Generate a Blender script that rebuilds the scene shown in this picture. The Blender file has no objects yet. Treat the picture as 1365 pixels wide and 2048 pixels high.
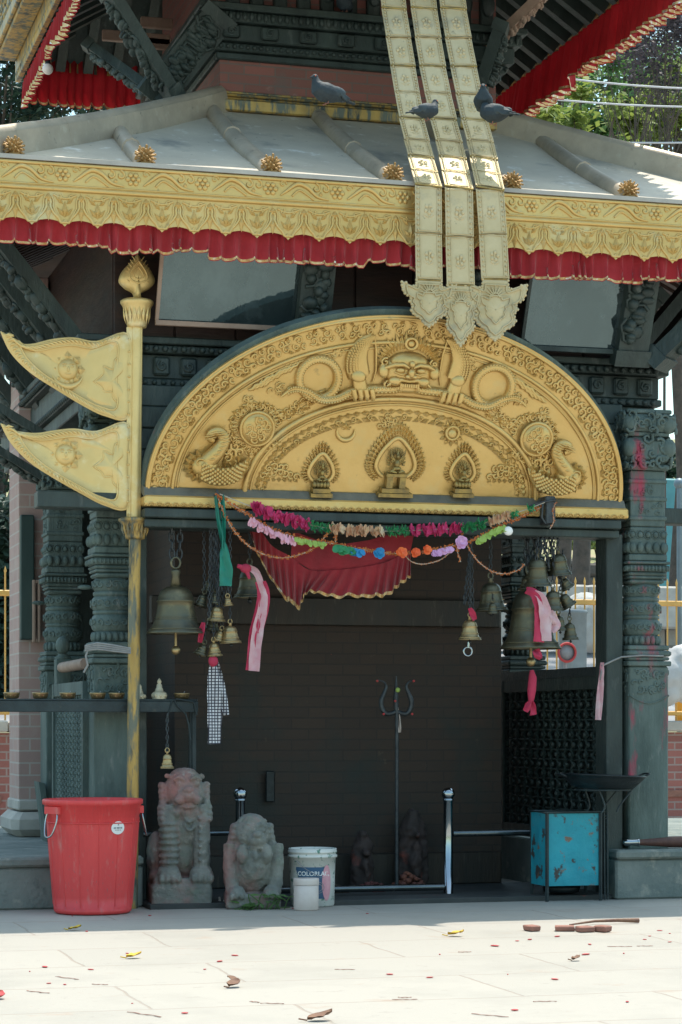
import bpy, math, random
from mathutils import Vector, Matrix, noise
random.seed(11)
R = math.radians
sin, cos, pi = math.sin, math.cos, math.pi
sc = bpy.context.scene
# ------------------------------------------------------------------ camera, sky, sun
TH = R(15.8); FP = 4500.0; EYE = 1.075; DIST = 13.6; HZ = 1450.0
RV = Vector((cos(TH), -sin(TH), 0)); FV = Vector((sin(TH), cos(TH), 0)); CAM = -DIST*FV + Vector((0, 0, EYE))
cam = bpy.data.cameras.new('camera'); camo = bpy.data.objects.new('camera', cam); sc.collection.objects.link(camo)
camo.location = CAM; camo.rotation_euler = (pi/2, 0, -TH)
cam.sensor_width = 36; cam.lens = FP/2048*36; cam.shift_y = (HZ-1024)/2048; cam.clip_end = 2000; cam.clip_start = .1
sc.camera = camo
W = bpy.data.worlds.new('World'); sc.world = W; W.use_nodes = True
nt = W.node_tree; bg = nt.nodes['Background']
sky = nt.nodes.new('ShaderNodeTexSky'); sky.sky_type = 'NISHITA'; sky.sun_disc = False
SUN_EL, SUN_AZ = R(74.5), R(38)      # azimuth from +Y (behind the temple) towards +X
sky.sun_elevation = SUN_EL; sky.sun_rotation = SUN_AZ; sky.air_density = 1.3; sky.dust_density = 2.0
tint = nt.nodes.new('ShaderNodeMix'); tint.data_type = 'RGBA'; tint.blend_type = 'MULTIPLY'; tint.inputs[0].default_value = 1; tint.inputs[7].default_value = (.92, 1.04, .93, 1)
nt.links.new(sky.outputs[0], tint.inputs[6]); nt.links.new(tint.outputs[2], bg.inputs[0]); bg.inputs[1].default_value = .15
sl = bpy.data.lights.new('sun', 'SUN'); sl.energy = 2.8; sl.angle = R(.53); sl.color = (1, .93, .82)
so = bpy.data.objects.new('sun', sl); sc.collection.objects.link(so)
sd = Vector((cos(SUN_EL)*sin(SUN_AZ), cos(SUN_EL)*cos(SUN_AZ), sin(SUN_EL)))
so.rotation_euler = sd.to_track_quat('Z', 'Y').to_euler(); so.location = (0, 0, 30)
vs = sc.view_settings; vs.view_transform = 'Standard'; vs.look = 'None'; vs.exposure = 1.0; vs.gamma = 1; vs.use_curve_mapping = False
sc.cycles.max_bounces = 8; sc.cycles.diffuse_bounces = 4

# ------------------------------------------------------------------ photograph pixel -> place
def ray(u, v): return FV + RV*((u-682.5)/FP) + Vector((0, 0, (HZ-v)/FP))
def P(u, v, Y=0.0):
    d = ray(u, v); return CAM + d*((Y-CAM.y)/d.y)
def PX(u, v, X):
    d = ray(u, v); return CAM + d*((X-CAM.x)/d.x)
def G(u, v, z=0.0):
    d = ray(u, v); return CAM + d*((z-CAM.z)/d.z)
def PD(u, v, dist): return CAM + ray(u, v)*dist
def depth(p): return (p-CAM).dot(FV)
def V(*a): return Vector(a)

# ------------------------------------------------------------------ materials
def mat(name, c1, c2=None, scale=6, rough=.6, metal=0, bump=.15, bscale=40, stretch=(1, 1, 1), spots=(), spec=.5, rvar=.15, detail=6, sheen=0, lo=.35, hi=.65, trans=0):
    m = bpy.data.materials.new(name); m.use_nodes = True; t = m.node_tree; N, L = t.nodes, t.links
    b = N['Principled BSDF']; tc = N.new('ShaderNodeTexCoord'); mp = N.new('ShaderNodeMapping'); mp.inputs['Scale'].default_value = stretch
    L.new(tc.outputs['Object'], mp.inputs[0])
    def nz(s, d=detail, off=0, vec=None):
        n = N.new('ShaderNodeTexNoise'); n.inputs['Scale'].default_value = s; n.inputs['Detail'].default_value = d; n.inputs['Roughness'].default_value = .62
        if off:
            a = N.new('ShaderNodeVectorMath'); a.inputs[1].default_value = (off, off*1.7, off*.6); L.new(vec or mp.outputs[0], a.inputs[0]); L.new(a.outputs[0], n.inputs['Vector'])
        else: L.new(vec or mp.outputs[0], n.inputs['Vector'])
        return n
    def ramp(src, lo, hi):
        r = N.new('ShaderNodeMapRange'); r.inputs[1].default_value = lo; r.inputs[2].default_value = hi; r.clamp = True; L.new(src, r.inputs[0]); return r.outputs[0]
    def mix(f, a, c):
        x = N.new('ShaderNodeMix'); x.data_type = 'RGBA'; L.new(f, x.inputs[0])
        for i, q in ((6, a), (7, c)):
            if isinstance(q, tuple): x.inputs[i].default_value = (*q, 1)
            else: L.new(q, x.inputs[i])
        return x.outputs[2]
    n1 = nz(scale); col = mix(ramp(n1.outputs[0], lo, hi), c1, c2 or tuple(k*.7 for k in c1))
    for i, (c3, s3, lo3, hi3) in enumerate(spots):
        col = mix(ramp(nz(s3, 5, 3.1*(i+1)).outputs[0], lo3, hi3), col, c3)
    L.new(col, b.inputs['Base Color'])
    b.inputs['Metallic'].default_value = metal; b.inputs['Specular IOR Level'].default_value = spec
    rr = N.new('ShaderNodeMapRange'); rr.inputs[3].default_value = max(.02, rough-rvar); rr.inputs[4].default_value = min(1, rough+rvar); L.new(nz(scale*2.3, 4, 9).outputs[0], rr.inputs[0]); L.new(rr.outputs[0], b.inputs['Roughness'])
    if bump:
        bp = N.new('ShaderNodeBump'); bp.inputs['Strength'].default_value = bump; bp.inputs['Distance'].default_value = .02
        L.new(nz(bscale, 5, 5).outputs[0], bp.inputs['Height']); L.new(bp.outputs[0], b.inputs['Normal'])
    if sheen: b.inputs['Sheen Weight'].default_value = sheen
    if trans:
        tr = N.new('ShaderNodeBsdfTranslucent'); L.new(col, tr.inputs[0]); ms = N.new('ShaderNodeMixShader'); ms.inputs[0].default_value = trans
        L.new(b.outputs[0], ms.inputs[1]); L.new(tr.outputs[0], ms.inputs[2]); L.new(ms.outputs[0], N['Material Output'].inputs[0])
    return m
def brickmat(name, c1, c2, mortar, bw=.23, bh=.065, ms=.006, rough=.85, spots=(), flat=False, off=.5, bias=0.0, breakup=0, smooth=.1):
    m = bpy.data.materials.new(name); m.use_nodes = True; t = m.node_tree; N, L = t.nodes, t.links; b = N['Principled BSDF']
    tc = N.new('ShaderNodeTexCoord')
    if flat: vec = tc.outputs['Object']
    else:
        sx = N.new('ShaderNodeSeparateXYZ'); L.new(tc.outputs['Object'], sx.inputs[0]); ad = N.new('ShaderNodeMath'); L.new(sx.outputs[0], ad.inputs[0]); L.new(sx.outputs[1], ad.inputs[1])
        cb = N.new('ShaderNodeCombineXYZ'); L.new(ad.outputs[0], cb.inputs[0]); L.new(sx.outputs[2], cb.inputs[1]); vec = cb.outputs[0]
    if breakup:
        nn = N.new('ShaderNodeTexNoise'); nn.inputs['Scale'].default_value = 3; nn.inputs['Detail'].default_value = 4; L.new(tc.outputs['Object'], nn.inputs['Vector'])
        va = N.new('ShaderNodeVectorMath'); va.operation = 'MULTIPLY_ADD'; va.inputs[1].default_value = (breakup,)*3; L.new(nn.outputs['Color'], va.inputs[0]); L.new(vec, va.inputs[2]); vec = va.outputs[0]
    br = N.new('ShaderNodeTexBrick'); L.new(vec, br.inputs['Vector']); br.inputs['Scale'].default_value = 1; br.inputs['Brick Width'].default_value = bw; br.inputs['Row Height'].default_value = bh
    br.inputs['Mortar Size'].default_value = ms; br.inputs['Mortar Smooth'].default_value = smooth; br.offset = off; br.inputs['Bias'].default_value = bias
    br.inputs['Color1'].default_value = (*c1, 1); br.inputs['Color2'].default_value = (*c2, 1); br.inputs['Mortar'].default_value = (*mortar, 1)
    col = br.outputs['Color']
    def nzr(s, lo, hi, off):
        a = N.new('ShaderNodeVectorMath'); a.inputs[1].default_value = (off, off*1.7, off*.6); L.new(tc.outputs['Object'], a.inputs[0])
        n = N.new('ShaderNodeTexNoise'); n.inputs['Scale'].default_value = s; n.inputs['Detail'].default_value = 6; n.inputs['Roughness'].default_value = .65; L.new(a.outputs[0], n.inputs['Vector'])
        r = N.new('ShaderNodeMapRange'); r.inputs[1].default_value = lo; r.inputs[2].default_value = hi; L.new(n.outputs[0], r.inputs[0]); return r.outputs[0]
    for i, (c3, s3, lo3, hi3) in enumerate(spots):
        x = N.new('ShaderNodeMix'); x.data_type = 'RGBA'; L.new(nzr(s3, lo3, hi3, 2.7*i), x.inputs[0]); L.new(col, x.inputs[6]); x.inputs[7].default_value = (*c3, 1); col = x.outputs[2]
    L.new(col, b.inputs['Base Color']); b.inputs['Roughness'].default_value = rough
    bp = N.new('ShaderNodeBump'); bp.inputs['Strength'].default_value = .5; bp.inputs['Distance'].default_value = .006
    mx = N.new('ShaderNodeMath'); mx.operation = 'SUBTRACT'; L.new(nzr(60, 0, 1, 7), mx.inputs[0]); L.new(br.outputs['Fac'], mx.inputs[1]); L.new(mx.outputs[0], bp.inputs['Height']); L.new(bp.outputs[0], b.inputs['Normal'])
    return m

GOLD = mat('gilt_sheet', (.70, .48, .185), (.60, .395, .135), 2.2, .36, .62, .22, 16, spots=(((.62, .47, .21), 7, .55, .75), ((.30, .22, .10), 17, .64, .80)), rvar=.08)
GOLDP = mat('pale_gilt_sheet', (.71, .50, .20), (.60, .41, .145), 2.4, .44, .45, .12, 10, spots=(((.64, .54, .30), 6, .56, .76), ((.34, .27, .14), 13, .63, .8)), rvar=.08)
GOLDD = mat('dull_brass', (.42, .30, .10), (.22, .17, .08), 18, .45, .7, .2, 60)
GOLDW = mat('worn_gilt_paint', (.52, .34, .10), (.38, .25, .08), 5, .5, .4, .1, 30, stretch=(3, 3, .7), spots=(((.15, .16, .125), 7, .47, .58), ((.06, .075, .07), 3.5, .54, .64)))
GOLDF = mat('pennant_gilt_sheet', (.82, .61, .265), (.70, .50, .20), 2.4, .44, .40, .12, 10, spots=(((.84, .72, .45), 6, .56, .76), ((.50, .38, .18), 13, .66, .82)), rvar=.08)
RIB = mat('tarnished_ribbon_metal', (.62, .51, .31), (.50, .40, .215), 3.5, .48, .22, .08, 12, spots=(((.34, .30, .21), 6, .56, .76), ((.20, .17, .11), 19, .64, .76)))
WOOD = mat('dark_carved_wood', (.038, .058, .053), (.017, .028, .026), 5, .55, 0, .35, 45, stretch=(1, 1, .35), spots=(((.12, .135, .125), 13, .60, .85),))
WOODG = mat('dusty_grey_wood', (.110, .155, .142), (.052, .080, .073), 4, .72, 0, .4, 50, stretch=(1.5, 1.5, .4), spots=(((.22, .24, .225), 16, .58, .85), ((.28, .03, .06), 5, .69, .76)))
WOODP = mat('powder_stained_grey_wood', (.115, .158, .145), (.055, .083, .076), 4, .72, 0, .4, 50, stretch=(1.5, 1.5, .4), spots=(((.22, .24, .225), 16, .58, .85), ((.34, .045, .08), 3.2, .585, .68)))
WOODR = mat('dark_red_boards', (.060, .030, .022), (.025, .016, .014), 5, .55, 0, .2, 30, stretch=(.5, .5, 3), spots=(((.15, .10, .07), 40, .66, .78),))
WOODL = mat('pale_planed_wood', (.36, .25, .19), (.24, .16, .12), 6, .7, 0, .2, 40)
DOOR = mat('aged_dark_door', (.034, .024, .016), (.016, .016, .013), 2.5, .5, 0, .2, 30, stretch=(3, 3, .5), spots=(((.42, .33, .08), 55, .735, .76), ((.30, .04, .03), 48, .74, .77), ((.10, .085, .06), 9, .6, .8)))
ROOFM = mat('grey_roof_sheet', (.53, .47, .375), (.41, .365, .295), 1.6, .6, .05, .12, 6, spots=(((.70, .68, .63), 6, .60, .72), ((.26, .25, .22), 2.6, .56, .70), ((.75, .74, .70), 26, .68, .73), ((.10, .10, .09), 20, .67, .72)))
ROOFD = mat('weathered_ridge_metal', (.46, .39, .30), (.33, .285, .22), 4, .5, .3, .15, 20, spots=(((.48, .45, .37), 9, .58, .8), ((.12, .12, .11), 12, .64, .75)))
BRASSB = mat('aged_bell_bronze', (.155, .135, .080), (.090, .095, .075), 5, .42, .75, .12, 30, spots=(((.30, .25, .14), 8, .58, .85),))
BRASSL = mat('bright_bell_brass', (.46, .34, .17), (.28, .21, .11), 9, .38, .8, .12, 40)
IRON = mat('dark_chain_iron', (.075, .085, .09), (.04, .045, .05), 20, .5, .6, .2, 60)
STEEL = mat('polished_steel', (.40, .43, .45), (.32, .35, .37), 4, .13, 1, 0, rvar=.05)
RAILM = mat('dark_painted_iron', (.030, .048, .052), (.016, .026, .03), 7, .5, .2, .25, 40, spots=(((.10, .09, .06), 14, .64, .8),))
STONE = mat('worn_grey_stone', (.235, .235, .205), (.145, .155, .138), 7, .9, 0, .45, 55, spots=(((.36, .16, .14), 2.9, .46, .68), ((.13, .18, .125), 4.5, .55, .72), ((.40, .37, .33), 19, .60, .8)))
PLINTH = mat('mossy_plinth_stone', (.22, .24, .22), (.12, .15, .14), 3, .9, 0, .4, 30, spots=(((.38, .36, .30), 7, .58, .75), ((.06, .09, .085), 5, .58, .72)))
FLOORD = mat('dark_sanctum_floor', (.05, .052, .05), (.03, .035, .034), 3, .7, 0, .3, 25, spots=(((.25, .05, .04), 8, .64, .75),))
RED = mat('red_cotton', (.50, .028, .040), (.40, .020, .030), 5, .8, 0, .15, 120, sheen=.3, trans=.15)
REDD = mat('deep_maroon_cloth', (.30, .013, .024), (.22, .010, .018), 5, .8, 0, .15, 120, sheen=.3)
REDB = mat('bright_red_cotton', (.42, .012, .018), (.32, .010, .014), 5, .8, 0, .15, 120, trans=.22)
TRIM = mat('gold_sequin_trim', (.80, .66, .38), (.62, .34, .10), 38, .4, .5, .3, 150, spots=(((.95, .92, .85), 30, .58, .62), ((.45, .05, .04), 44, .64, .68)))
PINKC = mat('sheer_pink_scarf', (.80, .60, .62), (.74, .36, .42), 9, .8, 0, .1, 90, trans=.3)
PINKE = mat('crimson_scarf_edge', (.62, .05, .12), (.52, .04, .09), 8, .8, 0, .1, 90, trans=.2)
GREENC = mat('green_satin_ribbon', (.016, .25, .175), (.012, .17, .13), 6, .5, 0, .1, 60, trans=.2)
REDPL = mat('faded_red_plastic', (.74, .062, .062), (.66, .05, .052), 3, .5, 0, .12, 20, stretch=(4, 4, 1), spots=(((.62, .20, .18), 6, .56, .80), ((.36, .10, .10), 26, .62, .72), ((.48, .34, .31), 60, .70, .74)))
BLUE = mat('chipped_turquoise_paint', (.020, .34, .42), (.014, .26, .34), 4, .55, .1, .25, 30, spots=(((.055, .05, .045), 9, .585, .63), ((.20, .13, .09), 12, .60, .66), ((.06, .30, .36), 3, .5, .7)))
WHITEP = mat('dirty_white_plastic', (.68, .59, .54), (.55, .46, .41), 5, .5, 0, .1, 30, spots=(((.42, .22, .16), 8, .66, .8),))
WHITES = mat('spattered_white_plastic', (.66, .65, .60), (.50, .50, .47), 4, .5, 0, .1, 30, spots=(((.10, .22, .16), 24, .58, .63),))
NAVY = mat('navy_label_print', (.035, .10, .19), (.03, .085, .16), 6, .5, 0, 0)
PINKL = mat('pink_label_print', (.70, .36, .40), (.60, .25, .3), 12, .5, 0, 0)
WHITE = mat('white_print', (.85, .85, .83), (.78, .78, .76), 9, .5, 0, 0)
GREYP = mat('grey_print', (.30, .30, .32), (.22, .22, .24), 9, .5, 0, 0)
RAILS = mat('dull_steel_rail', (.15, .17, .18), (.10, .12, .125), 4, .25, .9, 0, rvar=.08)
BULB = mat('frosted_bulb_glass', (.80, .72, .68), (.75, .66, .62), 3, .25, 0, 0)
BLACK = mat('black_cast_iron', (.022, .03, .034), (.012, .018, .02), 9, .42, .5, .2, 40)
PIGEON = mat('pigeon_plumage', (.026, .042, .052), (.016, .026, .034), 10, .7, 0, .2, 80)
PIGW = mat('pigeon_wing_grey', (.045, .066, .078), (.03, .046, .055), 14, .7, 0, .2, 80)
YELF = mat('yellow_fence_paint', (.72, .42, .11), (.6, .34, .09), 6, .5, 0, .1, 30)
CREAM = mat('cream_coping', (.48, .45, .40), (.38, .355, .32), 5, .85, 0, .2, 30)
GRASS = mat('dry_grass_bank', (.20, .24, .08), (.32, .25, .16), 1.2, .95, 0, .5, 10)
ROADM = mat('pale_road_concrete', (.27, .27, .275), (.19, .19, .195), .6, .9, 0, .2, 12)
ROCKW = mat('dark_rubble_stone', (.13, .115, .095), (.06, .055, .05), 3, .95, 0, .7, 7, spots=(((.25, .22, .18), 6, .58, .7),))
FOL1 = mat('fresh_green_leaves', (.15, .27, .075), (.085, .18, .065), .9, .55, 0, 0, trans=.45)
FOL2 = mat('yellow_green_leaves', (.27, .33, .07), (.13, .19, .05), .9, .55, 0, 0, trans=.45)
FOL3 = mat('dusky_purple_leaves', (.085, .065, .085), (.035, .04, .045), 1.3, .6, 0, 0, trans=.3)
FOL4 = mat('dark_green_leaves', (.035, .075, .045), (.02, .05, .04), .9, .6, 0, 0, trans=.25)
BARK = mat('grey_brown_bark', (.12, .09, .07), (.06, .05, .04), 6, .9, 0, .5, 20)
PETR = mat('red_petal', (.50, .04, .05), (.36, .05, .04), 20, .7, 0, 0)
PETP = mat('magenta_plastic_petal', (.78, .10, .28), (.66, .06, .2), 12, .5, 0, 0, trans=.2)
PETC = mat('cream_plastic_petal', (.80, .66, .46), (.76, .42, .26), 30, .5, 0, 0, trans=.2)
PETO = mat('orange_marigold', (.55, .17, .035), (.42, .11, .03), 30, .7, 0, .2, 80)
PETB = mat('blue_plastic_petal', (.02, .26, .55), (.02, .2, .42), 20, .5, 0, 0)
PETV = mat('lilac_plastic_petal', (.70, .40, .66), (.6, .3, .55), 20, .5, 0, 0)
PETF = mat('flame_orange_petal', (.85, .18, .04), (.75, .1, .03), 20, .5, 0, 0)
LEAFG = mat('green_plastic_leaf', (.05, .34, .12), (.03, .24, .1), 20, .5, 0, 0, trans=.2)
LEAFY = mat('lime_plastic_leaf', (.45, .60, .14), (.35, .5, .1), 20, .5, 0, 0, trans=.2)
LEAFD = mat('dry_brown_leaf', (.22, .12, .07), (.14, .07, .05), 20, .8, 0, .3, 60)
LEAFL = mat('yellow_fallen_leaf', (.62, .42, .04), (.5, .3, .03), 20, .7, 0, 0)
TERRA = mat('terracotta_shard', (.33, .15, .11), (.22, .11, .085), 9, .9, 0, .3, 50)
STRING = mat('pale_string', (.5, .44, .36), (.38, .33, .27), 20, .8, 0, 0)
ROPE = mat('grey_wire', (.28, .28, .27), (.2, .2, .2), 20, .7, 0, 0)
BRICK = brickmat('weathered_red_brick', (.27, .105, .085), (.20, .09, .075), (.16, .12, .105), .21, .062, .005, spots=(((.14, .12, .11), 4, .55, .8), ((.34, .24, .21), 9, .62, .8)))
BRICKP = brickmat('dusty_pink_brick', (.44, .29, .255), (.40, .27, .24), (.46, .40, .36), .22, .085, .006, spots=(((.48, .38, .33), 3, .5, .75),))
BRICKW = brickmat('boundary_red_brick', (.34, .13, .11), (.27, .11, .095), (.33, .25, .23), .22, .075, .008)
DBRICK = brickmat('dark_brown_brick', (.046, .028, .018), (.036, .024, .017), (.029, .021, .016), .23, .07, .005, rough=.7, spots=(((.020, .026, .022), 2, .5, .7), ((.075, .055, .038), 12, .66, .8), ((.42, .33, .08), 50, .735, .76), ((.30, .04, .03), 44, .74, .77)))  # very dark brown brick with random darker and paler spots
COURT = brickmat('courtyard_flagstones', (.365, .338, .295), (.345, .32, .28), (.295, .25, .21), 1.5, .78, .009, flat=True, off=.37, breakup=.05, smooth=.6, spots=(((.29, .272, .238), .9, .48, .72), ((.33, .255, .20), 3.6, .62, .78), ((.27, .25, .22), 11, .62, .76), ((.34, .17, .12), 38, .70, .74)))
PANE = mat('dust_and_glare_pane', (.012, .020, .022), (.035, .052, .057), 2.2, .05, 0, .22, 2.2, rvar=.03, spec=.9, spots=(((.07, .095, .10), 3.1, .50, .72), ((.05, .075, .08), 9, .58, .74)), stretch=(1, 1, .5))  # paler dust spots also imitate contrast in the reflection
def check_mat():
    m = bpy.data.materials.new('checked_cotton'); m.use_nodes = True; t = m.node_tree; b = t.nodes['Principled BSDF']
    tc = t.nodes.new('ShaderNodeTexCoord'); mp = t.nodes.new('ShaderNodeMapping'); mp.inputs['Scale'].default_value = (55, 8, 55); t.links.new(tc.outputs['Object'], mp.inputs[0])
    br = t.nodes.new('ShaderNodeTexBrick'); br.offset = 0; br.inputs['Scale'].default_value = 1; br.inputs['Brick Width'].default_value = 1; br.inputs['Row Height'].default_value = 1; br.inputs['Mortar Size'].default_value = .17
    sx = t.nodes.new('ShaderNodeSeparateXYZ'); cb = t.nodes.new('ShaderNodeCombineXYZ'); t.links.new(mp.outputs[0], sx.inputs[0]); t.links.new(sx.outputs[0], cb.inputs[0]); t.links.new(sx.outputs[2], cb.inputs[1]); t.links.new(cb.outputs[0], br.inputs['Vector'])
    br.inputs['Color1'].default_value = (.62, .62, .64, 1); br.inputs['Color2'].default_value = (.5, .5, .53, 1); br.inputs['Mortar'].default_value = (.03, .03, .045, 1)
    t.links.new(br.outputs['Color'], b.inputs['Base Color']); b.inputs['Roughness'].default_value = .85; return m
CHECK = check_mat()
pb_ = PANE.node_tree.nodes['Principled BSDF']; pb_.inputs['IOR'].default_value = 1.75; pb_.inputs['Specular Tint'].default_value = (.72, .95, 1, 1)

# ------------------------------------------------------------------ mesh builder
class MB:
    def __init__(s): s.v = []; s.f = []; s.m = []; s.s = []
    def add(s, vs, fs, m=0, sm=False):
        o = len(s.v); s.v += [tuple(p) for p in vs]; s.f += [tuple(i+o for i in f) for f in fs]; s.m += [m]*len(fs); s.s += [sm]*len(fs); return s
    def box(s, x0, x1, y0, y1, z0, z1, m=0, c=0.0):
        c = min(c, (x1-x0)*.45, (y1-y0)*.45, (z1-z0)*.45)
        if c <= 0:
            return s.add([(x, y, z) for x in (x0, x1) for y in (y0, y1) for z in (z0, z1)], [(0, 1, 3, 2), (4, 6, 7, 5), (0, 4, 5, 1), (2, 3, 7, 6), (0, 2, 6, 4), (1, 5, 7, 3)], m)
        rings = []
        for z, q in ((z0, c), (z0+c, 0), (z1-c, 0), (z1, c)):
            xa, xb, ya, yb = x0+q, x1-q, y0+q, y1-q; k = c if q == 0 else c*.7
            rings.append([(xa+k, ya, z), (xb-k, ya, z), (xb, ya+k, z), (xb, yb-k, z), (xb-k, yb, z), (xa+k, yb, z), (xa, yb-k, z), (xa, ya+k, z)])
        return s.loft(rings, m, True, False)
    def loft(s, rings, m=0, cap=True, sm=True, closed=True):
        n = len(rings[0]); vs = [p for r in rings for p in r]; fs = []
        for i in range(len(rings)-1):
            for j in range(n if closed else n-1):
                a = i*n+j; b = i*n+(j+1) % n; fs.append((a, b, b+n, a+n))
        s.add(vs, fs, m, sm)
        if cap: s.add(rings[0], [tuple(range(n))[::-1]], m); s.add(rings[-1], [tuple(range(n))], m)
        return s
    def obox(s, c, ax, ay, az, m=0):       # oriented box: centre and three half vectors
        c, ax, ay, az = Vector(c), Vector(ax), Vector(ay), Vector(az)
        return s.add([c+ax*i+ay*j+az*k for i in (-1, 1) for j in (-1, 1) for k in (-1, 1)], [(0, 1, 3, 2), (4, 6, 7, 5), (0, 4, 5, 1), (2, 3, 7, 6), (0, 2, 6, 4), (1, 5, 7, 3)], m)
    def bar(s, a, b, w, h, m=0, up=(0, 0, 1)):
        a, b = Vector(a), Vector(b); d = (b-a); x = d.normalized().cross(Vector(up)); x.normalize(); y = x.cross(d.normalized())
        return s.obox((a+b)/2, d/2, x*w/2, y*h/2, m)
    def tube(s, pts, r, n=8, closed=False, m=0, sm=True, cap=True, sq=1.0, up=None):
        pts = [Vector(p) for p in pts]; k = len(pts); rs = r if isinstance(r, (list, tuple)) else [r]*k
        t = [(pts[(i+1) % k]-pts[i-1]) if closed else (pts[min(i+1, k-1)]-pts[max(i-1, 0)]) for i in range(k)]
        t = [q.normalized() if q.length > 1e-9 else Vector((0, 0, 1)) for q in t]
        u = Vector(up) if up else (Vector((0, 1, 0)) if abs(t[0].y) < .9 else Vector((1, 0, 0)))
        rings = []
        for i in range(k):
            u = u - t[i]*u.dot(t[i])
            if u.length < 1e-6: u = t[i].orthogonal()
            u.normalize(); w = t[i].cross(u)
            rings.append([pts[i]+(w*cos(2*pi*j/n)+u*sin(2*pi*j/n)*sq)*rs[i] for j in range(n)])
        if closed: rings.append(rings[0])
        return s.loft(rings, m, cap and not closed, sm)
    def lathe(s, prof, n=24, c=(0, 0, 0), m=0, sm=True, cap=False, M=None, squash=(1, 1)):
        c = Vector(c); rings = []
        for r, z in prof:
            ring = [Vector((r*cos(2*pi*j/n)*squash[0], r*sin(2*pi*j/n)*squash[1], z)) for j in range(n)]
            rings.append([c+(M @ p if M else p) for p in ring])
        return s.loft(rings, m, cap, sm)
    def sph(s, c, r, n=10, k=6, m=0, M=None):
        r = (r, r, r) if not isinstance(r, (tuple, list)) else r; c = Vector(c)
        vs = [Vector((0, 0, -1))]+[Vector((cos(2*pi*j/n)*cos(a), sin(2*pi*j/n)*cos(a), sin(a))) for i in range(1, k) for a in [-pi/2+pi*i/k] for j in range(n)]+[Vector((0, 0, 1))]
        vs = [Vector((p.x*r[0], p.y*r[1], p.z*r[2])) for p in vs]; vs = [c+(M @ p if M else p) for p in vs]
        fs = [(0, 1+(j+1) % n, 1+j) for j in range(n)]
        for i in range(k-2):
            for j in range(n): a = 1+i*n+j; b = 1+i*n+(j+1) % n; fs.append((a, b, b+n, a+n))
        l = len(vs)-1; fs += [(l, 1+(k-2)*n+j, 1+(k-2)*n+(j+1) % n) for j in range(n)]
        return s.add(vs, fs, m, True)
    def plate(s, out, y0, y1, m=0, fn=None):       # outline (x,z) extruded between two y
        n = len(out); fn = fn or (lambda x, y, z: (x, y, z))
        s.add([fn(x, y0, z) for x, z in out]+[fn(x, y1, z) for x, z in out], [tuple(range(n)), tuple(range(n, 2*n))[::-1]]+[(j, j+n, (j+1) % n+n, (j+1) % n) for j in range(n)], m); return s
    def leaf(s, b, t, w, h, nrm=(0, -1, 0), m=0):   # a small raised leaf lying on a face
        b, t, nrm = Vector(b), Vector(t), Vector(nrm); d = t-b; sd_ = d.cross(nrm).normalized()*w/2; c = b+d*.42
        return s.add([b, c-sd_, t, c+sd_, c+nrm*h], [(0, 1, 4), (1, 2, 4), (2, 3, 4), (3, 0, 4)], m)
    def petal(s, b, t, w, cup, nrm, m=0):        # a rounded, cupped petal
        b, t, nrm = Vector(b), Vector(t), Vector(nrm); d = t-b; x = d.cross(nrm)
        if x.length < 1e-6: x = d.orthogonal()
        x = x.normalized()*w/2; L_ = d.length; nrm = nrm.normalized(); vs = []
        for f, q in ((0, .18), (.3, .62), (.62, 1), (.86, .82), (1, .35)):
            for g_ in (-1, 0, 1): vs.append(b+d*f+x*q*g_+nrm*(cup*L_*(f*f*.8+abs(g_)*q*.28)))
        return s.add(vs, [(i*3+j, i*3+j+1, i*3+j+4, i*3+j+3) for i in range(4) for j in range(2)], m, True)
    def merge(s, o, M=None, m=None):
        vs = [M @ Vector(p) for p in o.v] if M else o.v
        k = len(s.v); s.v += [tuple(p) for p in vs]; s.f += [tuple(i+k for i in f) for f in o.f]; s.m += o.m if m is None else [m]*len(o.f); s.s += o.s; return s
    def build(s, name, mats, parent=None, origin=None):
        o = ORG.get(parent.name, Vector((0, 0, 0))) if parent else Vector(origin) if origin is not None else Vector((0, 0, 0))
        me = bpy.data.meshes.new(name); me.from_pydata([(p[0]-o.x, p[1]-o.y, p[2]-o.z) for p in s.v], [], s.f)
        for q in (mats if isinstance(mats, (list, tuple)) else [mats]): me.materials.append(q)
        me.polygons.foreach_set('use_smooth', s.s); me.polygons.foreach_set('material_index', s.m); me.update()
        ob = bpy.data.objects.new(name, me); sc.collection.objects.link(ob); ORG[ob.name] = o
        if parent: ob.parent = parent
        else: ob.location = o
        return ob
ORG = {}
def tag(o, label, cat, group=None, kind=None):
    if label: o['label'] = label
    if cat: o['category'] = cat
    if group: o['group'] = group
    if kind: o['kind'] = kind
    return o
def thing(name, label, cat, loc, group=None):
    o = bpy.data.objects.new(name, None); sc.collection.objects.link(o); o.location = loc; o.empty_display_size = .1; ORG[o.name] = Vector(loc); return tag(o, label, cat, group)
def dup(o, loc=None, label=None, rz=0, scl=None):
    def cp(a, par):
        c = a.copy(); sc.collection.objects.link(c); c.parent = par
        for ch in list(a.children): cp(ch, c)
        return c
    c = cp(o, None)
    if loc is not None: c.location = loc
    if rz: c.rotation_euler.z += rz
    if scl: c.scale = scl
    if label: c['label'] = label
    return c
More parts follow.
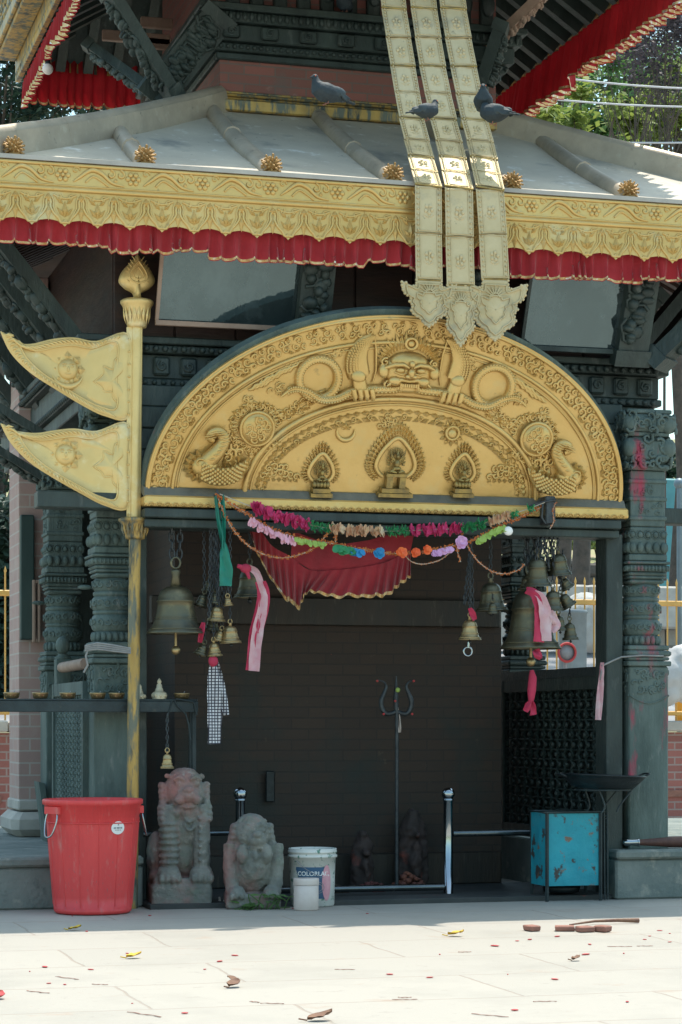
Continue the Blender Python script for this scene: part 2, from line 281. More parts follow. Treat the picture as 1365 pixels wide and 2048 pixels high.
def fuse(mb, vox, sm=4, disp=0.0, dsc=8, smooth=True):   # weld overlapping lumps into one continuous carved surface
    ob = mb.build('tmp_fuse', [STONE]); md = ob.modifiers.new('r', 'REMESH'); md.mode = 'VOXEL'; md.voxel_size = vox
    if sm: q = ob.modifiers.new('s', 'SMOOTH'); q.iterations = sm; q.factor = .5
    dg = bpy.context.evaluated_depsgraph_get(); me = bpy.data.meshes.new_from_object(ob.evaluated_get(dg)); r = MB()
    vs = [p.co.copy() for p in me.vertices]
    if disp:
        vs = [p+Vector(me.vertices[i].normal)*disp*noise.fractal(p*dsc, 1.0, 2.0, 4) for i, p in enumerate(vs)]
    r.add(vs, [tuple(p.vertices) for p in me.polygons], 0, smooth); bpy.data.objects.remove(ob); bpy.data.meshes.remove(me); return r
def spiral(cx, cz, r, a0, turns, d=1, n=14, rmin=.2):
    return [(cx+r*(1-(1-rmin)*i/n)*cos(a0+d*turns*2*pi*i/n), cz+r*(1-(1-rmin)*i/n)*sin(a0+d*turns*2*pi*i/n)) for i in range(n+1)]
def ell(a, b, t0, t1, n): return [(a*cos(t0+(t1-t0)*i/n), b*sin(t0+(t1-t0)*i/n)) for i in range(n+1)]
def smoothpts(p, n=5):           # Catmull-Rom through points
    p = [Vector(q) for q in p]; out = []
    for i in range(len(p)-1):
        a, b, c, d = p[max(i-1, 0)], p[i], p[i+1], p[min(i+2, len(p)-1)]
        for k in range(n):
            t = k/n; out.append(.5*((2*b)+(c-a)*t+(2*a-5*b+4*c-d)*t*t+(3*b-a-3*c+d)*t**3))
    out.append(p[-1]); return out
# ------------------------------------------------------------------ ground
g = MB(); n = 40
g.add([(x, y, 0) for y in (-260, 9) for x in (-260, 260)], [(0, 1, 3, 2)])
tag(g.build('courtyard', COURT), None, None, kind='structure')
g = MB(); zs = [(9, 1.05), (10.2, 1.15), (24, 2.95), (29, 3.55), (29.6, 3.6)]
g.add([(x, y, z) for y, z in zs for x in (-60, 80)], [(2*i, 2*i+1, 2*i+3, 2*i+2) for i in range(len(zs)-1)])
tag(g.build('road', ROADM), None, None, kind='structure')
def hill_z(x, y): return 4.35+max(0, y-30.4)*.16+noise.noise(V(x*.2, y*.2, 0))*.35
g = MB(); nx, ny = 50, 18
g.add([(-90+x*4, 30.4+y*(1.2+y*.35), hill_z(-90+x*4, 30.4+y*(1.2+y*.35))-(1.2 if y == 0 else 0)) for y in range(ny) for x in range(nx)], [(y*nx+x, y*nx+x+1, (y+1)*nx+x+1, (y+1)*nx+x) for y in range(ny-1) for x in range(nx-1)], sm=True)
tag(g.build('hillside', GRASS), None, None, kind='structure')
def rough_wall(x0, x1, y, z0, z1, w, seed):
    mb = MB(); rr = random.Random(seed); x = x0
    while x < x1:
        z = z0; dx = rr.uniform(.35, .7)
        while z < z1:
            dz = rr.uniform(.2, .4); mb.box(x, x+dx*.98, y-rr.uniform(0, .12), y+w, z, min(z+dz*.97, z1+rr.uniform(0, .15)), c=.05); z += dz
        x += dx
    return mb
tag(rough_wall(-5, 22, 29.7, 3.5, 4.35, .6, 3).build('rubble_wall', ROCKW, origin=(8, 30, 3.5)), 'dark rubble retaining wall above the pale road behind the yellow fence', 'wall')
# boundary brick wall with coping, yellow bar fence on it
bw = thing('boundary_wall', 'low red brick boundary wall with pale coping under the yellow bar fence', 'wall', (0, 8, 0))
MB().box(-14, 14, 7.8, 8.15, 0, 1.0).build('brickwork', BRICKW, bw)
w_ = MB(); rr = random.Random(2)
for i in range(28): w_.box(-14+i+.005, -13+i-.005, 7.72, 8.22, 1.003+rr.uniform(0, .01), 1.10+rr.uniform(0, .02), c=.015)
w_.build('coping', CREAM, bw)
w_ = MB()
for i in range(60):
    x = -13.8+i*.46; w_.box(x, x+.32, 7.775, 7.797, .35, .42, c=.005)
w_.build('brick_band', TERRA, bw)
def fence(x0, x1, label):
    f = thing('bar_fence', label, 'fence', ((x0+x1)/2, 7.98, 1.1), 'yellow bar fences on the boundary wall')
    p = MB(); k = int((x1-x0)/.10)
    for i in range(k+1):
        x = x0+i*(x1-x0)/k; p.tube([(x, 7.98, 1.12), (x, 7.98, 2.50)], .009, 5)
        p.lathe([(.011, 2.50), (.013, 2.515), (.001, 2.56)], 6, (x, 7.98, 0))
    p.build('bars', YELF, f)
    q = MB(); q.box(x0-.03, x1+.03, 7.955, 8.005, 2.28, 2.335, c=.008); q.box(x0-.03, x1+.03, 7.955, 8.005, 1.17, 1.215, c=.008); q.build('rail', YELF, f)
fence(-14, -.6, 'yellow bar fence on the brick wall to the left of the temple')
fence(-.4, 13.5, 'yellow bar fence on the brick wall seen past the right pillar')

# ------------------------------------------------------------------ temple
YF = -.5; ZE = 4.245; YW = 1.25; RUN = YW-YF
XL = P(440, 200, YW).x; XR = P(992, 240, YW).x; BACK = YW+(XR-XL)
ex0, ex1, ey0, ey1 = XL-RUN, XR+RUN, YF, BACK+RUN
temple = thing('temple', 'tiered brick and dark carved wood temple with gilded eaves', 'temple', (.3, 1.8, 0))
def ring_box(mb, x0, x1, y0, y1, w, z0, z1, c=0):          # four butted beams round a rectangle, w thick inwards
    mb.box(x0, x1, y0, y0+w, z0, z1, c=c); mb.box(x0, x1, y1-w, y1, z0, z1, c=c); mb.box(x0, x0+w, y0+w+.001, y1-w-.001, z0, z1, c=c); mb.box(x1-w, x1, y0+w+.001, y1-w-.001, z0, z1, c=c)
PYF = -.24
xd0, xd1 = P(303, 1800, PYF).x, P(1232, 1790, PYF).x
sx0_ = XL-.35
# pillars: four in sight
def carve_face(mb, x0, x1, z0, z1, y, sgn, n, seed, s=.035):
    rr = random.Random(seed)
    for i in range(n):
        x, z = rr.uniform(x0, x1), rr.uniform(z0, z1)
        q = spiral(x, z, s*rr.uniform(.5, 1), rr.uniform(0, 6), rr.uniform(.6, 1.2), rr.choice((-1, 1)), 7)
        mb.tube([(a, y, b) for a, b in q], [s*.28*(1-.5*k/7) for k in range(8)], 5)
def pillar_mesh():
    mb = MB(); h = .133; rr = random.Random(5)
    mb.box(-h, h, -h, h, .30, 1.44, c=.008)
    def sq(w, a, b, c=.006): mb.box(-w, w, -w, w, a+.0015, b-.0015, c=c)
    sq(.148, 1.44, 1.475); sq(.138, 1.475, 1.50); sq(.150, 1.50, 1.54, .012); sq(.138, 1.54, 1.572)
    def rnd(prof, nn=20): mb.lathe(prof, nn)
    def flutes(z0, z1, r, k, t):
        for j in range(k):
            a = 2*pi*j/k; mb.sph((cos(a)*r, sin(a)*r, (z0+z1)/2), (t, t, (z1-z0)/2), 7, 5)
    rnd([(.10, 1.57), (.115, 1.575), (.115, 1.632), (.10, 1.636)]); flutes(1.572, 1.634, .115, 20, .018)
    for a, b, r in ((1.64, 1.735, .126), (1.76, 1.845, .124), (1.875, 1.955, .116)):
        m_ = (a+b)/2; rnd([(r*.86, a-.004), (r*.97, a+.01), (r*1.03, m_-.01), (r*1.03, m_+.015), (r*.95, b-.01), (r*.84, b+.004)], 22)
        for j in range(16):
            an = 2*pi*j/16; q = spiral(0, m_, .026, rr.uniform(0, 6), 1, (-1)**j, 7)
            mb.tube([(cos(an+x/r)*r*1.03, sin(an+x/r)*r*1.03, z) for x, z in q], .007, 5)
    rnd([(.108, 1.735), (.119, 1.742), (.119, 1.756), (.108, 1.762)], 16); rnd([(.108, 1.845), (.117, 1.852), (.117, 1.868), (.105, 1.876)], 16)
    sq(.115, 1.955, 1.985, .01); sq(.122, 1.985, 2.005); sq(.128, 2.005, 2.03, .01); sq(.138, 2.03, 2.075, .015); sq(.146, 2.075, 2.095); sq(.128, 2.095, 2.14)
    sq(.118, 2.14, 2.31)
    for side in range(4):
        M = Matrix.Rotation(side*pi/2, 4, 'Z'); t = MB()
        for j in range(5):
            x = -.104+.052*j; t.sph((x, -.122, 2.18), (.022, .022, .034), 8, 6); t.sph((x, -.12, 2.26), (.018, .014, .02), 8, 5); t.tube([(x+.026*cos(k*.7), -.119, 2.26+.026*sin(k*.7)) for k in range(9)], .005, 4)
        for j in range(11): t.sph((-.13+.026*j, -.142, 1.52), (.009, .01, .016), 6, 4); t.sph((-.12+.024*j, -.139, 2.05), (.008, .008, .02), 6, 4)
        for zz in (2.35, 2.47, 2.58): t.box(-.126, .126, -.128, -.114, zz, zz+.025, c=.005)
        carve_face(t, -.10, .10, 2.385, 2.455, -.119, 1, 9, side, .022)
        carve_face(t, -.10, .10, 2.505, 2.565, -.119, 1, 9, side+7, .022)
        carve_face(t, -.11, .11, 1.28, 1.42, -.134, 1, 26, side+70, .03)
        t.tube([(x*.13, -.134, 1.26-.05*cos(x*pi/2)) for x in [-1+.2*k for k in range(11)]], .006, 5)
        carve_face(t, -.12, .12, 2.69, 2.86, -.150, 1, 22, side+20, .045)
        carve_face(t, -.14, .14, 2.90, 3.0, -.172, 1, 16, side+30, .04)
        for zz, ww in ((2.80, .05), (2.95, .055)):
            for sx in (-1, 1): t.sph((sx*.13, -.14, zz), (ww, ww*.8, .06), 8, 6)
        mb.merge(t, M)
    sq(.118, 2.31, 2.66); sq(.140, 2.66, 2.70, .01); sq(.148, 2.70, 2.87, .03); sq(.138, 2.87, 2.90); sq(.168, 2.90, 3.01, .03); sq(.150, 3.01, 3.04)
    mb.sph((-.165, 0, 1.90), (.05, .02, .015), 7, 5)
    return mb
pm = pillar_mesh()
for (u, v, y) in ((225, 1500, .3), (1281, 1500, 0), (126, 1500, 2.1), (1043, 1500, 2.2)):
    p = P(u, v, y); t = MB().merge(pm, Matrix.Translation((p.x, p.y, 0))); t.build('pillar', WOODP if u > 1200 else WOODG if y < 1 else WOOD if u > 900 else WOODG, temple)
pxl, pxr = P(225, 1500, .3).x, P(1281, 1500, 0).x
# plinth: two banks of stone slabs and the low floor between them
for a, b, yf_ in ((-6.2, xd0, .0), (xd1, 6.5, PYF)):
    pl = MB(); x = a; rr = random.Random(int(a*10))
    while x < b-.05:
        w = min(rr.uniform(.55, .9), b-x)
        if b-x-w < .2: w = b-x
        pl.box(x+.003, x+w-.003, yf_+rr.uniform(0, .01), yf_+.5, 0.0, .245, c=.012); pl.box(x+.002, x+w-.002, yf_-.02, yf_+.62, .248, .305, c=.014); x += w
    pl.box(a, b, yf_+.5, 4.3, -.02, .296); pl.build('plinth', PLINTH, temple)
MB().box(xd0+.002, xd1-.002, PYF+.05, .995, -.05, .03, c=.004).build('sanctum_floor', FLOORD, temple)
# sanctum (inner room)
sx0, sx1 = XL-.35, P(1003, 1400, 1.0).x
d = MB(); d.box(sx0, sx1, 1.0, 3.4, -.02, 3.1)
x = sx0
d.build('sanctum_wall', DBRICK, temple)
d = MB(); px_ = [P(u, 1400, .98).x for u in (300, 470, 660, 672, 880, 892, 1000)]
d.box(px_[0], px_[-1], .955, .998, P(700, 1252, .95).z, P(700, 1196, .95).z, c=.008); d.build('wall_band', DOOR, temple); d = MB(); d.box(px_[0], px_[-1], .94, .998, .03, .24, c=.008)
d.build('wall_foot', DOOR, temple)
hnd = MB(); q = P(541, 1570, .955); hnd.box(q.x-.03, q.x+.03, .95, .964, q.z-.11, q.z+.09, c=.006); hnd.build('wall_slot', BLACK, temple)
# door jamb posts beside the pillars and the beam over the doorway
jm = MB(); 
for ua, ub, y_ in ((264, 292, .17), (1207, 1241, -.10)):
    a, b = P(ua, 1500, y_+.05), P(ub, 1500, y_+.05); jm = MB(); jm.box(a.x, b.x-.003, y_, y_+.18, .001, 2.262, c=.006); jm.build('door_jamb', WOOD, temple)
q = P(172, 1200, 2.4).x; MB().box(P(110, 1200, 2.4).x, sx0_-.003, 2.38, 2.46, .297, 3.2, c=.005).build('rear_wall', WOOD, temple)
bl, br_ = P(292, 1040, -.2).x, P(1243, 1040, -.2).x
bz0, bz1 = P(680, 1062, -.2).z, P(680, 1026, -.2).z
bm_ = MB(); bm_.box(bl, br_, -.17, .06, bz0, (bz0+bz1)/2-.004, c=.006); bm_.box(bl-.006, br_+.0, -.205, .06, (bz0+bz1)/2, bz1, c=.006)
bm_.box(pxl-.5, pxr+.5, -.06, .10, bz1+.003, bz1+.10, c=.006)
bm_.build('lintel', WOOD, temple)
bk = MB(); rr = random.Random(9)
for k in range(5):
    z0 = bz1+.11+k*.128; bk.box(pxl+.12, pxr-.12, .0-rr.uniform(0, .012), .14, z0, z0+.125, c=.006)
bk.build('back_boards', WOOD, temple)
# carved cornice round the colonnade
cz0 = 3.03; cx0, cx1, cy0, cy1 = pxl-.15, pxr+.15, .12, 4.2
co = MB()
for (o, z0, z1) in ((.0, cz0-.03, cz0+.06), (.035, cz0+.063, cz0+.105), (.02, cz0+.108, cz0+.25), (.07, cz0+.253, cz0+.30), (.10, cz0+.303, cz0+.345)):
    ring_box(co, cx0-o, cx1+o, cy0-o, cy1+o, .5, z0, z1, .006)
for i in range(64):
    x = cx0+(cx1-cx0)*(i+.5)/64; co.sph((x, cy0-.035, cz0+.083), .018, 7, 5); co.sph((x, cy0-.085, cz0+.276), (.02, .024, .02), 6, 4)
for i in range(22):
    x = cx0+(cx1-cx0)*(i+.5)/22; co.box(x-.05, x+.05, cy0-.05, cy0-.018, cz0+.125, cz0+.235, c=.012); co.tube([(a, cy0-.052, b) for a, b in spiral(x, cz0+.18, .035, i, 1.2, 1, 8)], .009, 5)
for i in range(60):
    y = cy0+(cy1-cy0)*(i+.5)/60; co.sph((cx0-.035, y, cz0+.083), .018, 6, 4); co.sph((cx0-.085, y, cz0+.276), (.024, .02, .02), 6, 4)
co.build('cornice', WOOD, temple)
# clerestory wall above the cornice, with brownish boards
cl = MB(); ring_box(cl, cx0+.12, cx1-.12, .13, cy1-.1, .1, cz0+.345, ZE-.02)
for i in range(9):
    xa = cx0+.12+(cx1-cx0-.24)*i/9; cl.box(xa+.006, xa+(cx1-cx0-.24)/9-.006, .105, .128, cz0+.35, ZE-.15, c=.004)
cl.build('clerestory_wall', WOODR, temple)
# tilted glass panes under the eave
def pane(u0, u1, v, name='glass_pane', split=None):
    f = MB(); a, b = P(u0, v, -.10), P(u1, v, -.10); zb = a.z; zt = ZE-.13; yb, yt = -.10, -.40
    q = MB(); q.add([(a.x, yb, zb), (b.x, yb, zb), (b.x, yt, zt), (a.x, yt, zt), (a.x, yb+.008, zb), (b.x, yb+.008, zb), (b.x, yt+.008, zt), (a.x, yt+.008, zt)], [(0, 1, 2, 3), (7, 6, 5, 4), (0, 4, 5, 1), (1, 5, 6, 2), (2, 6, 7, 3), (3, 7, 4, 0)])
    o = q.build('glass_pane', PANE, temple)
    f.bar((a.x-.02, yb, zb-.016), (b.x+.02, yb, zb-.016), .03, .028); f.bar((a.x-.012, yb, zb), (a.x-.012, yt, zt), .024, .02, up=(1, 0, 0)); f.bar((b.x+.012, yb, zb), (b.x+.012, yt, zt), .024, .02, up=(1, 0, 0))
    f.build('pane_frame', WOODL if u0 < 700 else WOOD, o)
pane(318, 592, 640); pane(1047, 1232, 690)
# struts (carved brackets) under the eaves
def strut(a, b, w, t, side, seed, m=WOOD, nlump=26):
    a, b = Vector(a), Vector(b); mb = MB(); dd = (b-a); L_ = dd.length; dd.normalize(); s_ = Vector(side).normalized(); nn = dd.cross(s_).normalized()
    if nn.z > 0: nn = -nn
    mb.obox((a+b)/2, dd*L_/2, s_*w/2, nn*t/2)
    rr = random.Random(seed)
    for i in range(nlump):
        f = .12+.8*i/nlump; c = a+dd*L_*f+s_*rr.uniform(-.3, .3)*w+nn*(t/2+.005)
        M = Matrix((s_, dd, nn)).transposed().to_4x4(); mb.sph(c, (w*rr.uniform(.13, .3), L_*rr.uniform(.02, .06), t*rr.uniform(.3, .7)), 7, 5, M=M)
        if i % 2: mb.tube([c+s_*x+dd*z for x, z in spiral(0, 0, w*.3, rr.uniform(0, 6), 1, 1, 7)], w*.06, 5)
    mb.obox(a-dd*.02, dd*.05, s_*w*.58, nn*t*.7); mb.obox(b+dd*.01, dd*.04, s_*w*.56, nn*t*.65)
    return mb.build('strut', m, temple)
zc = cz0+.35
for u in (622, 1262, 1420, 940):
    p = P(u, 680, -.12); strut((p.x, -.12, zc), (p.x, -.44, ZE-.12), .20, .07, (1, 0, 0), int(u))
for k, y in enumerate((.34, .9, 1.5, 2.3, 3.1, 3.9)):
    strut((cx0+.02, y, zc-.1), (cx0-.62, y, ZE-.18), .17, .08, (0, 1, 0), 40+k, WOOD)
    strut((cx1-.02, y, zc-.05), (cx1+.62, y, ZE-.18), .17, .08, (0, 1, 0), 60+k)
strut((cx1-.05, -.1, zc), (cx1+.6, -.42, ZE-.2), .18, .1, (1, 1, 0), 81)
for k, y in enumerate((.75, 2.1)):                      # slanted plank brackets low on the left side
    a = V(cx0+.02, y, 2.72); b = V(cx0-.55, y, 3.05); strut(a, b, .2, .05, (0, 1, 0), 90+k, WOOD)

# lower roof
def roof_slab(mb, x0, x1, y0, y1, X0, X1, Y0, Y1, z0, z1, th=0.0):
    A = [(x0, y0, z0), (x1, y0, z0), (x1, y1, z0), (x0, y1, z0)]; B = [(X0, Y0, z1), (X1, Y0, z1), (X1, Y1, z1), (X0, Y1, z1)]
    mb.add(A+B, [(0, 1, 5, 4), (1, 2, 6, 5), (2, 3, 7, 6), (3, 0, 4, 7)])
ZT = 5.09
lr = MB(); N_ = 24
def rz(f): return ZE+(ZT-ZE)*(f*.86+.14*f*f)
for side in range(4):                                   # each slope a fine grid so that the sheet can buckle a little
    vs = []; K = 10
    for i in range(K+1):
        f = i/K; x0, x1, y0, y1 = ex0+RUN*f, ex1-RUN*f, ey0+RUN*f, ey1-RUN*f
        c0, c1 = [((x0, y0), (x1, y0)), ((x1, y0), (x1, y1)), ((x1, y1), (x0, y1)), ((x0, y1), (x0, y0))][side]
        for j in range(N_+1):
            t = j/N_; x, y = c0[0]+(c1[0]-c0[0])*t, c0[1]+(c1[1]-c0[1])*t
            e = 0 if i in (0, K) or j in (0, N_) else noise.noise(V(x*1.7, y*1.7, 1))*.012
            vs.append((x, y, rz(f)+e))
    lr.add(vs, [(i*(N_+1)+j, i*(N_+1)+j+1, (i+1)*(N_+1)+j+1, (i+1)*(N_+1)+j) for i in range(K) for j in range(N_)], sm=True)
lroof = lr.build('lower_roof', ROOFM, temple)
sf = MB(); roof_slab(sf, ex0+.02, ex1-.02, ey0+.02, ey1-.02, XL-.02, XR+.02, YW-.02, BACK+.02, ZE-.06, ZT-.08)
for i in range(36):
    x = ex0+.1+(ex1-ex0-.2)*i/35; f = max(0, min(1, min(x-ex0, ex1-x)/RUN)); 
    if f > .05: sf.bar((x, ey0+.05, ZE-.09), (x, ey0+RUN*f, ZE-.09+(ZT-ZE)*f*.95), .06, .07)
for i in range(40):
    y = ey0+.1+(ey1-ey0-.2)*i/39; f = max(0, min(1, min(y-ey0, ey1-y)/RUN))
    if f > .05:
        sf.bar((ex0+.05, y, ZE-.09), (ex0+RUN*f, y, ZE-.09+(ZT-ZE)*f*.95), .06, .07); sf.bar((ex1-.05, y, ZE-.09), (ex1-RUN*f, y, ZE-.09+(ZT-ZE)*f*.95), .06, .07)
sf.build('eave_soffit', WOODR, lroof)
fl = MB(); ring_box(fl, ex0-.03, ex1+.03, ey0-.03, ey1+.03, .12, ZE-.012, ZE+.012); fl.build('drip_edge', CREAM, lroof)
seams = []
for u, v in ((27, 286), (289, 301), (541, 316), (784, 334), (1022, 351), (1254, 366)):
    x = P(u, v, YF+.06).x; f = max(.1, min(1, min(x-ex0, ex1-x)/RUN)); seams.append(x)
    s_ = MB(); pts = [(x, ey0+.03+(RUN*f-.06)*i/8, rz((.03+(RUN*f-.06)*i/8)/RUN)+.012) for i in range(9)]
    s_.tube(pts, .055, 10); k = int(3+random.random()*3); s_.tube([Vector(pts[k])-V(0, .012, 0), Vector(pts[k])+V(0, .02, .008)], .0605, 10)
    s_.box(x-.075, x+.075, ey0+.02, ey0+.05, ZE+.013, ZE+.02); s_.build('seam_roll', ROOFD, lroof)
    fb = MB(); c = V(x, ey0+.03, ZE+.062); fb.sph(c, .038, 12, 8); fb.lathe([(.03, -.06), (.045, -.042), (.02, -.025)], 10, c)
    for i in range(60):
        z = 1-2*(i+.5)/60
        if z < -.75: continue
        a = i*2.39996; q = V(cos(a)*math.sqrt(1-z*z), sin(a)*math.sqrt(1-z*z), z); fb.tube([c+q*.034, c+q*(.052+.006*sin(i*3.3+x*9)), c+q*(.058+.006*sin(i*3.3+x*9))], [.008, .007, .003], 5); fb.sph(c+q*(.058+.006*sin(i*3.3+x*9)), .0068, 5, 4)
    fb.build('flower_finial', mat('ochre_gilt_flower', (.44, .26, .09), (.30, .18, .065), 20, .5, .3, .2, 60) if 'ochre_gilt_flower' not in bpy.data.materials else bpy.data.materials['ochre_gilt_flower'], lroof)
for (sx_, ex_, wx) in ((1, ex0, XL), (-1, ex1, XR)):
    hp = MB(); a, b = V(wx, YW, rz(1)+.03), V(ex_, ey0, ZE+.03); pts = [b.lerp(a, i/10) for i in range(11)]
    for p_, i in zip(pts, range(11)): p_.z = rz(i/10)+.045
    for i in range(10): hp.bar(pts[i], pts[i+1], .13+.002*(i % 2), .13+.003*(i % 2))
    for i in range(10): hp.tube([pts[i]+V(0, 0, .062), pts[i+1]+V(0, 0, .062)], .05+.001*(i % 2), 8)
    hp.build('hip_ridge', ROOFD, lroof)
for p_, q_ in (((XL, BACK), (ex0, ey1)), ((XR, BACK), (ex1, ey1))): MB().bar((*p_, rz(1)+.045), (*q_, ZE+.045), .13, .13).build('hip_ridge', ROOFD, lroof)
# gilded fascia: wave-and-flower band above a scalloped fringe
fz1, fz0, gz0 = ZE-.014, ZE-.175, ZE-.368
yb = ey0-.015
fa = MB(); fa.box(ex0-.015, ex1+.015, yb, yb+.03, fz0, fz1, c=.004); fa.box(ex0-.015, ex0+.015, yb+.031, ey1, fz0, fz1, c=.004); fa.box(ex1-.015, ex1+.015, yb+.031, ey1, fz0, fz1, c=.004)
fa.tube([(ex0, yb, fz1-.012), (ex1, yb, fz1-.012)], .012, 6); fa.tube([(ex0, yb, fz0+.01), (ex1, yb, fz0+.01)], .013, 6); fa.tube([(ex0, yb, fz0+.032), (ex1, yb, fz0+.032)], .006, 5)
mw = .40; zc_ = (fz0+fz1)/2+.012; k = int((ex1-ex0)/mw)
for i in range(k):
    x = ex0+.05+i*mw; y = yb-.002
    for j in range(6): a = j*pi/3; fa.sph((x+.03*cos(a), y, zc_+.026*sin(a)), (.016, .008, .016), 7, 4)
    fa.sph((x, y, zc_), (.013, .012, .013), 7, 4)
    w1 = smoothpts([(x+.06, y, zc_-.035), (x+.10, y, zc_-.005), (x+.16, y, zc_+.035), (x+.22, y, zc_+.02), (x+.28, y, zc_-.03), (x+.35, y, zc_-.045)], 4); fa.tube(w1, [.005+.009*sin(pi*j/(len(w1)-1)) for j in range(len(w1))], 6)
    w2 = smoothpts([(x+.13, y, zc_-.035), (x+.17, y, zc_+.0), (x+.215, y, zc_-.02), (x+.26, y, zc_-.05)], 4); fa.tube(w2, .007, 5)
    for sx_ in (-1, 1): fa.tube([(x+.30+sx_*.028+sx_*a, y, b) for a, b in spiral(0, zc_+.018, .028, pi/2, .85, -1 if sx_ > 0 else 1, 9)], .0075, 5)
    fa.leaf((x+.30, y, zc_), (x+.30, y, zc_-.04), .025, .008)
    fa.tube([(a, y, b) for a, b in spiral(x+.075, zc_+.03, .024, 0, .9, 1, 8)], .006, 5)
fa.build('fascia', GOLD, lroof)
mw = .185; k = int((ex1-ex0)/mw)
fr = MB(); out = []
for i in range(k):
    for j in range(8):
        f = j/8; x = ex0+(i+f)*mw; z = gz0+.035-.026*(sin(pi*f)**.8)+(.012*abs(sin(2*pi*f)))-(.012 if j == 4 else 0); out.append((x, z))
out.append((ex0+k*mw, gz0+.03)); top = [(ex0+k*mw, fz0-.002), (ex0, fz0-.002)]
# extrude as quads column by column
vs = []
for x, z in out: vs += [(x, yb+.004, fz0-.002), (x, yb+.004, z), (x, yb+.012, z), (x, yb+.012, fz0-.002)]
fr.add(vs, [q for i in range(len(out)-1) for q in ((4*i+1, 4*i+5, 4*i+4, 4*i), (4*i+2, 4*i+6, 4*i+5, 4*i+1), (4*i+3, 4*i+7, 4*i+6, 4*i+2))])
y = yb+.002
for i in range(k):
    x = ex0+(i+.5)*mw; H_ = fz0-gz0
    for s1, dz in ((1.0, 0), (.80, .012)):
        for sg in (-1, 1):
            w1 = smoothpts([(x+sg*.5*mw*s1*1.0, y, fz0-.03), (x+sg*.43*mw*s1, y, fz0-.06), (x+sg*.44*mw*s1, y, fz0-.09), (x+sg*.33*mw*s1, y, fz0-.125), (x+sg*.20*mw*s1, y, fz0-.15), (x+sg*.12*mw*s1, y, fz0-.175), (x, y, gz0+.02+dz)], 3); fr.tube(w1, .0085 if s1 == 1 else .006, 5)
    fr.leaf((x, y, gz0+.045), (x, y, fz0-.055), .038, .022)
    for sg in (-1, 1):
        fr.leaf((x, y, gz0+.05), (x+sg*.045, y, fz0-.09), .026, .018); fr.leaf((x+sg*.01, y, fz0-.07), (x+sg*.05, y, fz0-.035), .024, .018)
        fr.tube([(a, y, b) for a, b in spiral(x+sg*.035, fz0-.035, .018, 1, .9, sg, 7)], .0065, 5)
    fr.leaf((x+mw/2, y, fz0-.06), (x+mw/2, y, fz0-.012), .05, .022); fr.leaf((x+mw/2, y, fz0-.075), (x+mw/2, y, fz0-.17), .035, .018)
    fr.tube([(x-.35*mw+.7*mw*j/6, y, fz0-.02-.02*sin(pi*j/6)) for j in range(7)], .007, 5)
    if i % 3 == 0: fr.box(x-mw/2-.003, x-mw/2+.003, yb-.002, yb+.003, gz0+.05, fz0-.004)
fr.build('scalloped_fringe', GOLDP, lroof)

# upper tier: brick wall, gilt moulding, dark cornice, roof
uz0 = rz(1)-.05; ub = MB(); ub.box(XL, XR, YW, BACK, uz0, 7.0); uw = ub.build('upper_wall', BRICK, temple)
gm = MB()
for o, z0, z1 in ((.075, 0.03, .105), (.05, .108, .125), (.06, .128, .145), (.03, .148, .17)): ring_box(gm, XL-o, XR+o, YW-o, BACK+o, o+.02, uz0+z0, uz0+z1, .008)
gm.build('gilt_base_moulding', GOLDW, uw)
uc0 = P(680, 139, YW).z
uc = MB()
for o, z0, z1 in ((.03, 0, .045), (.06, .048, .10), (.10, .103, .21), (.14, .213, .28), (.17, .283, .33)): ring_box(uc, XL-o, XR+o, YW-o, BACK+o, o+.03, uc0+z0, uc0+z1, .008)
for i in range(46): uc.sph((XL-.05+(XR-XL+.1)*i/45, YW-.065, uc0+.074), .016, 7, 5); uc.sph((XL-.1+(XR-XL+.2)*i/45, YW-.145, uc0+.25), (.018, .02, .03), 6, 4); uc.sph((XL-.065, YW+.04*i, uc0+.074), .016, 6, 4)
for i in range(8): x = XL+.05+(XR-XL-.1)*i/7; uc.box(x-.06, x+.06, YW-.13, YW-.102, uc0+.115, uc0+.2, c=.012); uc.tube([(a, YW-.132, b) for a, b in spiral(x, uc0+.157, .03, i, 1.2, 1, 8)], .008, 5)
for i in range(12): x = XL+(XR-XL)*(i+.5)/12; uc.box(x-.045, x+.045, YW-.06, YW-.003, uc0+.335, uc0+.9, c=.01); uc.sph((x, YW-.07, uc0+.5), (.05, .03, .09), 8, 6)
uc.build('upper_cornice', WOOD, uw)
UZ = 5.98; ux0, ux1 = P(115, 0, 1).x, 2.0
UY0, UY1 = .06, 4.0
def upt(u, v, z): return G(u, v, z)
ul = upt(75, 92, UZ-.12); ux0 = ul.x; ur = upt(1170, 100, UZ-.12); ux1 = ur.x
UY1 = upt(150, 185, UZ-.14).y
ur_ = MB(); roof_slab(ur_, ux0, ux1, UY0, UY1, XL+.5, XR-.5, YW+.6, BACK-.6, UZ+.1, 7.3); ur_.box(XL+.5, XR-.5, YW+.6, BACK-.6, 7.2, 7.6); uroof = ur_.build('upper_roof', ROOFM, temple)
us = MB(); roof_slab(us, ux0, ux1, UY0, UY1, XL-.01, XR+.01, YW-.01, BACK+.01, UZ+.05, UZ+.62)
for i in range(16):
    y = UY0+.1+(UY1-UY0-.2)*i/15; f = min(1, min(y-UY0, UY1-y)/.9)
    us.bar((ux0+.04, y, UZ+.02), (ux0+(XL-ux0)*f, y, UZ+.02+.55*f), .07, .08); us.bar((ux1-.04, y, UZ+.02), (ux1-(ux1-XR)*f, y, UZ+.02+.55*f), .07, .08)
for i in range(18):
    x = ux0+.1+(ux1-ux0-.2)*i/17; us.bar((x, UY1-.04, UZ+.02), (x, BACK, UZ+.5), .07, .08)
us.build('upper_soffit', WOOD, uroof)
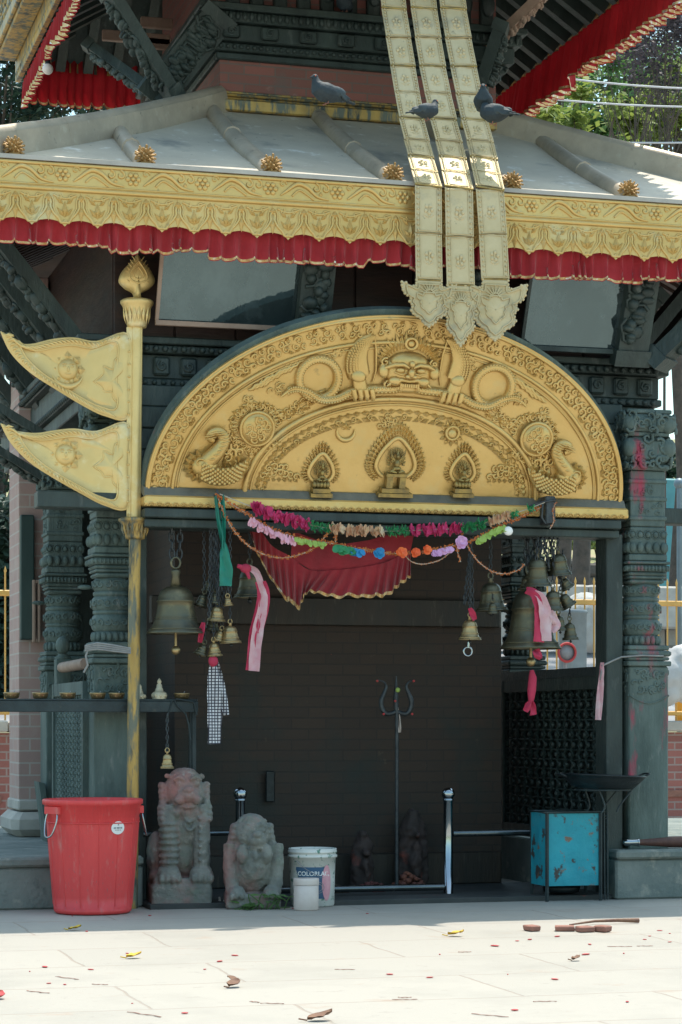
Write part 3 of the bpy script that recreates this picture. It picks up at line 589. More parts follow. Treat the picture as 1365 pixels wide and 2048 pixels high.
uf = MB(); uf.box(ux0-.02, ux0+.02, UY0, UY1, UZ-.10, UZ+.12, c=.005); uf.box(ux0-.16, ux0-.021, UY0, UY1-.02, UZ+.05, UZ+.85, c=.006); uf.box(ux0-.19, ux0-.161, UY0, UY1-.05, UZ+.08, UZ+.16, c=.006); uf.box(ux0+.021, ux1-.021, UY0-.02, UY0+.02, UZ-.12, UZ+.12); uf.box(ux1-.02, ux1+.02, UY0, UY1, UZ+.03, UZ+.12, c=.005); uf.box(ux0+.021, ux1-.021, UY1-.02, UY1+.02, UZ-.0, UZ+.12)
for i in range(50):
    y = UY0+(UY1-UY0)*i/50; [uf.tube([(ux0-.161, y+a, UZ+.23+.11*q+b) for a, b in spiral(0, 0, .045, i+q, 1, (-1)**i, 7)], .010, 4) for q in range(5)]
    uf.leaf((ux0-.02, y, UZ-.03), (ux0-.02, y, UZ-.095), .05, .01, (-1, 0, 0))
uf.build('upper_fascia', GOLDW, uroof)
# struts of the upper tier, boards between them coloured pale to imitate sunlit strips
def ustrut(u0, v0, y0, u1, v1, y1, w, t, side, seed, m=WOODG, nl=30):
    m = WOOD if m is WOODG else m
    a, b = P(u0, v0, y0), P(u1, v1, y1); o = strut(a, b, w, t, side, seed, m, nl)
ustrut(345, 190, 1.15, 215, -20, .75, .20, .07, (0, 1, 0), 201)
ustrut(318, 192, 1.35, 180, 92, 1.9, .13, .06, (.3, 1, 0), 204, WOODG, 44)
ustrut(318, 185, 1.30, 435, 35, 1.12, .22, .05, (1, .3, -.6), 205, WOODG, 40)
ustrut(975, 95, 1.2, 1090, -15, .6, .12, .06, (.3, 1, 0), 206, WOODL, 26)
ustrut(960, 180, 1.2, 1000, 60, .9, .14, .08, (.4, 1, 0), 208, WOOD, 30)
bd = MB()
for (u, v, u2) in ((205, 68, 340), (290, 84, 345), (282, 42, 345)):
    a, b = P(u, v, 2.6), P(u2, v, 2.6); bd.box(a.x, b.x, 2.58, 2.62, a.z-.045, a.z+.03, c=.004)
bd.build('sun_pale_boards', WOODL, uroof)
# ------------------------------------------------------------------ gilded arch panel over the doorway
YT = -.145; PHI = R(19); SP, CP = sin(PHI), cos(PHI)
tl, tr_ = P(291, 1000, YT), P(1243, 1010, YT); tcx = (tl.x+tr_.x)/2; ta = (tr_.x-tl.x)/2
tb = P(767, 991, YT).z; thh = 1
torana = thing('arch_panel', 'semicircular gilded relief panel with demon mask and deities above the doorway', 'relief panel', (tcx, YT, tb))
def lx(u, v):                     # photo point -> local (x from the centre line, z from the base line)
    d = ray(u, v); k = SP/CP; t = (YT-CAM.y-k*(CAM.z-tb))/(d.y+k*d.z); p = CAM+d*t; return p.x-tcx, (p.z-tb)/CP
def TB(mb, x0, x1, s0, s1, d0, d1): return mb.add([T3(x, s_, d) for x in (x0, x1) for d in (d1, d0) for s_ in (s0, s1)], [(0, 1, 3, 2), (4, 6, 7, 5), (0, 4, 5, 1), (2, 3, 7, 6), (0, 2, 6, 4), (1, 5, 7, 3)])
thh = lx(800, 630)[1]
def half(a, b, n=72): return ell(a, b, 0, pi, n)
def T3(x, z, d=0): return V(tcx+x, YT-z*SP-d*CP, tb+z*CP-d*SP)
def tplate(mb, a, b, y0, y1): mb.plate(half(a, b), y0, y1, 0, lambda x, y, z: T3(x, z, -y))
def archband(mb, a0, b0, a1, b1, d0, d1, n=72):      # flat raised band between two ellipses
    o, i_ = half(a0, b0, n), half(a1, b1, n); vs = []
    for (x, z), (p, q) in zip(o, i_): vs += [T3(x, z, d0), T3(x, z, d1), T3(p, q, d1), T3(p, q, d0)]
    mb.add(vs, [f for j in range(n) for f in ((4*j, 4*j+4, 4*j+5, 4*j+1), (4*j+1, 4*j+5, 4*j+6, 4*j+2), (4*j+2, 4*j+6, 4*j+7, 4*j+3))], 0, False)
w = MB(); tplate(w, ta+.012, thh+.032, .022, .13); w.build('backing_board', WOODG, torana)
w = MB(); N1, N2 = 90, 30; vs = []
for i in range(N2+1):             # hammered sheet: a fine grid with slight dents
    for j in range(N1+1):
        f = i/N2; t = pi*j/N1; x, z = ta*cos(t)*f, thh*sin(t)*f; e = noise.fractal(V(x*4, z*4, 3), 1, 2, 3)*.006
        vs.append(T3(x, z, -.004+(e if i < N2 else 0)))
w.add(vs, [(i*(N1+1)+j, (i+1)*(N1+1)+j, (i+1)*(N1+1)+j+1, i*(N1+1)+j+1) for i in range(N2) for j in range(N1)], 0, True)
archband(w, ta, thh, ta-.02, thh-.02, -.02, .012)
w.build('gilt_sheet', GOLD, torana)
# outer border: two ridges with scrolling foliage between
A1, B1 = .893*ta, .852*thh
w = MB()
w.tube([T3(x, z, .004) for x, z in half(A1, B1)], .012, 6); w.tube([T3(x, z, .002) for x, z in half(A1-.03, B1-.03)], .006, 5); w.tube([T3(x, z, .008) for x, z in half(ta-.018, thh-.018)], .011, 6)
rr = random.Random(4); nb = 50
for i in range(nb):
    t = pi*(i+.5)/nb; am, bm2 = (A1+ta)/2, (B1+thh)/2; c = V(am*cos(t), bm2*sin(t), 0); tg = V(-am*sin(t), bm2*cos(t), 0).normalized(); nm = V(tg.y, -tg.x, 0); wd = (ta-A1)*.40*(.75+.25*abs(cos(t)))
    s_ = (-1)**i
    for (o1, o2, r, tn, sg) in ((.0, .25*s_, .5, 1.15, s_), (.45, -.35*s_, .36, 1.0, -s_), (-.42, -.45*s_, .34, .9, s_)):
        cc = c+tg*o1*wd+nm*o2*wd; q = spiral(0, 0, wd*r, rr.uniform(0, 6), tn, sg, 10)
        w.tube([T3(cc.x+tg.x*a+nm.x*b, cc.y+tg.y*a+nm.y*b, .003) for a, b in q], [wd*.15*(1-.45*k/10) for k in range(11)], 5)
    for s2 in (-1, 1):
        p = c+nm*s2*wd*.55; e = p+tg*wd*.7*s_+nm*s2*wd*.35; w.leaf(T3(p.x, p.y, 0), T3(e.x, e.y, 0), wd*.42, .016)
w.build('foliage_border', GOLD, torana)
# inner arch: double ridge and a row of overlapping leaves
A2, B2 = lx(1072, 985)[0]*.5-lx(489, 985)[0]*.5, lx(785, 797)[1]
icx = (lx(1072, 985)[0]+lx(489, 985)[0])/2
def I3(x, z, d=0): return T3(icx+x, z, d)
w = MB()
w.tube([I3(x, z, .006) for x, z in half(A2, B2)], .018, 7); w.tube([I3(x, z, .003) for x, z in half(A2-.035, B2-.035)], .008, 5)
nl = 48
for i in range(nl):
    t = pi*(i+.5)/nl
    for k, (q, ln) in enumerate(((.075, .06), (.105, .05))):
        a, b = A2-q, B2-q; c = V(a*cos(t), b*sin(t), 0); tg = V(-a*sin(t), b*cos(t), 0).normalized()*(1 if t < pi/2 else -1); nm = V(cos(t), sin(t), 0)
        e = c+tg*ln-nm*.028*(k == 1); w.leaf(I3(c.x, c.y, 0), I3(e.x, e.y, 0), .034, .017)
    if i % 2: w.tube([I3(c.x+p, c.y+q2, .002) for p, q2 in spiral(0, 0, .02, i, 1, 1, 7)], .006, 4)
w.build('inner_arch', GOLD, torana)
# mask with snakes, arms, makaras, medallions -- drawn on the left from the photo, mirrored on the right
def both(fn):
    for sg in (1, -1): fn(lambda x, z, d=0: T3(mcx+sg*(x-mcx), z, d), sg)
def one(fn, sg): fn(lambda x, z, d=0: T3(mcx+sg*(x-mcx), z, d), sg)
mcx = lx(814, 757)[0]
def L(u, v): x, z = lx(u, v); return (x, z)
snake = MB()
def mk_snake(F, sg):
    cx, cz = L(637, 757); r = .118; k = 30; ring = [(cx+r*cos(2*pi*i/k), cz+r*.98*sin(2*pi*i/k)) for i in range(k)]
    snake.tube([F(x, z, .010) for x, z in ring], .027, 9, closed=True)
    for i in range(44):
        a = 2*pi*i/44; 
        for rr_ in (.105, .131): snake.sph(F(cx+rr_*cos(a), cz+rr_*sin(a), .032), (.0085, .006, .0085), 5, 4)
    pts = smoothpts([(*L(561, 792), 0), (*L(585, 777), 0), (*L(612, 781), 0), (*L(640, 797), 0), (*L(672, 796), 0), (*L(705, 782), 0), (*L(745, 778), 0), (*L(790, 776), 0), (mcx, L(820, 768)[1], 0)], 6); n_ = len(pts)
    rs = [.006+.022*min(1, i/(n_*.35)) for i in range(n_)]
    snake.tube([F(p.x, p.y, .022) for p in pts], rs, 8)
    for i in range(4, n_-1):
        for o in (-.012, .012): snake.sph(F(pts[i].x, pts[i].y+o, .022+rs[i]*.9), (.008, .005, .009), 5, 4)
for sg_ in (1, -1): snake = MB(); one(mk_snake, sg_); snake.build('coiled_serpent', GOLD, torana)
arm = MB()
def mk_arm(F, sg):
    top = V(*L(748, 670), 0); bot = V(*L(712, 748), 0)
    pts = smoothpts([(*L(745, 672), 0), (*L(727, 685), 0), (*L(714, 710), 0), (*L(713, 735), 0), (*L(717, 752), 0)], 5); n_ = len(pts)
    arm.tube([F(p.x, p.y, .01) for p in pts], [.010+.062*sin(pi*min(1, (i+1)/n_*.62)) for i in range(n_)], 12, sq=.42)
    for i in range(n_-3):
        for j in range(-3, 4):
            wd = .010+.062*sin(pi*min(1, (i+1)/n_*.62)); o = j/3.6*wd
            b = F(pts[i].x+o, pts[i].y, .01+.38*wd*math.sqrt(max(0, 1-(j/3.6)**2))); arm.leaf(b+V(0, 0, .012), b-V(0, .003, .014), .018, .006)
    e = V(*L(750, 760), 0); arm.tube([F(*L(748, 668), .01), F(*L(752, 700), .01), F(*L(752, 740), .01), F(*L(745, 765), .01)], [.004, .008, .008, .005], 6)
    arm.sph(F(*L(715, 750), .03), (.048, .028, .042), 14, 9)
    arm.tube([F(*L(716, 757), .03), F(*L(722, 788), .035)], [.042, .046], 12, sq=.5)
    for k in range(4): arm.tube([F(*L(703+k*12, 776), .055), F(*L(705+k*12, 789), .062), F(*L(706+k*12, 797), .05)], [.016, .017, .012], 7)
for sg_ in (1, -1): arm = MB(); one(mk_arm, sg_); arm.build('mask_arm', GOLD, torana)
fc = MB()
mz = L(822, 742)[1]
def M3(x, z, d=0): return T3(mcx+x, mz+z, d)
fc.sph(M3(0, .01, 0), (.165, .055, .10), 20, 12); fc.sph(M3(0, .05, .0), (.125, .065, .065), 18, 10)
for sg in (-1, 1):
    fc.sph(M3(sg*.062, .012, .062), (.030, .02, .018), 12, 8); fc.tube([M3(sg*x, z, d) for x, z, d in ((.012, .03, .075), (.05, .048, .075), (.10, .042, .062), (.15, .02, .045), (.165, -.01, .03))], [.008, .013, .014, .012, .007], 7)
    fc.tube([M3(sg*x, z, .065) for x, z in ((.02, -.005), (.06, -.012), (.10, .0))], [.005, .008, .004], 6)
    fc.sph(M3(sg*.155, -.0, .03), (.035, .03, .045), 10, 7)
    for k in range(3): fc.tube([M3(sg*(.15+a), -.01+k*.03+b, .03) for a, b in spiral(0, 0, .028, k, 1.2, sg, 9)], .008, 5)
    fc.sph(M3(sg*.085, -.055, .05), (.045, .03, .03), 10, 7); fc.tube([M3(sg*.05, -.065, .07), M3(sg*.055, -.10, .075), M3(sg*.045, -.125, .06)], [.011, .008, .002], 6)
    fc.tube([M3(sg*x, z, .06) for x, z in ((.0, -.052), (.05, -.045), (.10, -.055), (.135, -.085))], [.012, .014, .012, .005], 7)
    fc.sph(M3(sg*.02, -.022, .082), (.018, .018, .014), 9, 6); fc.tube([M3(sg*(.12+a), -.085+b, .03) for a, b in spiral(0, 0, .03, 2, 1.2, sg, 9)], .010, 5)
fc.sph(M3(0, .0, .08), (.02, .025, .03), 10, 7); fc.sph(M3(0, .055, .085), (.018, .012, .02), 8, 6)
for j in range(7): TB(fc, mcx-.045+.0135*j-.005, mcx-.045+.0135*j+.005, mz-.085, mz-.065, .05, .085)
fc.sph(M3(0, -.10, .03), (.09, .035, .03), 12, 7)
for j in range(21):
    a = R(8+164*j/20); r0, r1 = .12, .205+.02*(j % 2)
    fc.leaf(M3(r0*1.12*cos(a), .035+r0*sin(a)*.75, .01), M3(r1*cos(a), .04+r1*sin(a)*.88, .004), .036, .022)
    if j < 20: a += R(4); fc.tube([M3(1.12*.13*cos(a), .035+.13*.75*sin(a), .008), M3(.185*cos(a), .04+.185*.88*sin(a), .006)], .005, 4)
fc.tube([M3(.035*cos(i*pi/8), .165+.032*sin(i*pi/8), .028) for i in range(16)], .010, 6, closed=True); fc.sph(M3(0, .165, .02), (.024, .016, .022), 10, 7)
fc.build('demon_mask', GOLD, torana)
mcx = lx(798, 856)[0]
med = MB()
def mk_med(F, sg):
    cx, cz = L(513, 856); r = .098
    for i in range(10): pass
    prof = [(r*1.0, 0), (r*1.0, .02), (r*.93, .034), (r*.72, .05), (r*.4, .058), (.001, .06)]
    M = Matrix(((1, 0, 0), (0, -SP, -CP), (0, CP, -SP))); med.lathe(prof, 28, F(cx, cz, 0), M=M)
    med.tube([F(cx+r*cos(i*pi/16), cz+r*sin(i*pi/16), .026) for i in range(32)], .011, 6, closed=True)
    rr = random.Random(3)
    for i in range(15):
        a, q = rr.uniform(0, 6.3), r*.68*math.sqrt(rr.random()); h = .03+.026*(1-(q/r)**2)
        med.tube([F(cx+q*cos(a)+x, cz+q*sin(a)+z, h+.008) for x, z in spiral(0, 0, .026, rr.uniform(0, 6), 1, 1, 8)], [.009-.0006*k for k in range(9)], 5)
for sg_ in (1, -1): med = MB(); one(mk_med, sg_); med.build('leafy_medallion', GOLD, torana)
mcx = lx(782, 920)[0]
mak = MB()
def mk_mak(F, sg):
    q = lambda *a: [F(*L(u, v), d) for u, v, d in a]
    tr = smoothpts([(*L(408, 925), .03), (*L(425, 908), .04), (*L(438, 893), .035), (*L(446, 878), .03), (*L(443, 866), .028), (*L(431, 861), .028), (*L(420, 866), .026), (*L(419, 876), .022), (*L(427, 880), .02)], 4); n_ = len(tr)
    mak.tube([F(p.x, p.y, p.z) for p in tr], [.055-.038*(i/(n_-1))**.8 for i in range(n_)], 10, sq=.8)
    mak.sph(F(*L(408, 930), .02), (.085, .06, .07), 16, 10); mak.sph(F(*L(398, 922), .05), (.03, .02, .024), 10, 7)
    mak.tube(q((385, 925, .02), (388, 938, .025), (402, 948, .03), (420, 952, .03)), [.012, .018, .02, .014], 7)
    bd_ = smoothpts([(*L(400, 938), .02), (*L(420, 948), .03), (*L(445, 950), .035), (*L(468, 945), .03), (*L(485, 932), .02), (*L(497, 916), .01)], 5); n_ = len(bd_)
    mak.tube([F(p.x, p.y, p.z) for p in bd_], [.05+.012*sin(pi*i/n_)-.05*(i/n_)**2 for i in range(n_)], 10, sq=.7)
    for i in range(0, n_-2):
        for o in (-.025, 0, .025): mak.leaf(F(bd_[i].x-.01, bd_[i].y+o, .05), F(bd_[i].x+.018, bd_[i].y+o, .05), .022, .012)
    for i in range(0, n_-3, 1):
        for o in (-.036, -.012, .012, .036):
            if abs(o) < .05*(1-(i/n_)**2)+.01: mak.sph(F(bd_[i].x, bd_[i].y+o+.012*(i % 2), .035+.045*(1-(i/n_)**2)), (.011, .010, .013), 6, 4)
    for i in range(3, len(tr)-5, 2): p, q_ = tr[i], tr[i+1]; mak.tube([F(p.x-.035, p.y-.008, p.z+.02), F(p.x, p.y+.0, p.z+.05-.001*i), F(p.x+.035, p.y+.010, p.z+.02)], [.003, .006, .003], 5)
    for i in range(5): mak.tube(q((391+i*6, 944+i*1.5, .055), (391+i*6, 951+i*1.5, .06)), [.008, .002], 5)
    mak.tube([F(L(398, 920)[0]+.026*cos(t), L(398, 920)[1]+.02*sin(t), .065) for t in [2*pi*k/10 for k in range(10)]], .006, 5, closed=True)
    for i in range(9): a_ = R(110+22*i); mak.leaf(F(L(405, 932)[0]+.06*cos(a_), L(405, 932)[1]+.05*sin(a_), .04), F(L(405, 932)[0]+.125*cos(a_), L(405, 932)[1]+.105*sin(a_), .006), .04, .03)
    for (u, v, u2, v2) in ((384, 905, 376, 935), (380, 918, 370, 942), (388, 938, 380, 952), (400, 950, 412, 965), (430, 955, 440, 972), (455, 955, 462, 968), (450, 938, 452, 908), (463, 935, 470, 905), (476, 925, 486, 900)): mak.leaf(F(*L(u, v), .01), F(*L(u2, v2), .004), .04, .022)
    for i, (u, v) in enumerate(((462, 905), (455, 915), (470, 892), (480, 905), (464, 925), (452, 900))): mak.tube([F(L(u, v)[0]+a, L(u, v)[1]+b, .006) for a, b in spiral(0, 0, .03, i*1.3, 1.1, (-1)**i, 9)], [.011-.0006*k for k in range(10)], 6)
for sg_ in (1, -1): mak = MB(); one(mk_mak, sg_); mak.build('sea_monster', GOLD, torana)
# foliage and clouds filling the field
mcx = lx(800, 800)[0]
fo = MB()
def mk_fo(F, sg):
    rr = random.Random(8)
    def sc_(u, v, s, n_=1):
        x, z = L(u, v); q = spiral(x, z, s, rr.uniform(0, 6.3), rr.uniform(.8, 1.2), rr.choice((-1, 1)), 9); fo.tube([F(a, b, .003) for a, b in q], [s*.28*(1-.06*k) for k in range(10)], 5)
    def lf(u, v, u2, v2, w_): fo.leaf(F(*L(u, v), 0), F(*L(u2, v2), 0), w_, .018)
    for i in range(34):                       # spray round the medallion
        a = R(20+i*9.2); r1 = 42+8*rr.random()
        u, v = 513+r1*cos(a), 856-r1*sin(a); sc_(u, v, .027); lf(u, v, u+13*cos(a+.6), v-13*sin(a+.6), .028)
    for i in range(30):                       # tail of foliage to the arch crown
        f = i/30; u = 550+f*95; v = 838-f*45+rr.uniform(-12, 10); sc_(u, v, .024*(1.2-.5*f)); lf(u, v, u+12, v-6+rr.uniform(-6, 6), .026)
    for k, (u0, v0) in enumerate(((497, 780), (520, 765), (545, 752))):   # flame-like cloud
        for j in range(4):
            u, v = u0+j*9, v0-j*3; fo.tube([F(*L(u+a, v+b), .003) for a, b in ((0, 0), (8, -2), (14, -10), (22, -12), (28, -22))], [.006, .012, .012, .010, .003], 6)
    for i in range(12): sc_(560+rr.uniform(-40, 25), 775+rr.uniform(-16, 16), .022)
    for i in range(10): sc_(672+rr.uniform(-10, 14), 705+rr.uniform(-20, 18), .024)
    for i in range(8): sc_(490+rr.uniform(-14, 14), 815+rr.uniform(-20, 12), .022)
both(mk_fo); fo.build('cloud_foliage', GOLD, torana)
# lower field: three shrine figures in flame haloes, sun, moon and clouds
def shrine(u, v, hw, hh, nl, label, style):
    cx, cz = L(u, v); hal = MB()
    def mand(s, n_=40): return [(cx+hw*s*(cos(t))*(1-.18*max(0, sin(t))), cz+hh*s*(sin(t) if sin(t) > 0 else .62*sin(t))+(hh*s*.16*max(0, sin(t))**9)) for t in [R(-52)+(R(284))*i/n_ for i in range(n_+1)]]
    o = mand(.66); hal.tube([T3(x, z, .006) for x, z in o], .015, 7)
    for s_, ln in ((.74, .18), (.88, .17)):
        o = mand(s_, nl); o2 = mand(s_+ln, nl)
        for i in range(1, nl):
            (x, z), (p, q) = o[i], o2[i]; up_ = .25*ln*hh; hal.leaf(T3(x, z, 0), T3(p, q+up_, 0), hw*.21, .02)
            hal.tube([T3(x, z, .004), T3((x+p)/2, (z+q+up_)/2, .012), T3(p, q+up_, .002)], .0035, 4)
    h_ = hal.build('flame_halo', GOLD, torana)
    fg = MB(); bz = L(u, 990)[1]; H_ = cz+hh*.62-bz; w0 = hw*.58
    TB(fg, cx-w0, cx+w0, bz, bz+.022, .003, .07); TB(fg, cx-w0*.8, cx+w0*.8, bz+.024, bz+.05, .003, .06)
    if style: TB(fg, cx-w0*.55, cx-w0*.2, bz+.052, bz+.12, .003, .055); TB(fg, cx+w0*.2, cx+w0*.55, bz+.052, bz+.12, .003, .055); TB(fg, cx-w0*.6, cx+w0*.6, bz+.122, bz+.14, .003, .058)
    else:
        for j in range(5): fg.sph(T3(cx-w0*.6+w0*.3*j, bz+.07, .03), (.016, .02, .022), 7, 5)
    b0 = bz+(.15 if style else .10); s = (H_-(b0-bz))/.30
    body = MB(); body.sph(T3(cx, b0+.03*s, .03), (.055*s, .03, .03*s), 12, 7); body.sph(T3(cx, b0+.09*s, .03), (.034*s, .024, .05*s), 12, 8); body.sph(T3(cx, b0+.165*s, .036), (.021*s, .02, .026*s), 10, 7); body.tube([T3(cx, b0+.18*s, .034), T3(cx, b0+.225*s, .03)], [.02*s, .004], 8)
    for sg in (-1, 1):
        for q in range(3 if style else 2): body.tube([T3(cx+sg*.025*s, b0+.12*s, .03), T3(cx+sg*(.06+.01*q)*s, b0+(.10+.05*q)*s, .03), T3(cx+sg*(.05+.018*q)*s, b0+(.15+.05*q)*s, .034)], [.012*s, .010*s, .006*s], 6)
        body.tube([T3(cx+sg*.03*s, b0+.025*s, .045), T3(cx+sg*.07*s, b0+.01*s, .05), T3(cx+sg*.01*s, b0-.0*s, .06)], [.018*s, .018*s, .012*s], 7)
    fg.merge(body)
    for i in range(26):                       # openwork flames behind the figure
        t = R(-15+210*i/25); r0 = .085*s; x0, z0 = cx+r0*.8*cos(t), b0+.09*s+r0*1.15*sin(t); x1, z1 = cx+r0*1.22*cos(t), b0+.09*s+r0*1.75*sin(t)+.01
        if z0 > bz+.04: fg.tube([T3(x0, z0, .012), T3((x0+x1)/2+.006*(-1)**i, (z0+z1)/2, .018), T3(x1, z1, .012)], [.008*s, .0075*s, .002], 5)
    fg.build('deity_figure', GOLDD, torana)
shrine(642, 945, .115, .150, 24, '', 0); shrine(791, 930, .185, .215, 36, '', 1); shrine(925, 945, .115, .150, 24, '', 0)
def cloud(u, v, s):
    w = MB(); x, z = L(u, v)
    for i in range(13):
        a, b = (i % 7-3)*.034*s, -.018*s*(i % 7-3)**2*.15+(.035*s if i >= 7 else 0)
        if i >= 7 and abs(i % 7-2.5) > 2: continue
        w.tube([T3(x+a+p, z+b+q, .003) for p, q in spiral(0, 0, .026*s, i, 1, (-1)**i, 8)], .0075*s, 5)
    for i in range(7): w.leaf(T3(x+(i-3)*.03*s, z-.03*s, 0), T3(x+(i-3)*.038*s, z-.058*s, 0), .03*s, .012)
    w.build('cloud_relief', GOLD, torana)
cloud(560, 945, 1); cloud(1012, 948, 1); cloud(783, 848, .7)
w = MB(); x, z = L(692, 862)
w.tube([T3(x+.055*cos(t), z+.055*sin(t), .004) for t in [R(170+200*i/16) for i in range(17)]], [.004+.012*sin(pi*i/16) for i in range(17)], 6)
for i in range(5): w.leaf(T3(x, z+.01, .002), T3(x+.04*cos(R(20+35*i)), z+.01+.045*sin(R(20+35*i)), 0), .022, .010)
w.build('moon_relief', GOLD, torana); w = MB(); x, z = L(905, 866); w.tube([T3(x+.04*cos(i*pi/8), z+.04*sin(i*pi/8), .006) for i in range(16)], .010, 6, closed=True); w.sph(T3(x, z, .0), (.032, .014, .032), 12, 7)
for i in range(12): a = i*pi/6; w.leaf(T3(x+.045*cos(a), z+.045*sin(a), 0), T3(x+.085*cos(a), z+.085*sin(a), 0), .028, .012)
w.build('sun_relief', GOLD, torana)
# sloping ledge and corded moulding along the foot
w = MB(); z0 = P(767, 1024, YT).z-tb; z1 = P(767, 1004, YT).z-tb; zt = .012
w.add([T3(x_*(ta+.012), z_, d_) for d_a, d_b in ((.01, .075),) for (x_, z_, d_) in ((-1, zt, d_a), (1, zt, d_a), (1, z1, d_b), (-1, z1, d_b), (-1, zt, -.15), (1, zt, -.15), (1, z1, -.15), (-1, z1, -.15))], [(0, 3, 2, 1), (0, 1, 5, 4), (3, 7, 6, 2), (0, 4, 7, 3), (1, 2, 6, 5)])
w.build('sloping_ledge', mat('oxidised_ledge_metal', (.20, .19, .15), (.12, .12, .10), 6, .6, .3, .2, 30), torana)
w = MB(); w.box(tcx-ta-.015, tcx+ta+.025, YT-.062, YT+.15, tb+z0, tb+z1-.002, c=.01); w.tube([T3(-ta-.012, (z0+z1)/2, .068), T3(ta+.022, (z0+z1)/2, .068)], .020, 8)
k = 62
for i in range(k):
    x = -ta+2*ta*(i+.5)/k
    for r_ in (.021, .012): w.tube([T3(x+r_*cos(t), (z0+z1)/2-.012+r_*1.1*sin(t), .088-.014*abs(cos(t))*0) for t in [pi*j/6 for j in range(7)]], .0038, 4)
w.build('corded_moulding', GOLD, torana)
for x in (.86,):
    sp = MB(); p = T3(*lx(1034, 690), 0); sp.tube([p+V(0, .08, -.06), p+V(0, .08, 0), p+V(0, .08, .08)], [.02, .013, .006], 7); sp.build('edge_spike', GOLDD, torana)

# ------------------------------------------------------------------ three plate ribbons hanging from the pinnacle over the eave
def ribbon(name, label, ctr, hws, tipv, tipw, yend, zoff):
    rt = P(ctr[-1][0], ctr[-1][1], yend); root = thing('metal_ribbon', label, 'ribbon banner', (rt.x, rt.y, rt.z), 'plate ribbons hanging over the eave')
    pts = []
    for (u, v, y) in ctr: pts.append(P(u, v, y))
    hw = hws
    # resample into plates about 0.205 m long, with the bend at the eave kept
    path = [pts[0]]
    for a, b in zip(pts, pts[1:]): path.append(b)
    segs = []; bend = [i for i, c in enumerate(ctr) if len(c) > 2 and abs(c[2]-yend) < 1e-6][0]
    def resample(pp, L_):
        ds = [0]
        for a, b in zip(pp, pp[1:]): ds.append(ds[-1]+(b-a).length)
        k = max(1, round(ds[-1]/L_)); out = []
        for i in range(k+1):
            d_ = ds[-1]*i/k; j = max(q for q in range(len(ds)) if ds[q] <= d_+1e-9); j = min(j, len(pp)-2); f = (d_-ds[j])/max(1e-9, ds[j+1]-ds[j]); out.append(pp[j].lerp(pp[j+1], f))
        return out
    up = resample(smoothpts(path[:bend+1], 6), .205); dn = resample(path[bend:], .27); al = up+dn[1:]
    for i, (a, b) in enumerate(zip(al, al[1:])):
        d_ = (b-a); ln = d_.length; d_.normalize(); X = V(1, 0, 0); X = (X-d_*X.dot(d_)).normalized(); Nn = X.cross(d_).normalized()
        if Nn.y > 0: Nn = -Nn
        mb = MB(); rr = random.Random(i*7+int(zoff*1000)); jit = Nn*rr.uniform(-.004, .004); a2, b2 = a+jit, b+jit+Nn*.007
        vs = []; nx, nyy = 6, 5
        for r_ in range(nyy+1):
            for c_ in range(nx+1):
                f, g_ = r_/nyy, c_/nx*2-1; e = noise.noise(V(i*3.1+f*2, g_*2, zoff*50))*.004+.006*(1-g_*g_)
                vs.append(a2.lerp(b2, f)*1+d_*(.004-.008*f)+X*hw*g_+Nn*e)
        k0 = len(vs); vs += [p-Nn*.006 for p in vs]
        mb.add(vs[:k0], [(r_*(nx+1)+c_, r_*(nx+1)+c_+1, (r_+1)*(nx+1)+c_+1, (r_+1)*(nx+1)+c_) for r_ in range(nyy) for c_ in range(nx)], 0, True)
        mb.add(vs[k0:], [(r_*(nx+1)+c_+1, r_*(nx+1)+c_, (r_+1)*(nx+1)+c_, (r_+1)*(nx+1)+c_+1) for r_ in range(nyy) for c_ in range(nx)], 0, True)
        for sg in (-1, 1):
            mb.tube([a2+X*sg*hw*.99, b2+X*sg*hw*.99], .005, 6); mb.tube([a2+X*sg*hw*.66+Nn*.005+d_*.012, b2+X*sg*hw*.66+Nn*.005-d_*.012], .0035, 5)
            for j in range(9): mb.sph(a2.lerp(b2, (j+.5)/9)+X*sg*hw*.83+Nn*.006, .0068, 6, 4)
        mb.tube([a2+d_*.012+X*hw*-.64+Nn*.006, a2+d_*.012+X*hw*.64+Nn*.006], .003, 5); mb.tube([b2-d_*.012+X*hw*-.64+Nn*.006, b2-d_*.012+X*hw*.64+Nn*.006], .003, 5)
        c = a2.lerp(b2, .5)+Nn*.007                               # small stamped flower
        for q in range(5): an = q*2*pi/5+i; mb.sph(c+X*.02*cos(an)+d_*.022*sin(an), (.012, .007, .014), 7, 4)
        mb.tube([c-d_*.02, c+d_*.055], [.005, .002], 5)
        for sg in (-1, 1): mb.leaf(c+d_*.05, c+d_*.03+X*sg*.035, .016, .006, Nn)
        mb.build('ribbon_plate', RIB, root)
        h_ = MB(); h_.tube([b-X*hw*1.03+Nn*.004, b+X*hw*1.03+Nn*.004], .0075, 7); h_.build('hinge_pin', BRASSL if i % 2 else GOLDD, root)
    # leaf-shaped end
    e = al[-1]; S_ = depth(e)/FP; H_ = (tipv-ctr[-1][1])*S_; tw = tipw*S_/2
    half_ = [(hw, 0), (hw*1.02, -.10), (hw*1.25, -.14), (tw*.97, -.05), (tw*1.0, -.13), (tw*.93, -.27), (tw*.80, -.34), (tw*.66, -.37), (tw*.72, -.47), (tw*.60, -.56), (tw*.66, -.66), (tw*.52, -.76), (tw*.30, -.83), (tw*.20, -.92), (0, -1.0)]
    hp_ = [(p.x, p.y) for p in smoothpts([(x, z*H_, 0) for x, z in half_], 3)]; ol = hp_+[(-x, z) for x, z in hp_[::-1][1:]]
    if zoff == 0: ol = hp_+[(-x*.94, z) for x, z in hp_[::-1][1:]]
    lf = MB(); n_ = len(ol)
    cen = (0, -.5*H_); rings = []
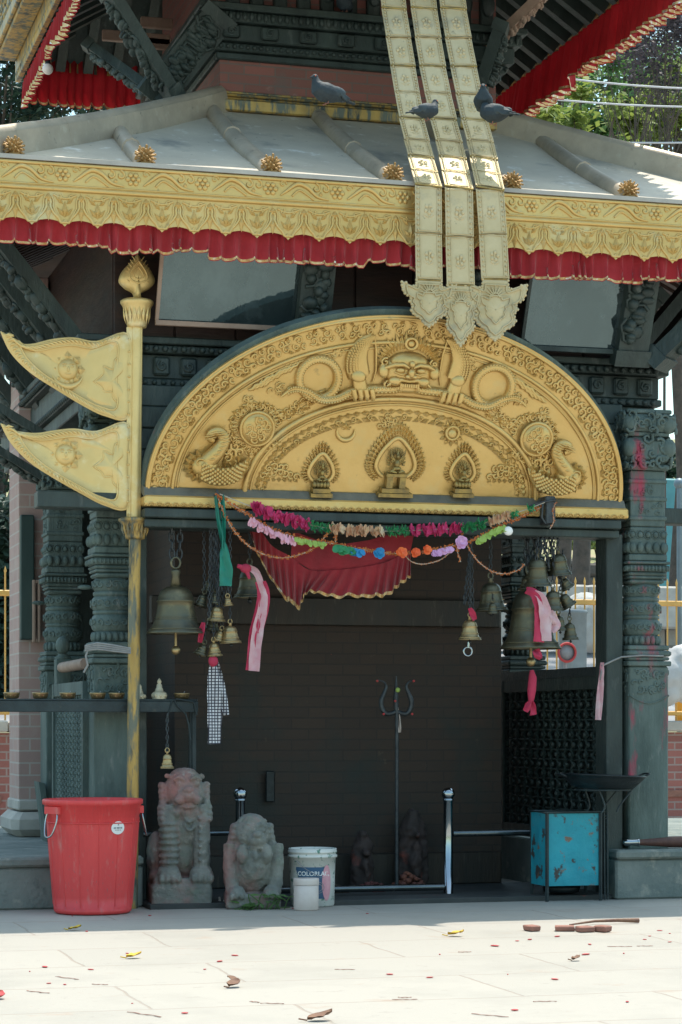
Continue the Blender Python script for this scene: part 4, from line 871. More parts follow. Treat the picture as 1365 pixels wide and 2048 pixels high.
    for s_, d_ in ((1, 0), (.93, .010), (.86, .004), (.4, .012), (.02, .016)): rings.append([V(e.x+cen[0]+(x-cen[0])*s_, e.y-d_, e.z+cen[1]+(z-cen[1])*s_) for x, z in ol])
    lf.loft(rings, 0, False, True); lf.add([V(e.x+x, e.y+.004, e.z+z) for x, z in ol], [tuple(range(n_))])
    for s_, d_ in ((.80, .012), (.45, .016)): lf.tube([V(e.x+x*s_, e.y-d_, e.z+cen[1]+(z-cen[1])*s_) for x, z in ol], .0045, 5, closed=True)
    for j in range(9): a_ = R(10+20*j); lf.tube([V(e.x+.02*cos(a_), e.y-.015, e.z-.30*H_+.02*sin(a_)), V(e.x+tw*.38*cos(a_), e.y-.013, e.z-.30*H_+.07*sin(a_))], [.006, .002], 5)
    for x, z in ol[::2]: lf.sph((e.x+x*.97, e.y-.004, e.z+cen[1]+(z-cen[1])*.97), .010, 6, 4)
    lf.build('leaf_end', RIB, root)
    return root
YE = ey0-.115
def rz_y(y): return rz((y-ey0)/RUN)
ribbon('a', 'left plate ribbon ending in a small pointed leaf beside the wider one', [(783, -40, .30), (786, 0, .26), (806, 130, .13), (822, 230, -.02), (836, 290, -.18), (857, 372, YE), (857, 470, YE+.0001), (858, 560, YE+.0002)], .078, 655, 116, YE, .1)
ribbon('b', 'middle plate ribbon with the lowest, most tarnished leaf end', [(843, -40, .30), (846, 0, .26), (865, 130, .13), (885, 230, -.02), (900, 290, -.18), (918, 376, YE), (919, 480, YE+.0001), (921, 570, YE+.0002)], .083, 694, 92, YE, .2)
ribbon('c', 'right plate ribbon ending in the widest lotus shaped leaf', [(900, -40, .30), (904, 0, .26), (927, 130, .13), (947, 230, -.02), (962, 290, -.18), (980, 378, YE), (986, 470, YE+.0001), (990, 558, YE+.0002)], .084, 683, 138, YE, 0)

# ------------------------------------------------------------------ pleated red valances
def valance(label, A, B, drop, nrm, seed, group, matc=RED, sag=None, pl=(.05, .11), amp=.022, trimf=.13, name='eave_valance', parts=True, rag=.16):
    A, B = Vector(A), Vector(B); nrm = Vector(nrm).normalized(); L_ = (B-A).length; d_ = (B-A)/L_; rr = random.Random(seed); n_ = int(L_/.011); root = thing(name, label, 'valance', A, group)
    ph = 0; cur = rr.uniform(*pl); cloth = []; rows = 9; tr = []
    blk = 1.0; nb = 0; cols = []
    for i in range(n_+1):
        s = i/n_*L_; ph += 2*pi*(L_/n_)/cur
        if ph > 2*pi: ph -= 2*pi; cur = rr.uniform(*pl)
        if s >= nb: nb = s+rr.uniform(.12, .45); blk = 1-rag*rr.random()**1.5; tilt = rr.uniform(-.4, .4)*rag
        cols.append((s, ph, blk+tilt*(nb-s)*.6, noise.noise(V(s*2.5, seed, 0))))
    def pt(c, t):
        s, p, bk, nz_ = c; h_ = drop*bk*(1+.035*cos(p+.5)*t)+(sag(s/L_) if sag else 0)
        o = amp*sin(p)*(.35+.75*t)+.5*amp*sin(2.3*p+1+nz_*3)*t+nz_*.03*t
        return A+d_*(s+amp*.6*cos(p)*t)+nrm*o-V(0, 0, 1)*h_*t
    mb = MB(); vs = [pt(c, (1-trimf)*r_/rows) for c in cols for r_ in range(rows+1)]; k = rows+1
    mb.add(vs, [(i*k+r_, i*k+r_+1, (i+1)*k+r_+1, (i+1)*k+r_) for i in range(n_) for r_ in range(rows)], 0, True); mb.build('pleated_cloth', matc, root)
    mb = MB(); ts = [1-trimf+.002, 1-trimf*.5, 1-trimf*.25, 1.0]; k = 3
    vs = [pt(c, t) for c in cols for t in ts[:3]]; mb.add(vs, [(i*k+r_, i*k+r_+1, (i+1)*k+r_+1, (i+1)*k+r_) for i in range(n_) for r_ in range(2)], 0, True); mb.build('gold_trim', TRIM, root)
    mb = MB(); vs = [pt(c, t) for c in cols for t in (ts[2], 1.0)]; mb.add(vs, [(i*2, i*2+1, i*2+3, i*2+2) for i in range(n_)], 0, True); mb.build('cloth_hem', matc, root)
    return root
valance('long pleated red valance with gold trim under the gilded front eave', (ex0, ey0+.045, gz0+.06), (ex1, ey0+.045, gz0+.06), .188, (0, -1, 0), 5, 'red pleated valances', pl=(.028, .11), amp=.030, rag=.22, trimf=.10)
valance('red valance under the left edge of the upper roof', (ux0+.03, UY0, UZ-.11), (ux0+.03, UY1-.06, UZ-.11), .20, (-1, 0, 0), 6, 'red pleated valances', REDB, pl=(.06, .12), rag=.1, trimf=.2)
valance('red valance under the far edge of the upper roof behind the bulb', (ux0+.06, UY1-.03, UZ+.16), (ux1, UY1-.03, UZ+.16), .42, (0, -1, 0), 7, 'red pleated valances', REDB, rag=.05, trimf=.05)
valance('red frilled valance under the right edge of the upper roof before the trees', (ux1-.0, UY0, UZ+.03), (ux1-.0, UY1-.02, UZ+.03), .36, (1, 0, 0), 8, 'red pleated valances', REDB, pl=(.07, .15), amp=.05, rag=.2, trimf=.07)
# ------------------------------------------------------------------ gilded flag pole
YP = -.055
pt_, pb_ = P(274, 648, YP), P(264, 1815, YP); pb_.z = 0; ax = (pt_-pb_).normalized()
def onp(v): return pb_.lerp(pt_, ((HZ-v)*depth(pt_)/FP+EYE-pb_.z)/(pt_.z-pb_.z))
fp = thing('flag_pole', 'tall gilded pole with two stamped metal pennants and a flame finial', 'flag pole', pb_)
def swept(prof, n_=20, mt=GOLDP, name='x', par=None):
    mb = MB(); M = Vector((0, 0, 1)).rotation_difference(ax).to_matrix(); mb.lathe(prof, n_, (0, 0, 0), M=M); return mb
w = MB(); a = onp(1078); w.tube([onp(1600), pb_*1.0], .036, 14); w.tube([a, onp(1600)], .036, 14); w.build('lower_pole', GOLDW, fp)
w = MB(); w.tube([onp(655), onp(1040)], .036, 16); w.tube([onp(655)+V(.02, -.018, 0), onp(1040)+V(.02, -.018, 0)], .012, 6); w.tube([onp(655)+V(-.034, -.012, 0), onp(1040)+V(-.034, -.012, 0)], .009, 6)
for i in range(15): w.sph(onp(680+i*25)+V(-.047, -.022, 0), .0075, 6, 4)
w.box(onp(850).x-.058, onp(850).x-.03, pb_.y-.019, pb_.y-.010, onp(1035).z, onp(655).z, c=.003); w.build('upper_pole', GOLDF, fp)
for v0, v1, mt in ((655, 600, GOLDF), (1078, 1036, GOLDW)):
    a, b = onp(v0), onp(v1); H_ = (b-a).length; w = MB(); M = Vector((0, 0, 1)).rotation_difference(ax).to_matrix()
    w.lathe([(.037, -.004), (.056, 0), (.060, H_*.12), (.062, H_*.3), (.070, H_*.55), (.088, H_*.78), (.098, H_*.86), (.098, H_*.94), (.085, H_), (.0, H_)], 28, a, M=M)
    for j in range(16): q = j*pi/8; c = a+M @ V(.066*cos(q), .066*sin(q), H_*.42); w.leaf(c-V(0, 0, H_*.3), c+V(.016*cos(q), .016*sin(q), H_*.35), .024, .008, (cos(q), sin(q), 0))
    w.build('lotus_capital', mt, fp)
a = onp(602); b = onp(506); H_ = (b-a).length; w = MB()
prof = [(.020, 0), (.017, .08), (.024, .17), (.066, .25), (.100, .36), (.104, .46), (.084, .62), (.044, .78), (.014, .90), (.0, .98)]; pr = [(p.x, p.y) for p in smoothpts([(x, z, 0) for x, z in prof], 3)]
ol = pr+[(-x, z) for x, z in pr[::-1][1:-1]]
rings = []
for s_, d_ in ((1, .0), (.95, .03), (.7, .045), (.3, .05), (.02, .052)): rings.append([V(a.x+x*s_, a.y-d_, a.z+(.5+(z-.5)*s_)*H_) for x, z in ol])
w.loft(rings, 0, False, True); w.add([V(a.x+x, a.y+.03, a.z+z*H_) for x, z in ol], [tuple(range(len(ol)))]); w.loft([[V(a.x+x, a.y+.03, a.z+z*H_) for x, z in ol], rings[0]], 0, False, False)
dr = [(p.x, p.y) for p in smoothpts([(0, .34, 0), (.042, .40, 0), (.052, .50, 0), (.034, .64, 0), (0, .80, 0)], 4)]; w.tube([V(a.x+x, a.y-.050, a.z+z*H_) for x, z in dr+[(-x, z) for x, z in dr[::-1][1:-1]]], .005, 6, closed=True)
dr = [(x*.55, .52+(z-.52)*.55) for x, z in dr]; w.tube([V(a.x+x, a.y-.052, a.z+z*H_) for x, z in dr+[(-x, z) for x, z in dr[::-1][1:-1]]], .004, 6, closed=True)
for sg in (-1, 1):
    for j in range(7): t = .36+.075*j; e = .095*(1-max(0, (t-.45)/.55)**1.5); w.tube([V(a.x+sg*(.055-.005*j if j < 5 else .03-.012*(j-5)), a.y-.047, a.z+t*H_), V(a.x+sg*e*.80, a.y-.040, a.z+(t+.09)*H_)], [.0042, .002], 5)
w.build('flame_finial', GOLDF, fp)
def pennant(pts_, cen, style):
    ol = [P(u, v, (YP-.015)) for u, v in pts_]; ol = smoothpts(ol+[ol[0]], 5)[:-1]; c = P(*cen, (YP-.015)); mb = MB(); n_ = len(ol)
    def dome(s_, d_): return [c+(p-c)*s_+V(0, -d_+.02*sin(((p-c)*s_).x*9), 0) for p in ol]
    mb.loft([dome(1, -.012), dome(1, 0), dome(.985, .012), dome(.90, .014), dome(.80, .016), dome(.77, .004), dome(.4, .006), dome(.02, .006)], 0, False, True)
    mb.add(dome(1, -.012), [tuple(range(n_))])
    mb.tube(dome(.775, .012), .006, 6, closed=True); mb.tube(dome(.985, .006), .007, 6, closed=True)
    o1, o2 = dome(.955, .014), dome(.815, .016)
    tot = sum((o1[i]-o1[i-1]).length for i in range(n_)); st = .028; acc = 0
    for i in range(n_):
        A_, B_ = o1[i-1], o1[i]; ln = (B_-A_).length; k = 0
        while acc < ln:
            f = acc/ln; p = A_.lerp(B_, f); q = o2[i-1].lerp(o2[i], f); sk = (B_-A_).normalized()*.035
            if p.x < onp(800).x-.10: mb.tube([p, p.lerp(q, .5)+sk*.7+V(0, -.003, 0), q+sk], [.004, .009, .003], 5)
            acc += st
        acc -= ln
    def em(u, v, d=0): p = P(u, v, (YP-.015)); return p+V(0, .02*sin((p-c).x*9)-.006-d, 0)
    u0, v0 = cen
    su, sv = (135, v0-6) if style else (130, v0-18)
    p0 = em(su, sv); mb.sph(p0, (.062, .03, .062), 16, 9)
    for j in range(8): a_ = R(90+45*j); mb.leaf(p0+V(.055*cos(a_), 0, .055*sin(a_)), p0+V(.105*cos(a_), 0, .105*sin(a_)), .055, .014)
    for sg in (-1, 1): mb.sph(p0+V(sg*.022, -.027, .012), (.010, .006, .006), 7, 5); mb.tube([p0+V(sg*.036, -.024, .026), p0+V(sg*.02, -.028, .03), p0+V(sg*.008, -.028, .024)], .0035, 5)
    mb.sph(p0+V(0, -.03, -.004), (.008, .008, .016), 7, 5); mb.tube([p0+V(-.018, -.025, -.028), p0+V(0, -.028, -.033), p0+V(.018, -.025, -.028)], .0045, 5)
    if style: mb.tube([p0+V(.092*cos(R(195+150*i/14)), -.006, .092*sin(R(195+150*i/14))-.01) for i in range(15)], [.003+.016*sin(pi*i/14) for i in range(15)], 7)
    fu = [(188, 0), (207, -16), (208, -32), (226, -25), (232, -45), (250, -48), (252, -25), (240, -16), (236, -2), (246, 12), (252, 30), (240, 42), (228, 32), (225, 20), (210, 20), (204, 10)]
    vv = v0+18 if style else v0+5
    q = smoothpts([em(u, vv+dv) for u, dv in fu+[fu[0]]], 3)[:-1]; mb.tube(q, .0065, 5, closed=True)
    cc = em(224, vv); mb.loft([q, [cc.lerp(p, .75)+V(0, -.010, 0) for p in q], [cc.lerp(p, .02)+V(0, -.012, 0) for p in q]], 0, False, True)
    mb.build('pennant', GOLDF, fp)
pennant([(2, 662), (28, 685), (60, 690), (105, 680), (148, 676), (195, 682), (258, 667), (258, 750), (258, 835), (215, 832), (170, 812), (110, 778), (60, 745), (22, 705)], (150, 745), True)
pennant([(2, 846), (28, 862), (70, 868), (110, 862), (150, 858), (195, 862), (258, 846), (258, 930), (258, 1015), (215, 1012), (170, 990), (110, 958), (60, 925), (22, 885)], (150, 928), False)
# ------------------------------------------------------------------ bells
def chain(mb, a, b, r=.016, wire=.004):
    a, b = Vector(a), Vector(b); L_ = (b-a).length; d_ = (b-a)/max(L_, 1e-6); k = max(1, round(L_/(r*2.2))); x = d_.cross(V(0, 1, 0)); x.normalize(); y = d_.cross(x)
    for i in range(k):
        c = a+d_*L_*(i+.5)/k; s_ = x if i % 2 else y
        mb.tube([c+d_*cos(t)*r*1.45+s_*sin(t)*r*.72 for t in [2*pi*j/10 for j in range(10)]], wire, 5, closed=True)
BELLP = [(1.0, 0), (1.0, .02), (.965, .05), (.90, .095), (.80, .17), (.72, .28), (.665, .42), (.63, .56), (.615, .645), (.655, .665), (.66, .685), (.61, .71), (.585, .80), (.50, .90), (.36, .965), (.20, .995), (.14, 1.0)]
def bell(label, u, vt, vl, wpx, Y, vc, m=BRASSB, tilt=(0, 0), du=0, clap=True, chains=1, group='bells hung in the temple doorway', crown=.22, tongue=None, thick=.0045):
    top, lip = P(u+du, vt, Y), P(u, vl, Y); S_ = depth(lip)/FP; R_ = wpx*S_/2; H_ = (vl-vt)*S_; at = P(u+du, vc, Y)
    root = thing('bell', label, 'bell', lip, group); M = Matrix.Rotation(tilt[0], 3, 'Y') @ Matrix.Rotation(tilt[1], 3, 'X'); o = lip
    if tilt != (0, 0): o = top-M @ V(0, 0, H_)
    prof = [(r*R_, z*H_) for r, z in BELLP]; ins = [(max(.001, r*R_*.93-.002), z*H_*.965+.002) for r, z in BELLP[::-1]]
    mb = MB(); mb.lathe([(.001, H_*.955)]+[q for q in ins if q[0] > .001]+prof, 30, o, M=M)
    for z, r in ((.10, .905), (.30, .712), (.34, .695)): mb.lathe([(r*R_*1.0, z*H_-.004), (r*R_+.004, z*H_), (r*R_*.99, z*H_+.005)], 30, o, M=M)
    mb.build('bell_body', m, root)
    ck = MB(); ch = crown*H_; ck.lathe([(.15*R_, H_*.99), (.19*R_, H_*1.0), (.13*R_, H_+ch*.5), (.17*R_, H_+ch*.7), (.16*R_, H_+ch*.8), (.0, H_+ch*.85)], 14, o, M=M)
    c = o+M @ V(0, 0, H_+ch*1.15); rr_ = max(.012, .16*R_); ck.tube([c+M @ V(rr_*cos(t), 0, rr_*1.2*sin(t)) for t in [2*pi*j/12 for j in range(12)]], rr_*.3, 6, closed=True); ck.build('crown_loop', m, root)
    if at.z > c.z+.03:
        cm = MB(); r = min(.024, max(.011, R_*.13))
        for k in range(chains): off = V((k-(chains-1)/2)*r*2.4, 0, 0); chain(cm, at+off, c+off*.8+V(0, 0, rr_), r, r*.27)
        cm.build('chain', IRON, root)
    if clap:
        cm = MB(); q = tongue or .10; cm.tube([o+M @ V(0, 0, H_*.6), o+M @ V(0, 0, -H_*q)], max(.004, R_*.05), 6); cm.sph(o+M @ V(0, 0, -H_*q), (R_*.16,)*3, 10, 7); cm.build('clapper', IRON if R_ < .12 else BRASSL, root)
    return root, o
bell('largest bronze bell on the left, hung by a double blue-grey chain beside the pole', 352, 1172, 1268, 118, -.08, 1050, chains=2, crown=.42, tongue=.34)
b_ = bell('broad bronze bell behind the left cluster, half covered by the pink scarf', 500, 1138, 1196, 66, .05, 1050)
for q in (
 ('brass bell at the upper middle of the left cluster with a bright rim', 435, 1213, 1242, 38, -.12, 1020, BRASSL, (.05, .1), 0),
 ('bright brass bell lowest on the right side of the left cluster', 461, 1252, 1287, 44, -.15, 1020, BRASSL, (-.05, .0), 0),
 ('small bell at the bottom left of the left cluster swung outward', 402, 1290, 1312, 30, -.12, 1240, BRASSB, (.35, 0), 6),
 ('small brass bell at the bottom of the left cluster just above the checked cloth', 428, 1286, 1313, 33, -.14, 1230, BRASSL, (-.08, 0), 0),
 ('small dull bell high on the left edge of the left cluster', 404, 1190, 1214, 28, -.06, 1040, BRASSB, (.3, 0), 4),
 ('small dull bell behind the left cluster under the double chain', 418, 1160, 1184, 28, -.02, 1040, BRASSB, (.2, 0), 3),
 ('tiny brass bell beside the green ribbon end', 456, 1196, 1212, 20, -.16, 1175, BRASSL, (-.1, 0), 0),
 ('bright brass bell with an iron ring, lowest of the left pair by the right cluster', 940, 1240, 1280, 47, -.12, 1050, BRASSL, (0, 0), 0),
 ('greenish bronze bell with a bright right flank beside the ring bell', 982, 1166, 1222, 66, -.02, 1060, BRASSB, (-.04, 0), 0),
 ('small bell hung inside the mouth of the greenish bronze bell', 986, 1206, 1228, 24, -.12, 1190, BRASSB, (0, 0), 0),
 ('wide bronze bell at the top left of the right cluster', 1078, 1116, 1172, 57, -.12, 1020, BRASSB, (-.06, .1), -3),
 ('bronze bell at the top right of the right cluster against the bright gap', 1123, 1108, 1150, 50, -.10, 1020, BRASSB, (-.12, .12), -6),
 ('medium bell in the middle of the right cluster over the scarf', 1106, 1182, 1222, 46, -.15, 1150, BRASSB, (-.03, .05), 0),
 ('small dark bell swung to the right under the top right bell', 1134, 1158, 1180, 30, -.08, 1100, BRASSB, (-.55, 0), -8),
 ('small dark bell swung right, second below the top right bell', 1135, 1190, 1217, 34, -.10, 1120, BRASSB, (-.6, 0), -10),
 ('narrow dark bell low in the right cluster behind the scarf end', 1118, 1232, 1262, 32, -.08, 1200, BRASSB, (-.1, 0), 0),
 ('small dark bell lowest at the right edge of the right cluster', 1140, 1246, 1280, 34, -.10, 1220, BRASSB, (-.05, 0), 0),
 ('dull bell in the middle of the left cluster behind the bright rim one', 424, 1232, 1262, 34, -.05, 1030, BRASSB, (.12, 0), 3),
 ('small bell high in the left cluster beside the green ribbon', 432, 1186, 1208, 26, -.10, 1030, BRASSB, (.1, 0), 0),
 ('small tilted bell at the lower middle of the left cluster', 440, 1262, 1284, 26, -.12, 1220, BRASSL, (.25, 0), 3),
 ('small dark bell tucked between the top two bells of the right cluster', 1100, 1118, 1144, 30, -.04, 1020, BRASSB, (.1, 0), 0),
 ('dark bell half hidden at the left edge of the right cluster', 1056, 1150, 1182, 36, .06, 1040, BRASSB, (.08, 0), 0),
): bell(*q[:7], m=q[7], tilt=q[8], du=q[9])
rb, ro = bell('largest bronze bell on the right, flaring mouth, wrapped with a red and white scarf', 1062, 1180, 1298, 122, -.05, 1050, chains=2, crown=.3, tongue=.22)
rg = MB(); c = P(936, 1303, -.12); rg.tube([c+V(.027*cos(t), 0, .027*sin(t)) for t in [2*pi*j/18 for j in range(18)]], .006, 6, closed=True); rg.tube([P(938, 1284, -.12), P(937, 1296, -.12)], .008, 6)
tag(rg.build('iron_ring', STEEL, origin=c), 'plain iron ring hanging below the lowest bright brass bell', 'ring')
bell('small pale brass bell hung alone under the lamp rail', 335, 1508, 1537, 28, -.25, 1428, m=BRASSL, clap=False)
# tangle of chains carrying the two clusters
def hangers(name, label, u0, u1, vt, vb, n_, seed, Y):
    mb = MB(); rr = random.Random(seed)
    for i in range(n_):
        a = P(rr.uniform(u0, u1), vt, Y); b = P(rr.uniform(u0-4, u1+4), rr.uniform(vb-50, vb), Y+rr.uniform(-.03, .03)); chain(mb, a, b, rr.uniform(.010, .015), .0035)
    return tag(mb.build(name, IRON, origin=P((u0+u1)/2, vt, Y)), label, 'chains')
hangers('bell_chains', 'tangle of thin iron chains holding the left bell cluster', 422, 448, 1000, 1240, 7, 3, -.13)
hangers('bell_chains', 'tangle of iron chains and wires holding the right bell cluster', 1072, 1112, 1005, 1150, 9, 4, -.13)
hangers('bell_chains', 'thin chains hanging beside the bright brass bell with a ring', 932, 948, 1050, 1235, 3, 5, -.10)
hk = MB(); q = P(1095, 1020, -.25); hk.box(q.x-.032, q.x+.032, -.31, -.20, P(1095, 1048, -.3).z, P(1095, 992, -.3).z, c=.006); hk.tube([P(1060, 1012, -.31), P(1085, 1004, -.318), P(1112, 1000, -.31)], .007, 6); hk.tube([P(1086, 1008, -.318), P(1084, 1035, -.33), P(1092, 1048, -.318)], .006, 6)
tag(hk.build('wall_bracket', IRON, origin=q), 'iron bracket on the gilded moulding above the right bell cluster', 'bracket')
hk = MB(); q = P(436, 990, -.29); hk.tube([P(434, 980, -.29), P(436, 992, -.31), P(440, 1004, -.30)], .007, 6); hk.tube([P(428, 990, -.30), P(446, 994, -.30)], .006, 6)
tag(hk.build('wall_hook', IRON, origin=q), 'iron hook on the gilded moulding above the left bell cluster', 'hook')

# ------------------------------------------------------------------ hanging cloths
def strip(path, wid, nrm=(0, -1, 0), seed=1, curlw=.25, nx=8, sub=6, wave=.012):
    pp = smoothpts([Vector(p) for p in path], sub); k = len(pp); vs = []; nrm = Vector(nrm)
    for i, p in enumerate(pp):
        t = (pp[min(i+1, k-1)]-pp[max(i-1, 0)]).normalized(); x = t.cross(nrm).normalized(); f = i/(k-1)*(len(wid)-1); j = min(int(f), len(wid)-2); w_ = wid[j]+(wid[j+1]-wid[j])*(f-j)
        for q in range(nx+1):
            g_ = q/nx*2-1; cr = noise.noise(V(p.x*22+g_*1.3, p.z*22, seed))*.012; vs.append(p+x*g_*w_/2*(1+.12*noise.noise(V(p.z*14, seed, g_)))+nrm*(cr+sin(g_*3+seed+i*.25)*wave+curlw*w_*.3*sin(g_*2+seed)))
    return MB().add(vs, [(i*(nx+1)+q, i*(nx+1)+q+1, (i+1)*(nx+1)+q+1, (i+1)*(nx+1)+q) for i in range(k-1) for q in range(nx)], 0, True)
def p3(l, Y): return [P(a, b, Y) if len(c) == 0 else P(a, b, c[0]) for a, b, *c in l]
g = thing('green_ribbon', 'green satin ribbon knotted at the left hook and hanging over the left bells', 'ribbon', P(440, 990, -.3))
strip(p3([(433, 990), (438, 1040), (446, 1085), (452, 1110)], -.30), [.02, .03, .03]).build('ribbon_tail', GREENC, g)
strip(p3([(444, 990), (447, 1040), (448, 1085), (450, 1110)], -.31), [.03, .02, .03], seed=3).build('ribbon_tail', GREENC, g)
strip(p3([(449, 1085), (450, 1110), (452, 1140), (452, 1172)], -.32), [.02, .06, .075, .075], seed=2).build('ribbon_end', GREENC, g)
g = thing('striped_scarf', 'sheer pink and white scarf knotted on the left bells, hanging low', 'scarf', P(495, 1135, -.2))
path = p3([(487, 1134), (510, 1142), (522, 1165), (528, 1190), (524, 1225), (514, 1270), (508, 1342)], -.2)
strip(path, [.03, .04, .04, .045, .06, .068, .068], seed=4, wave=.008).build('sheer_band', PINKC, g)
strip([p+V(-.022, .012, .004) for p in path[2:]], [.02, .03, .045, .05], seed=6, wave=.006).build('crimson_edge', PINKE, g)
strip([p+V(.02, .012, .008) for p in path[2:6]], [.03, .05, .03], seed=7, wave=.006).build('crimson_edge', PINKE, g)
mb = MB(); c = P(492, 1137, -.21); mb.sph(c, (.035, .025, .028), 10, 7); mb.tube([c, c+V(-.05, 0, .015)], [.02, .012], 7); mb.tube([c, c+V(.02, -.01, -.06)], [.018, .008], 7); mb.build('knot', PINKE, g)
g = thing('wrapped_scarf', 'red and white scarf wrapped round the largest right bell', 'scarf', P(1075, 1180, -.25))
strip(p3([(1052, 1180, -.19), (1068, 1186, -.24), (1078, 1205, -.25), (1080, 1240, -.245), (1079, 1284, -.26)], 0), [.04, .06, .075, .075, .07], seed=1, wave=.008).build('crimson_edge', PINKE, g)
strip(p3([(1064, 1184, -.23), (1080, 1192, -.26), (1090, 1220, -.265), (1093, 1250, -.262), (1094, 1282, -.27)], 0), [.02, .05, .075, .07, .06], seed=3, wave=.008).build('white_band', PINKC, g)
strip(p3([(1100, 1222, -.24), (1108, 1235, -.26), (1114, 1250, -.25), (1104, 1264, -.25)], 0), [.03, .05, .06, .03], seed=5).build('scarf_end', PINKC, g)
strip(p3([(1070, 1300, -.2), (1076, 1308, -.22), (1084, 1316, -.21)], 0), [.05, .06, .03], seed=5).build('scarf_end', PINKE, g)
g = thing('cloth_tassel', 'knotted pink cloth strip tied to the clapper of the largest right bell', 'cloth', P(1063, 1340, -.06))
mb = MB(); mb.tube(p3([(1064, 1340), (1066, 1355), (1064, 1380), (1063, 1398), (1062, 1404)], -.06), [.012, .026, .028, .02, .013], 9)
mb.build('cloth_strip', PINKE, g); strip(p3([(1062, 1403), (1056, 1412), (1050, 1422)], -.07), [.02, .045, .04], seed=2).build('loose_end', PINKE, g); strip(p3([(1063, 1403), (1066, 1416), (1068, 1430)], -.065), [.02, .04, .05], seed=4).build('loose_end', PINKE, g)
g = thing('checked_cloth', 'black and white checked cloth hanging under the left bell cluster', 'cloth', P(430, 1320, -.15))
strip(p3([(427, 1322), (428, 1360), (429, 1420), (430, 1488)], -.15), [.025, .075, .085, .075], seed=2, wave=.012, curlw=.5).build('cloth_fold', CHECK, g)
strip(p3([(432, 1322), (438, 1350), (446, 1390), (453, 1430)], -.14), [.02, .045, .055, .035], seed=5, wave=.01).build('cloth_fold', CHECK, g)
MB().sph(P(427, 1322, -.16), (.03, .025, .035), 9, 6).build('red_tie', PINKE, g)
g = strip(p3([(1205, 1325), (1202, 1350), (1200, 1390), (1198, 1440)], -.14), [.02, .03, .045, .04], seed=3).build('faded_scarf', PINKC, origin=P(1205, 1325, -.14)); tag(g, 'thin faded pink scarf tied to the right door post', 'scarf')
g = strip(p3([(408, 1245), (403, 1262), (400, 1285)], -.17), [.02, .035, .025], seed=3).build('red_rag', PINKE, origin=P(405, 1250, -.17)); tag(g, 'small crimson rag tucked between the left cluster bells', 'cloth')
g = strip(p3([(940, 1216), (945, 1228), (950, 1240)], -.15), [.02, .04, .03], seed=3).build('red_rag', PINKE, origin=P(945, 1228, -.15)); tag(g, 'small crimson rag above the bright brass bell with a ring', 'cloth')
# maroon ruffled cloth slung under the lintel
g = thing('ruffled_cloth', 'maroon ruffled cloth with gold trim slung in the doorway behind the garlands', 'cloth', P(660, 1060, .02))
def interp(l, t):
    f = t*(len(l)-1); j = min(int(f), len(l)-2); return V(*l[j], 0).lerp(V(*l[j+1], 0), f-j)
top_ = [(p.x, p.y) for p in smoothpts([(492, 1046, 0), (520, 1060, 0), (545, 1092, 0), (580, 1112, 0), (620, 1140, 0), (670, 1140, 0), (720, 1135, 0), (770, 1125, 0), (806, 1108, 0), (822, 1100, 0)], 5)]
bot_ = [(p.x, p.y) for p in smoothpts([(508, 1085, 0), (520, 1120, 0), (548, 1165, 0), (578, 1206, 0), (600, 1212, 0), (615, 1185, 0), (660, 1192, 0), (720, 1196, 0), (770, 1192, 0), (800, 1170, 0), (822, 1152, 0)], 5)]
n_ = 280; rows = 8; vs = []; vt = []; rr = random.Random(2); ph = 0; cur = 1
for i in range(n_+1):
    t = i/n_; ph += .50*cur; cur = .9+.7*noise.noise(V(t*24, 1, 0)); a, b = interp(top_, t), interp(bot_, t); b = b+V(1.5*cos(ph), 2.5*cos(ph+.5)+10*noise.noise(V(t*14, 4, 0)), 0)
    for r_ in range(rows+1): f = r_/rows*.9; q = a.lerp(b, f); vs.append(P(q.x, q.y, .0-.020*(sin(ph)+.6*noise.noise(V(t*30, f*2, 0)))*(.2+f)))
    for f in (.902, .95, 1.0): q = a.lerp(b, f); vt.append(P(q.x, q.y, .0-.020*(sin(ph)+.6*noise.noise(V(t*30, f*2, 0)))*(.2+f)-.001))
k = rows+1
MB().add(vs, [(i*k+r_, i*k+r_+1, (i+1)*k+r_+1, (i+1)*k+r_) for i in range(n_) for r_ in range(rows)], 0, True).build('ruffle', REDD, g)
MB().add(vt, [(i*3+r_, i*3+r_+1, (i+1)*3+r_+1, (i+1)*3+r_) for i in range(n_) for r_ in range(2)], 0, True).build('gold_trim', TRIM, g)
vs = []; up_ = [(586, 1062), (640, 1082), (690, 1088), (740, 1080), (800, 1062), (832, 1052)]; lo_ = [(582, 1116), (625, 1142), (690, 1141), (740, 1134), (790, 1118), (822, 1100)]
for i in range(41):
    a, b = interp(up_, i/40), interp(lo_, i/40)
    for r_ in range(7): q = a.lerp(b, r_/6); vs.append(P(q.x, q.y, .012+.012*noise.noise(V(q.x*.03, q.y*.03, 2))))
MB().add(vs, [(i*7+r_, i*7+r_+1, (i+1)*7+r_+1, (i+1)*7+r_) for i in range(40) for r_ in range(6)], 0, True).build('slung_cloth', REDD, g)

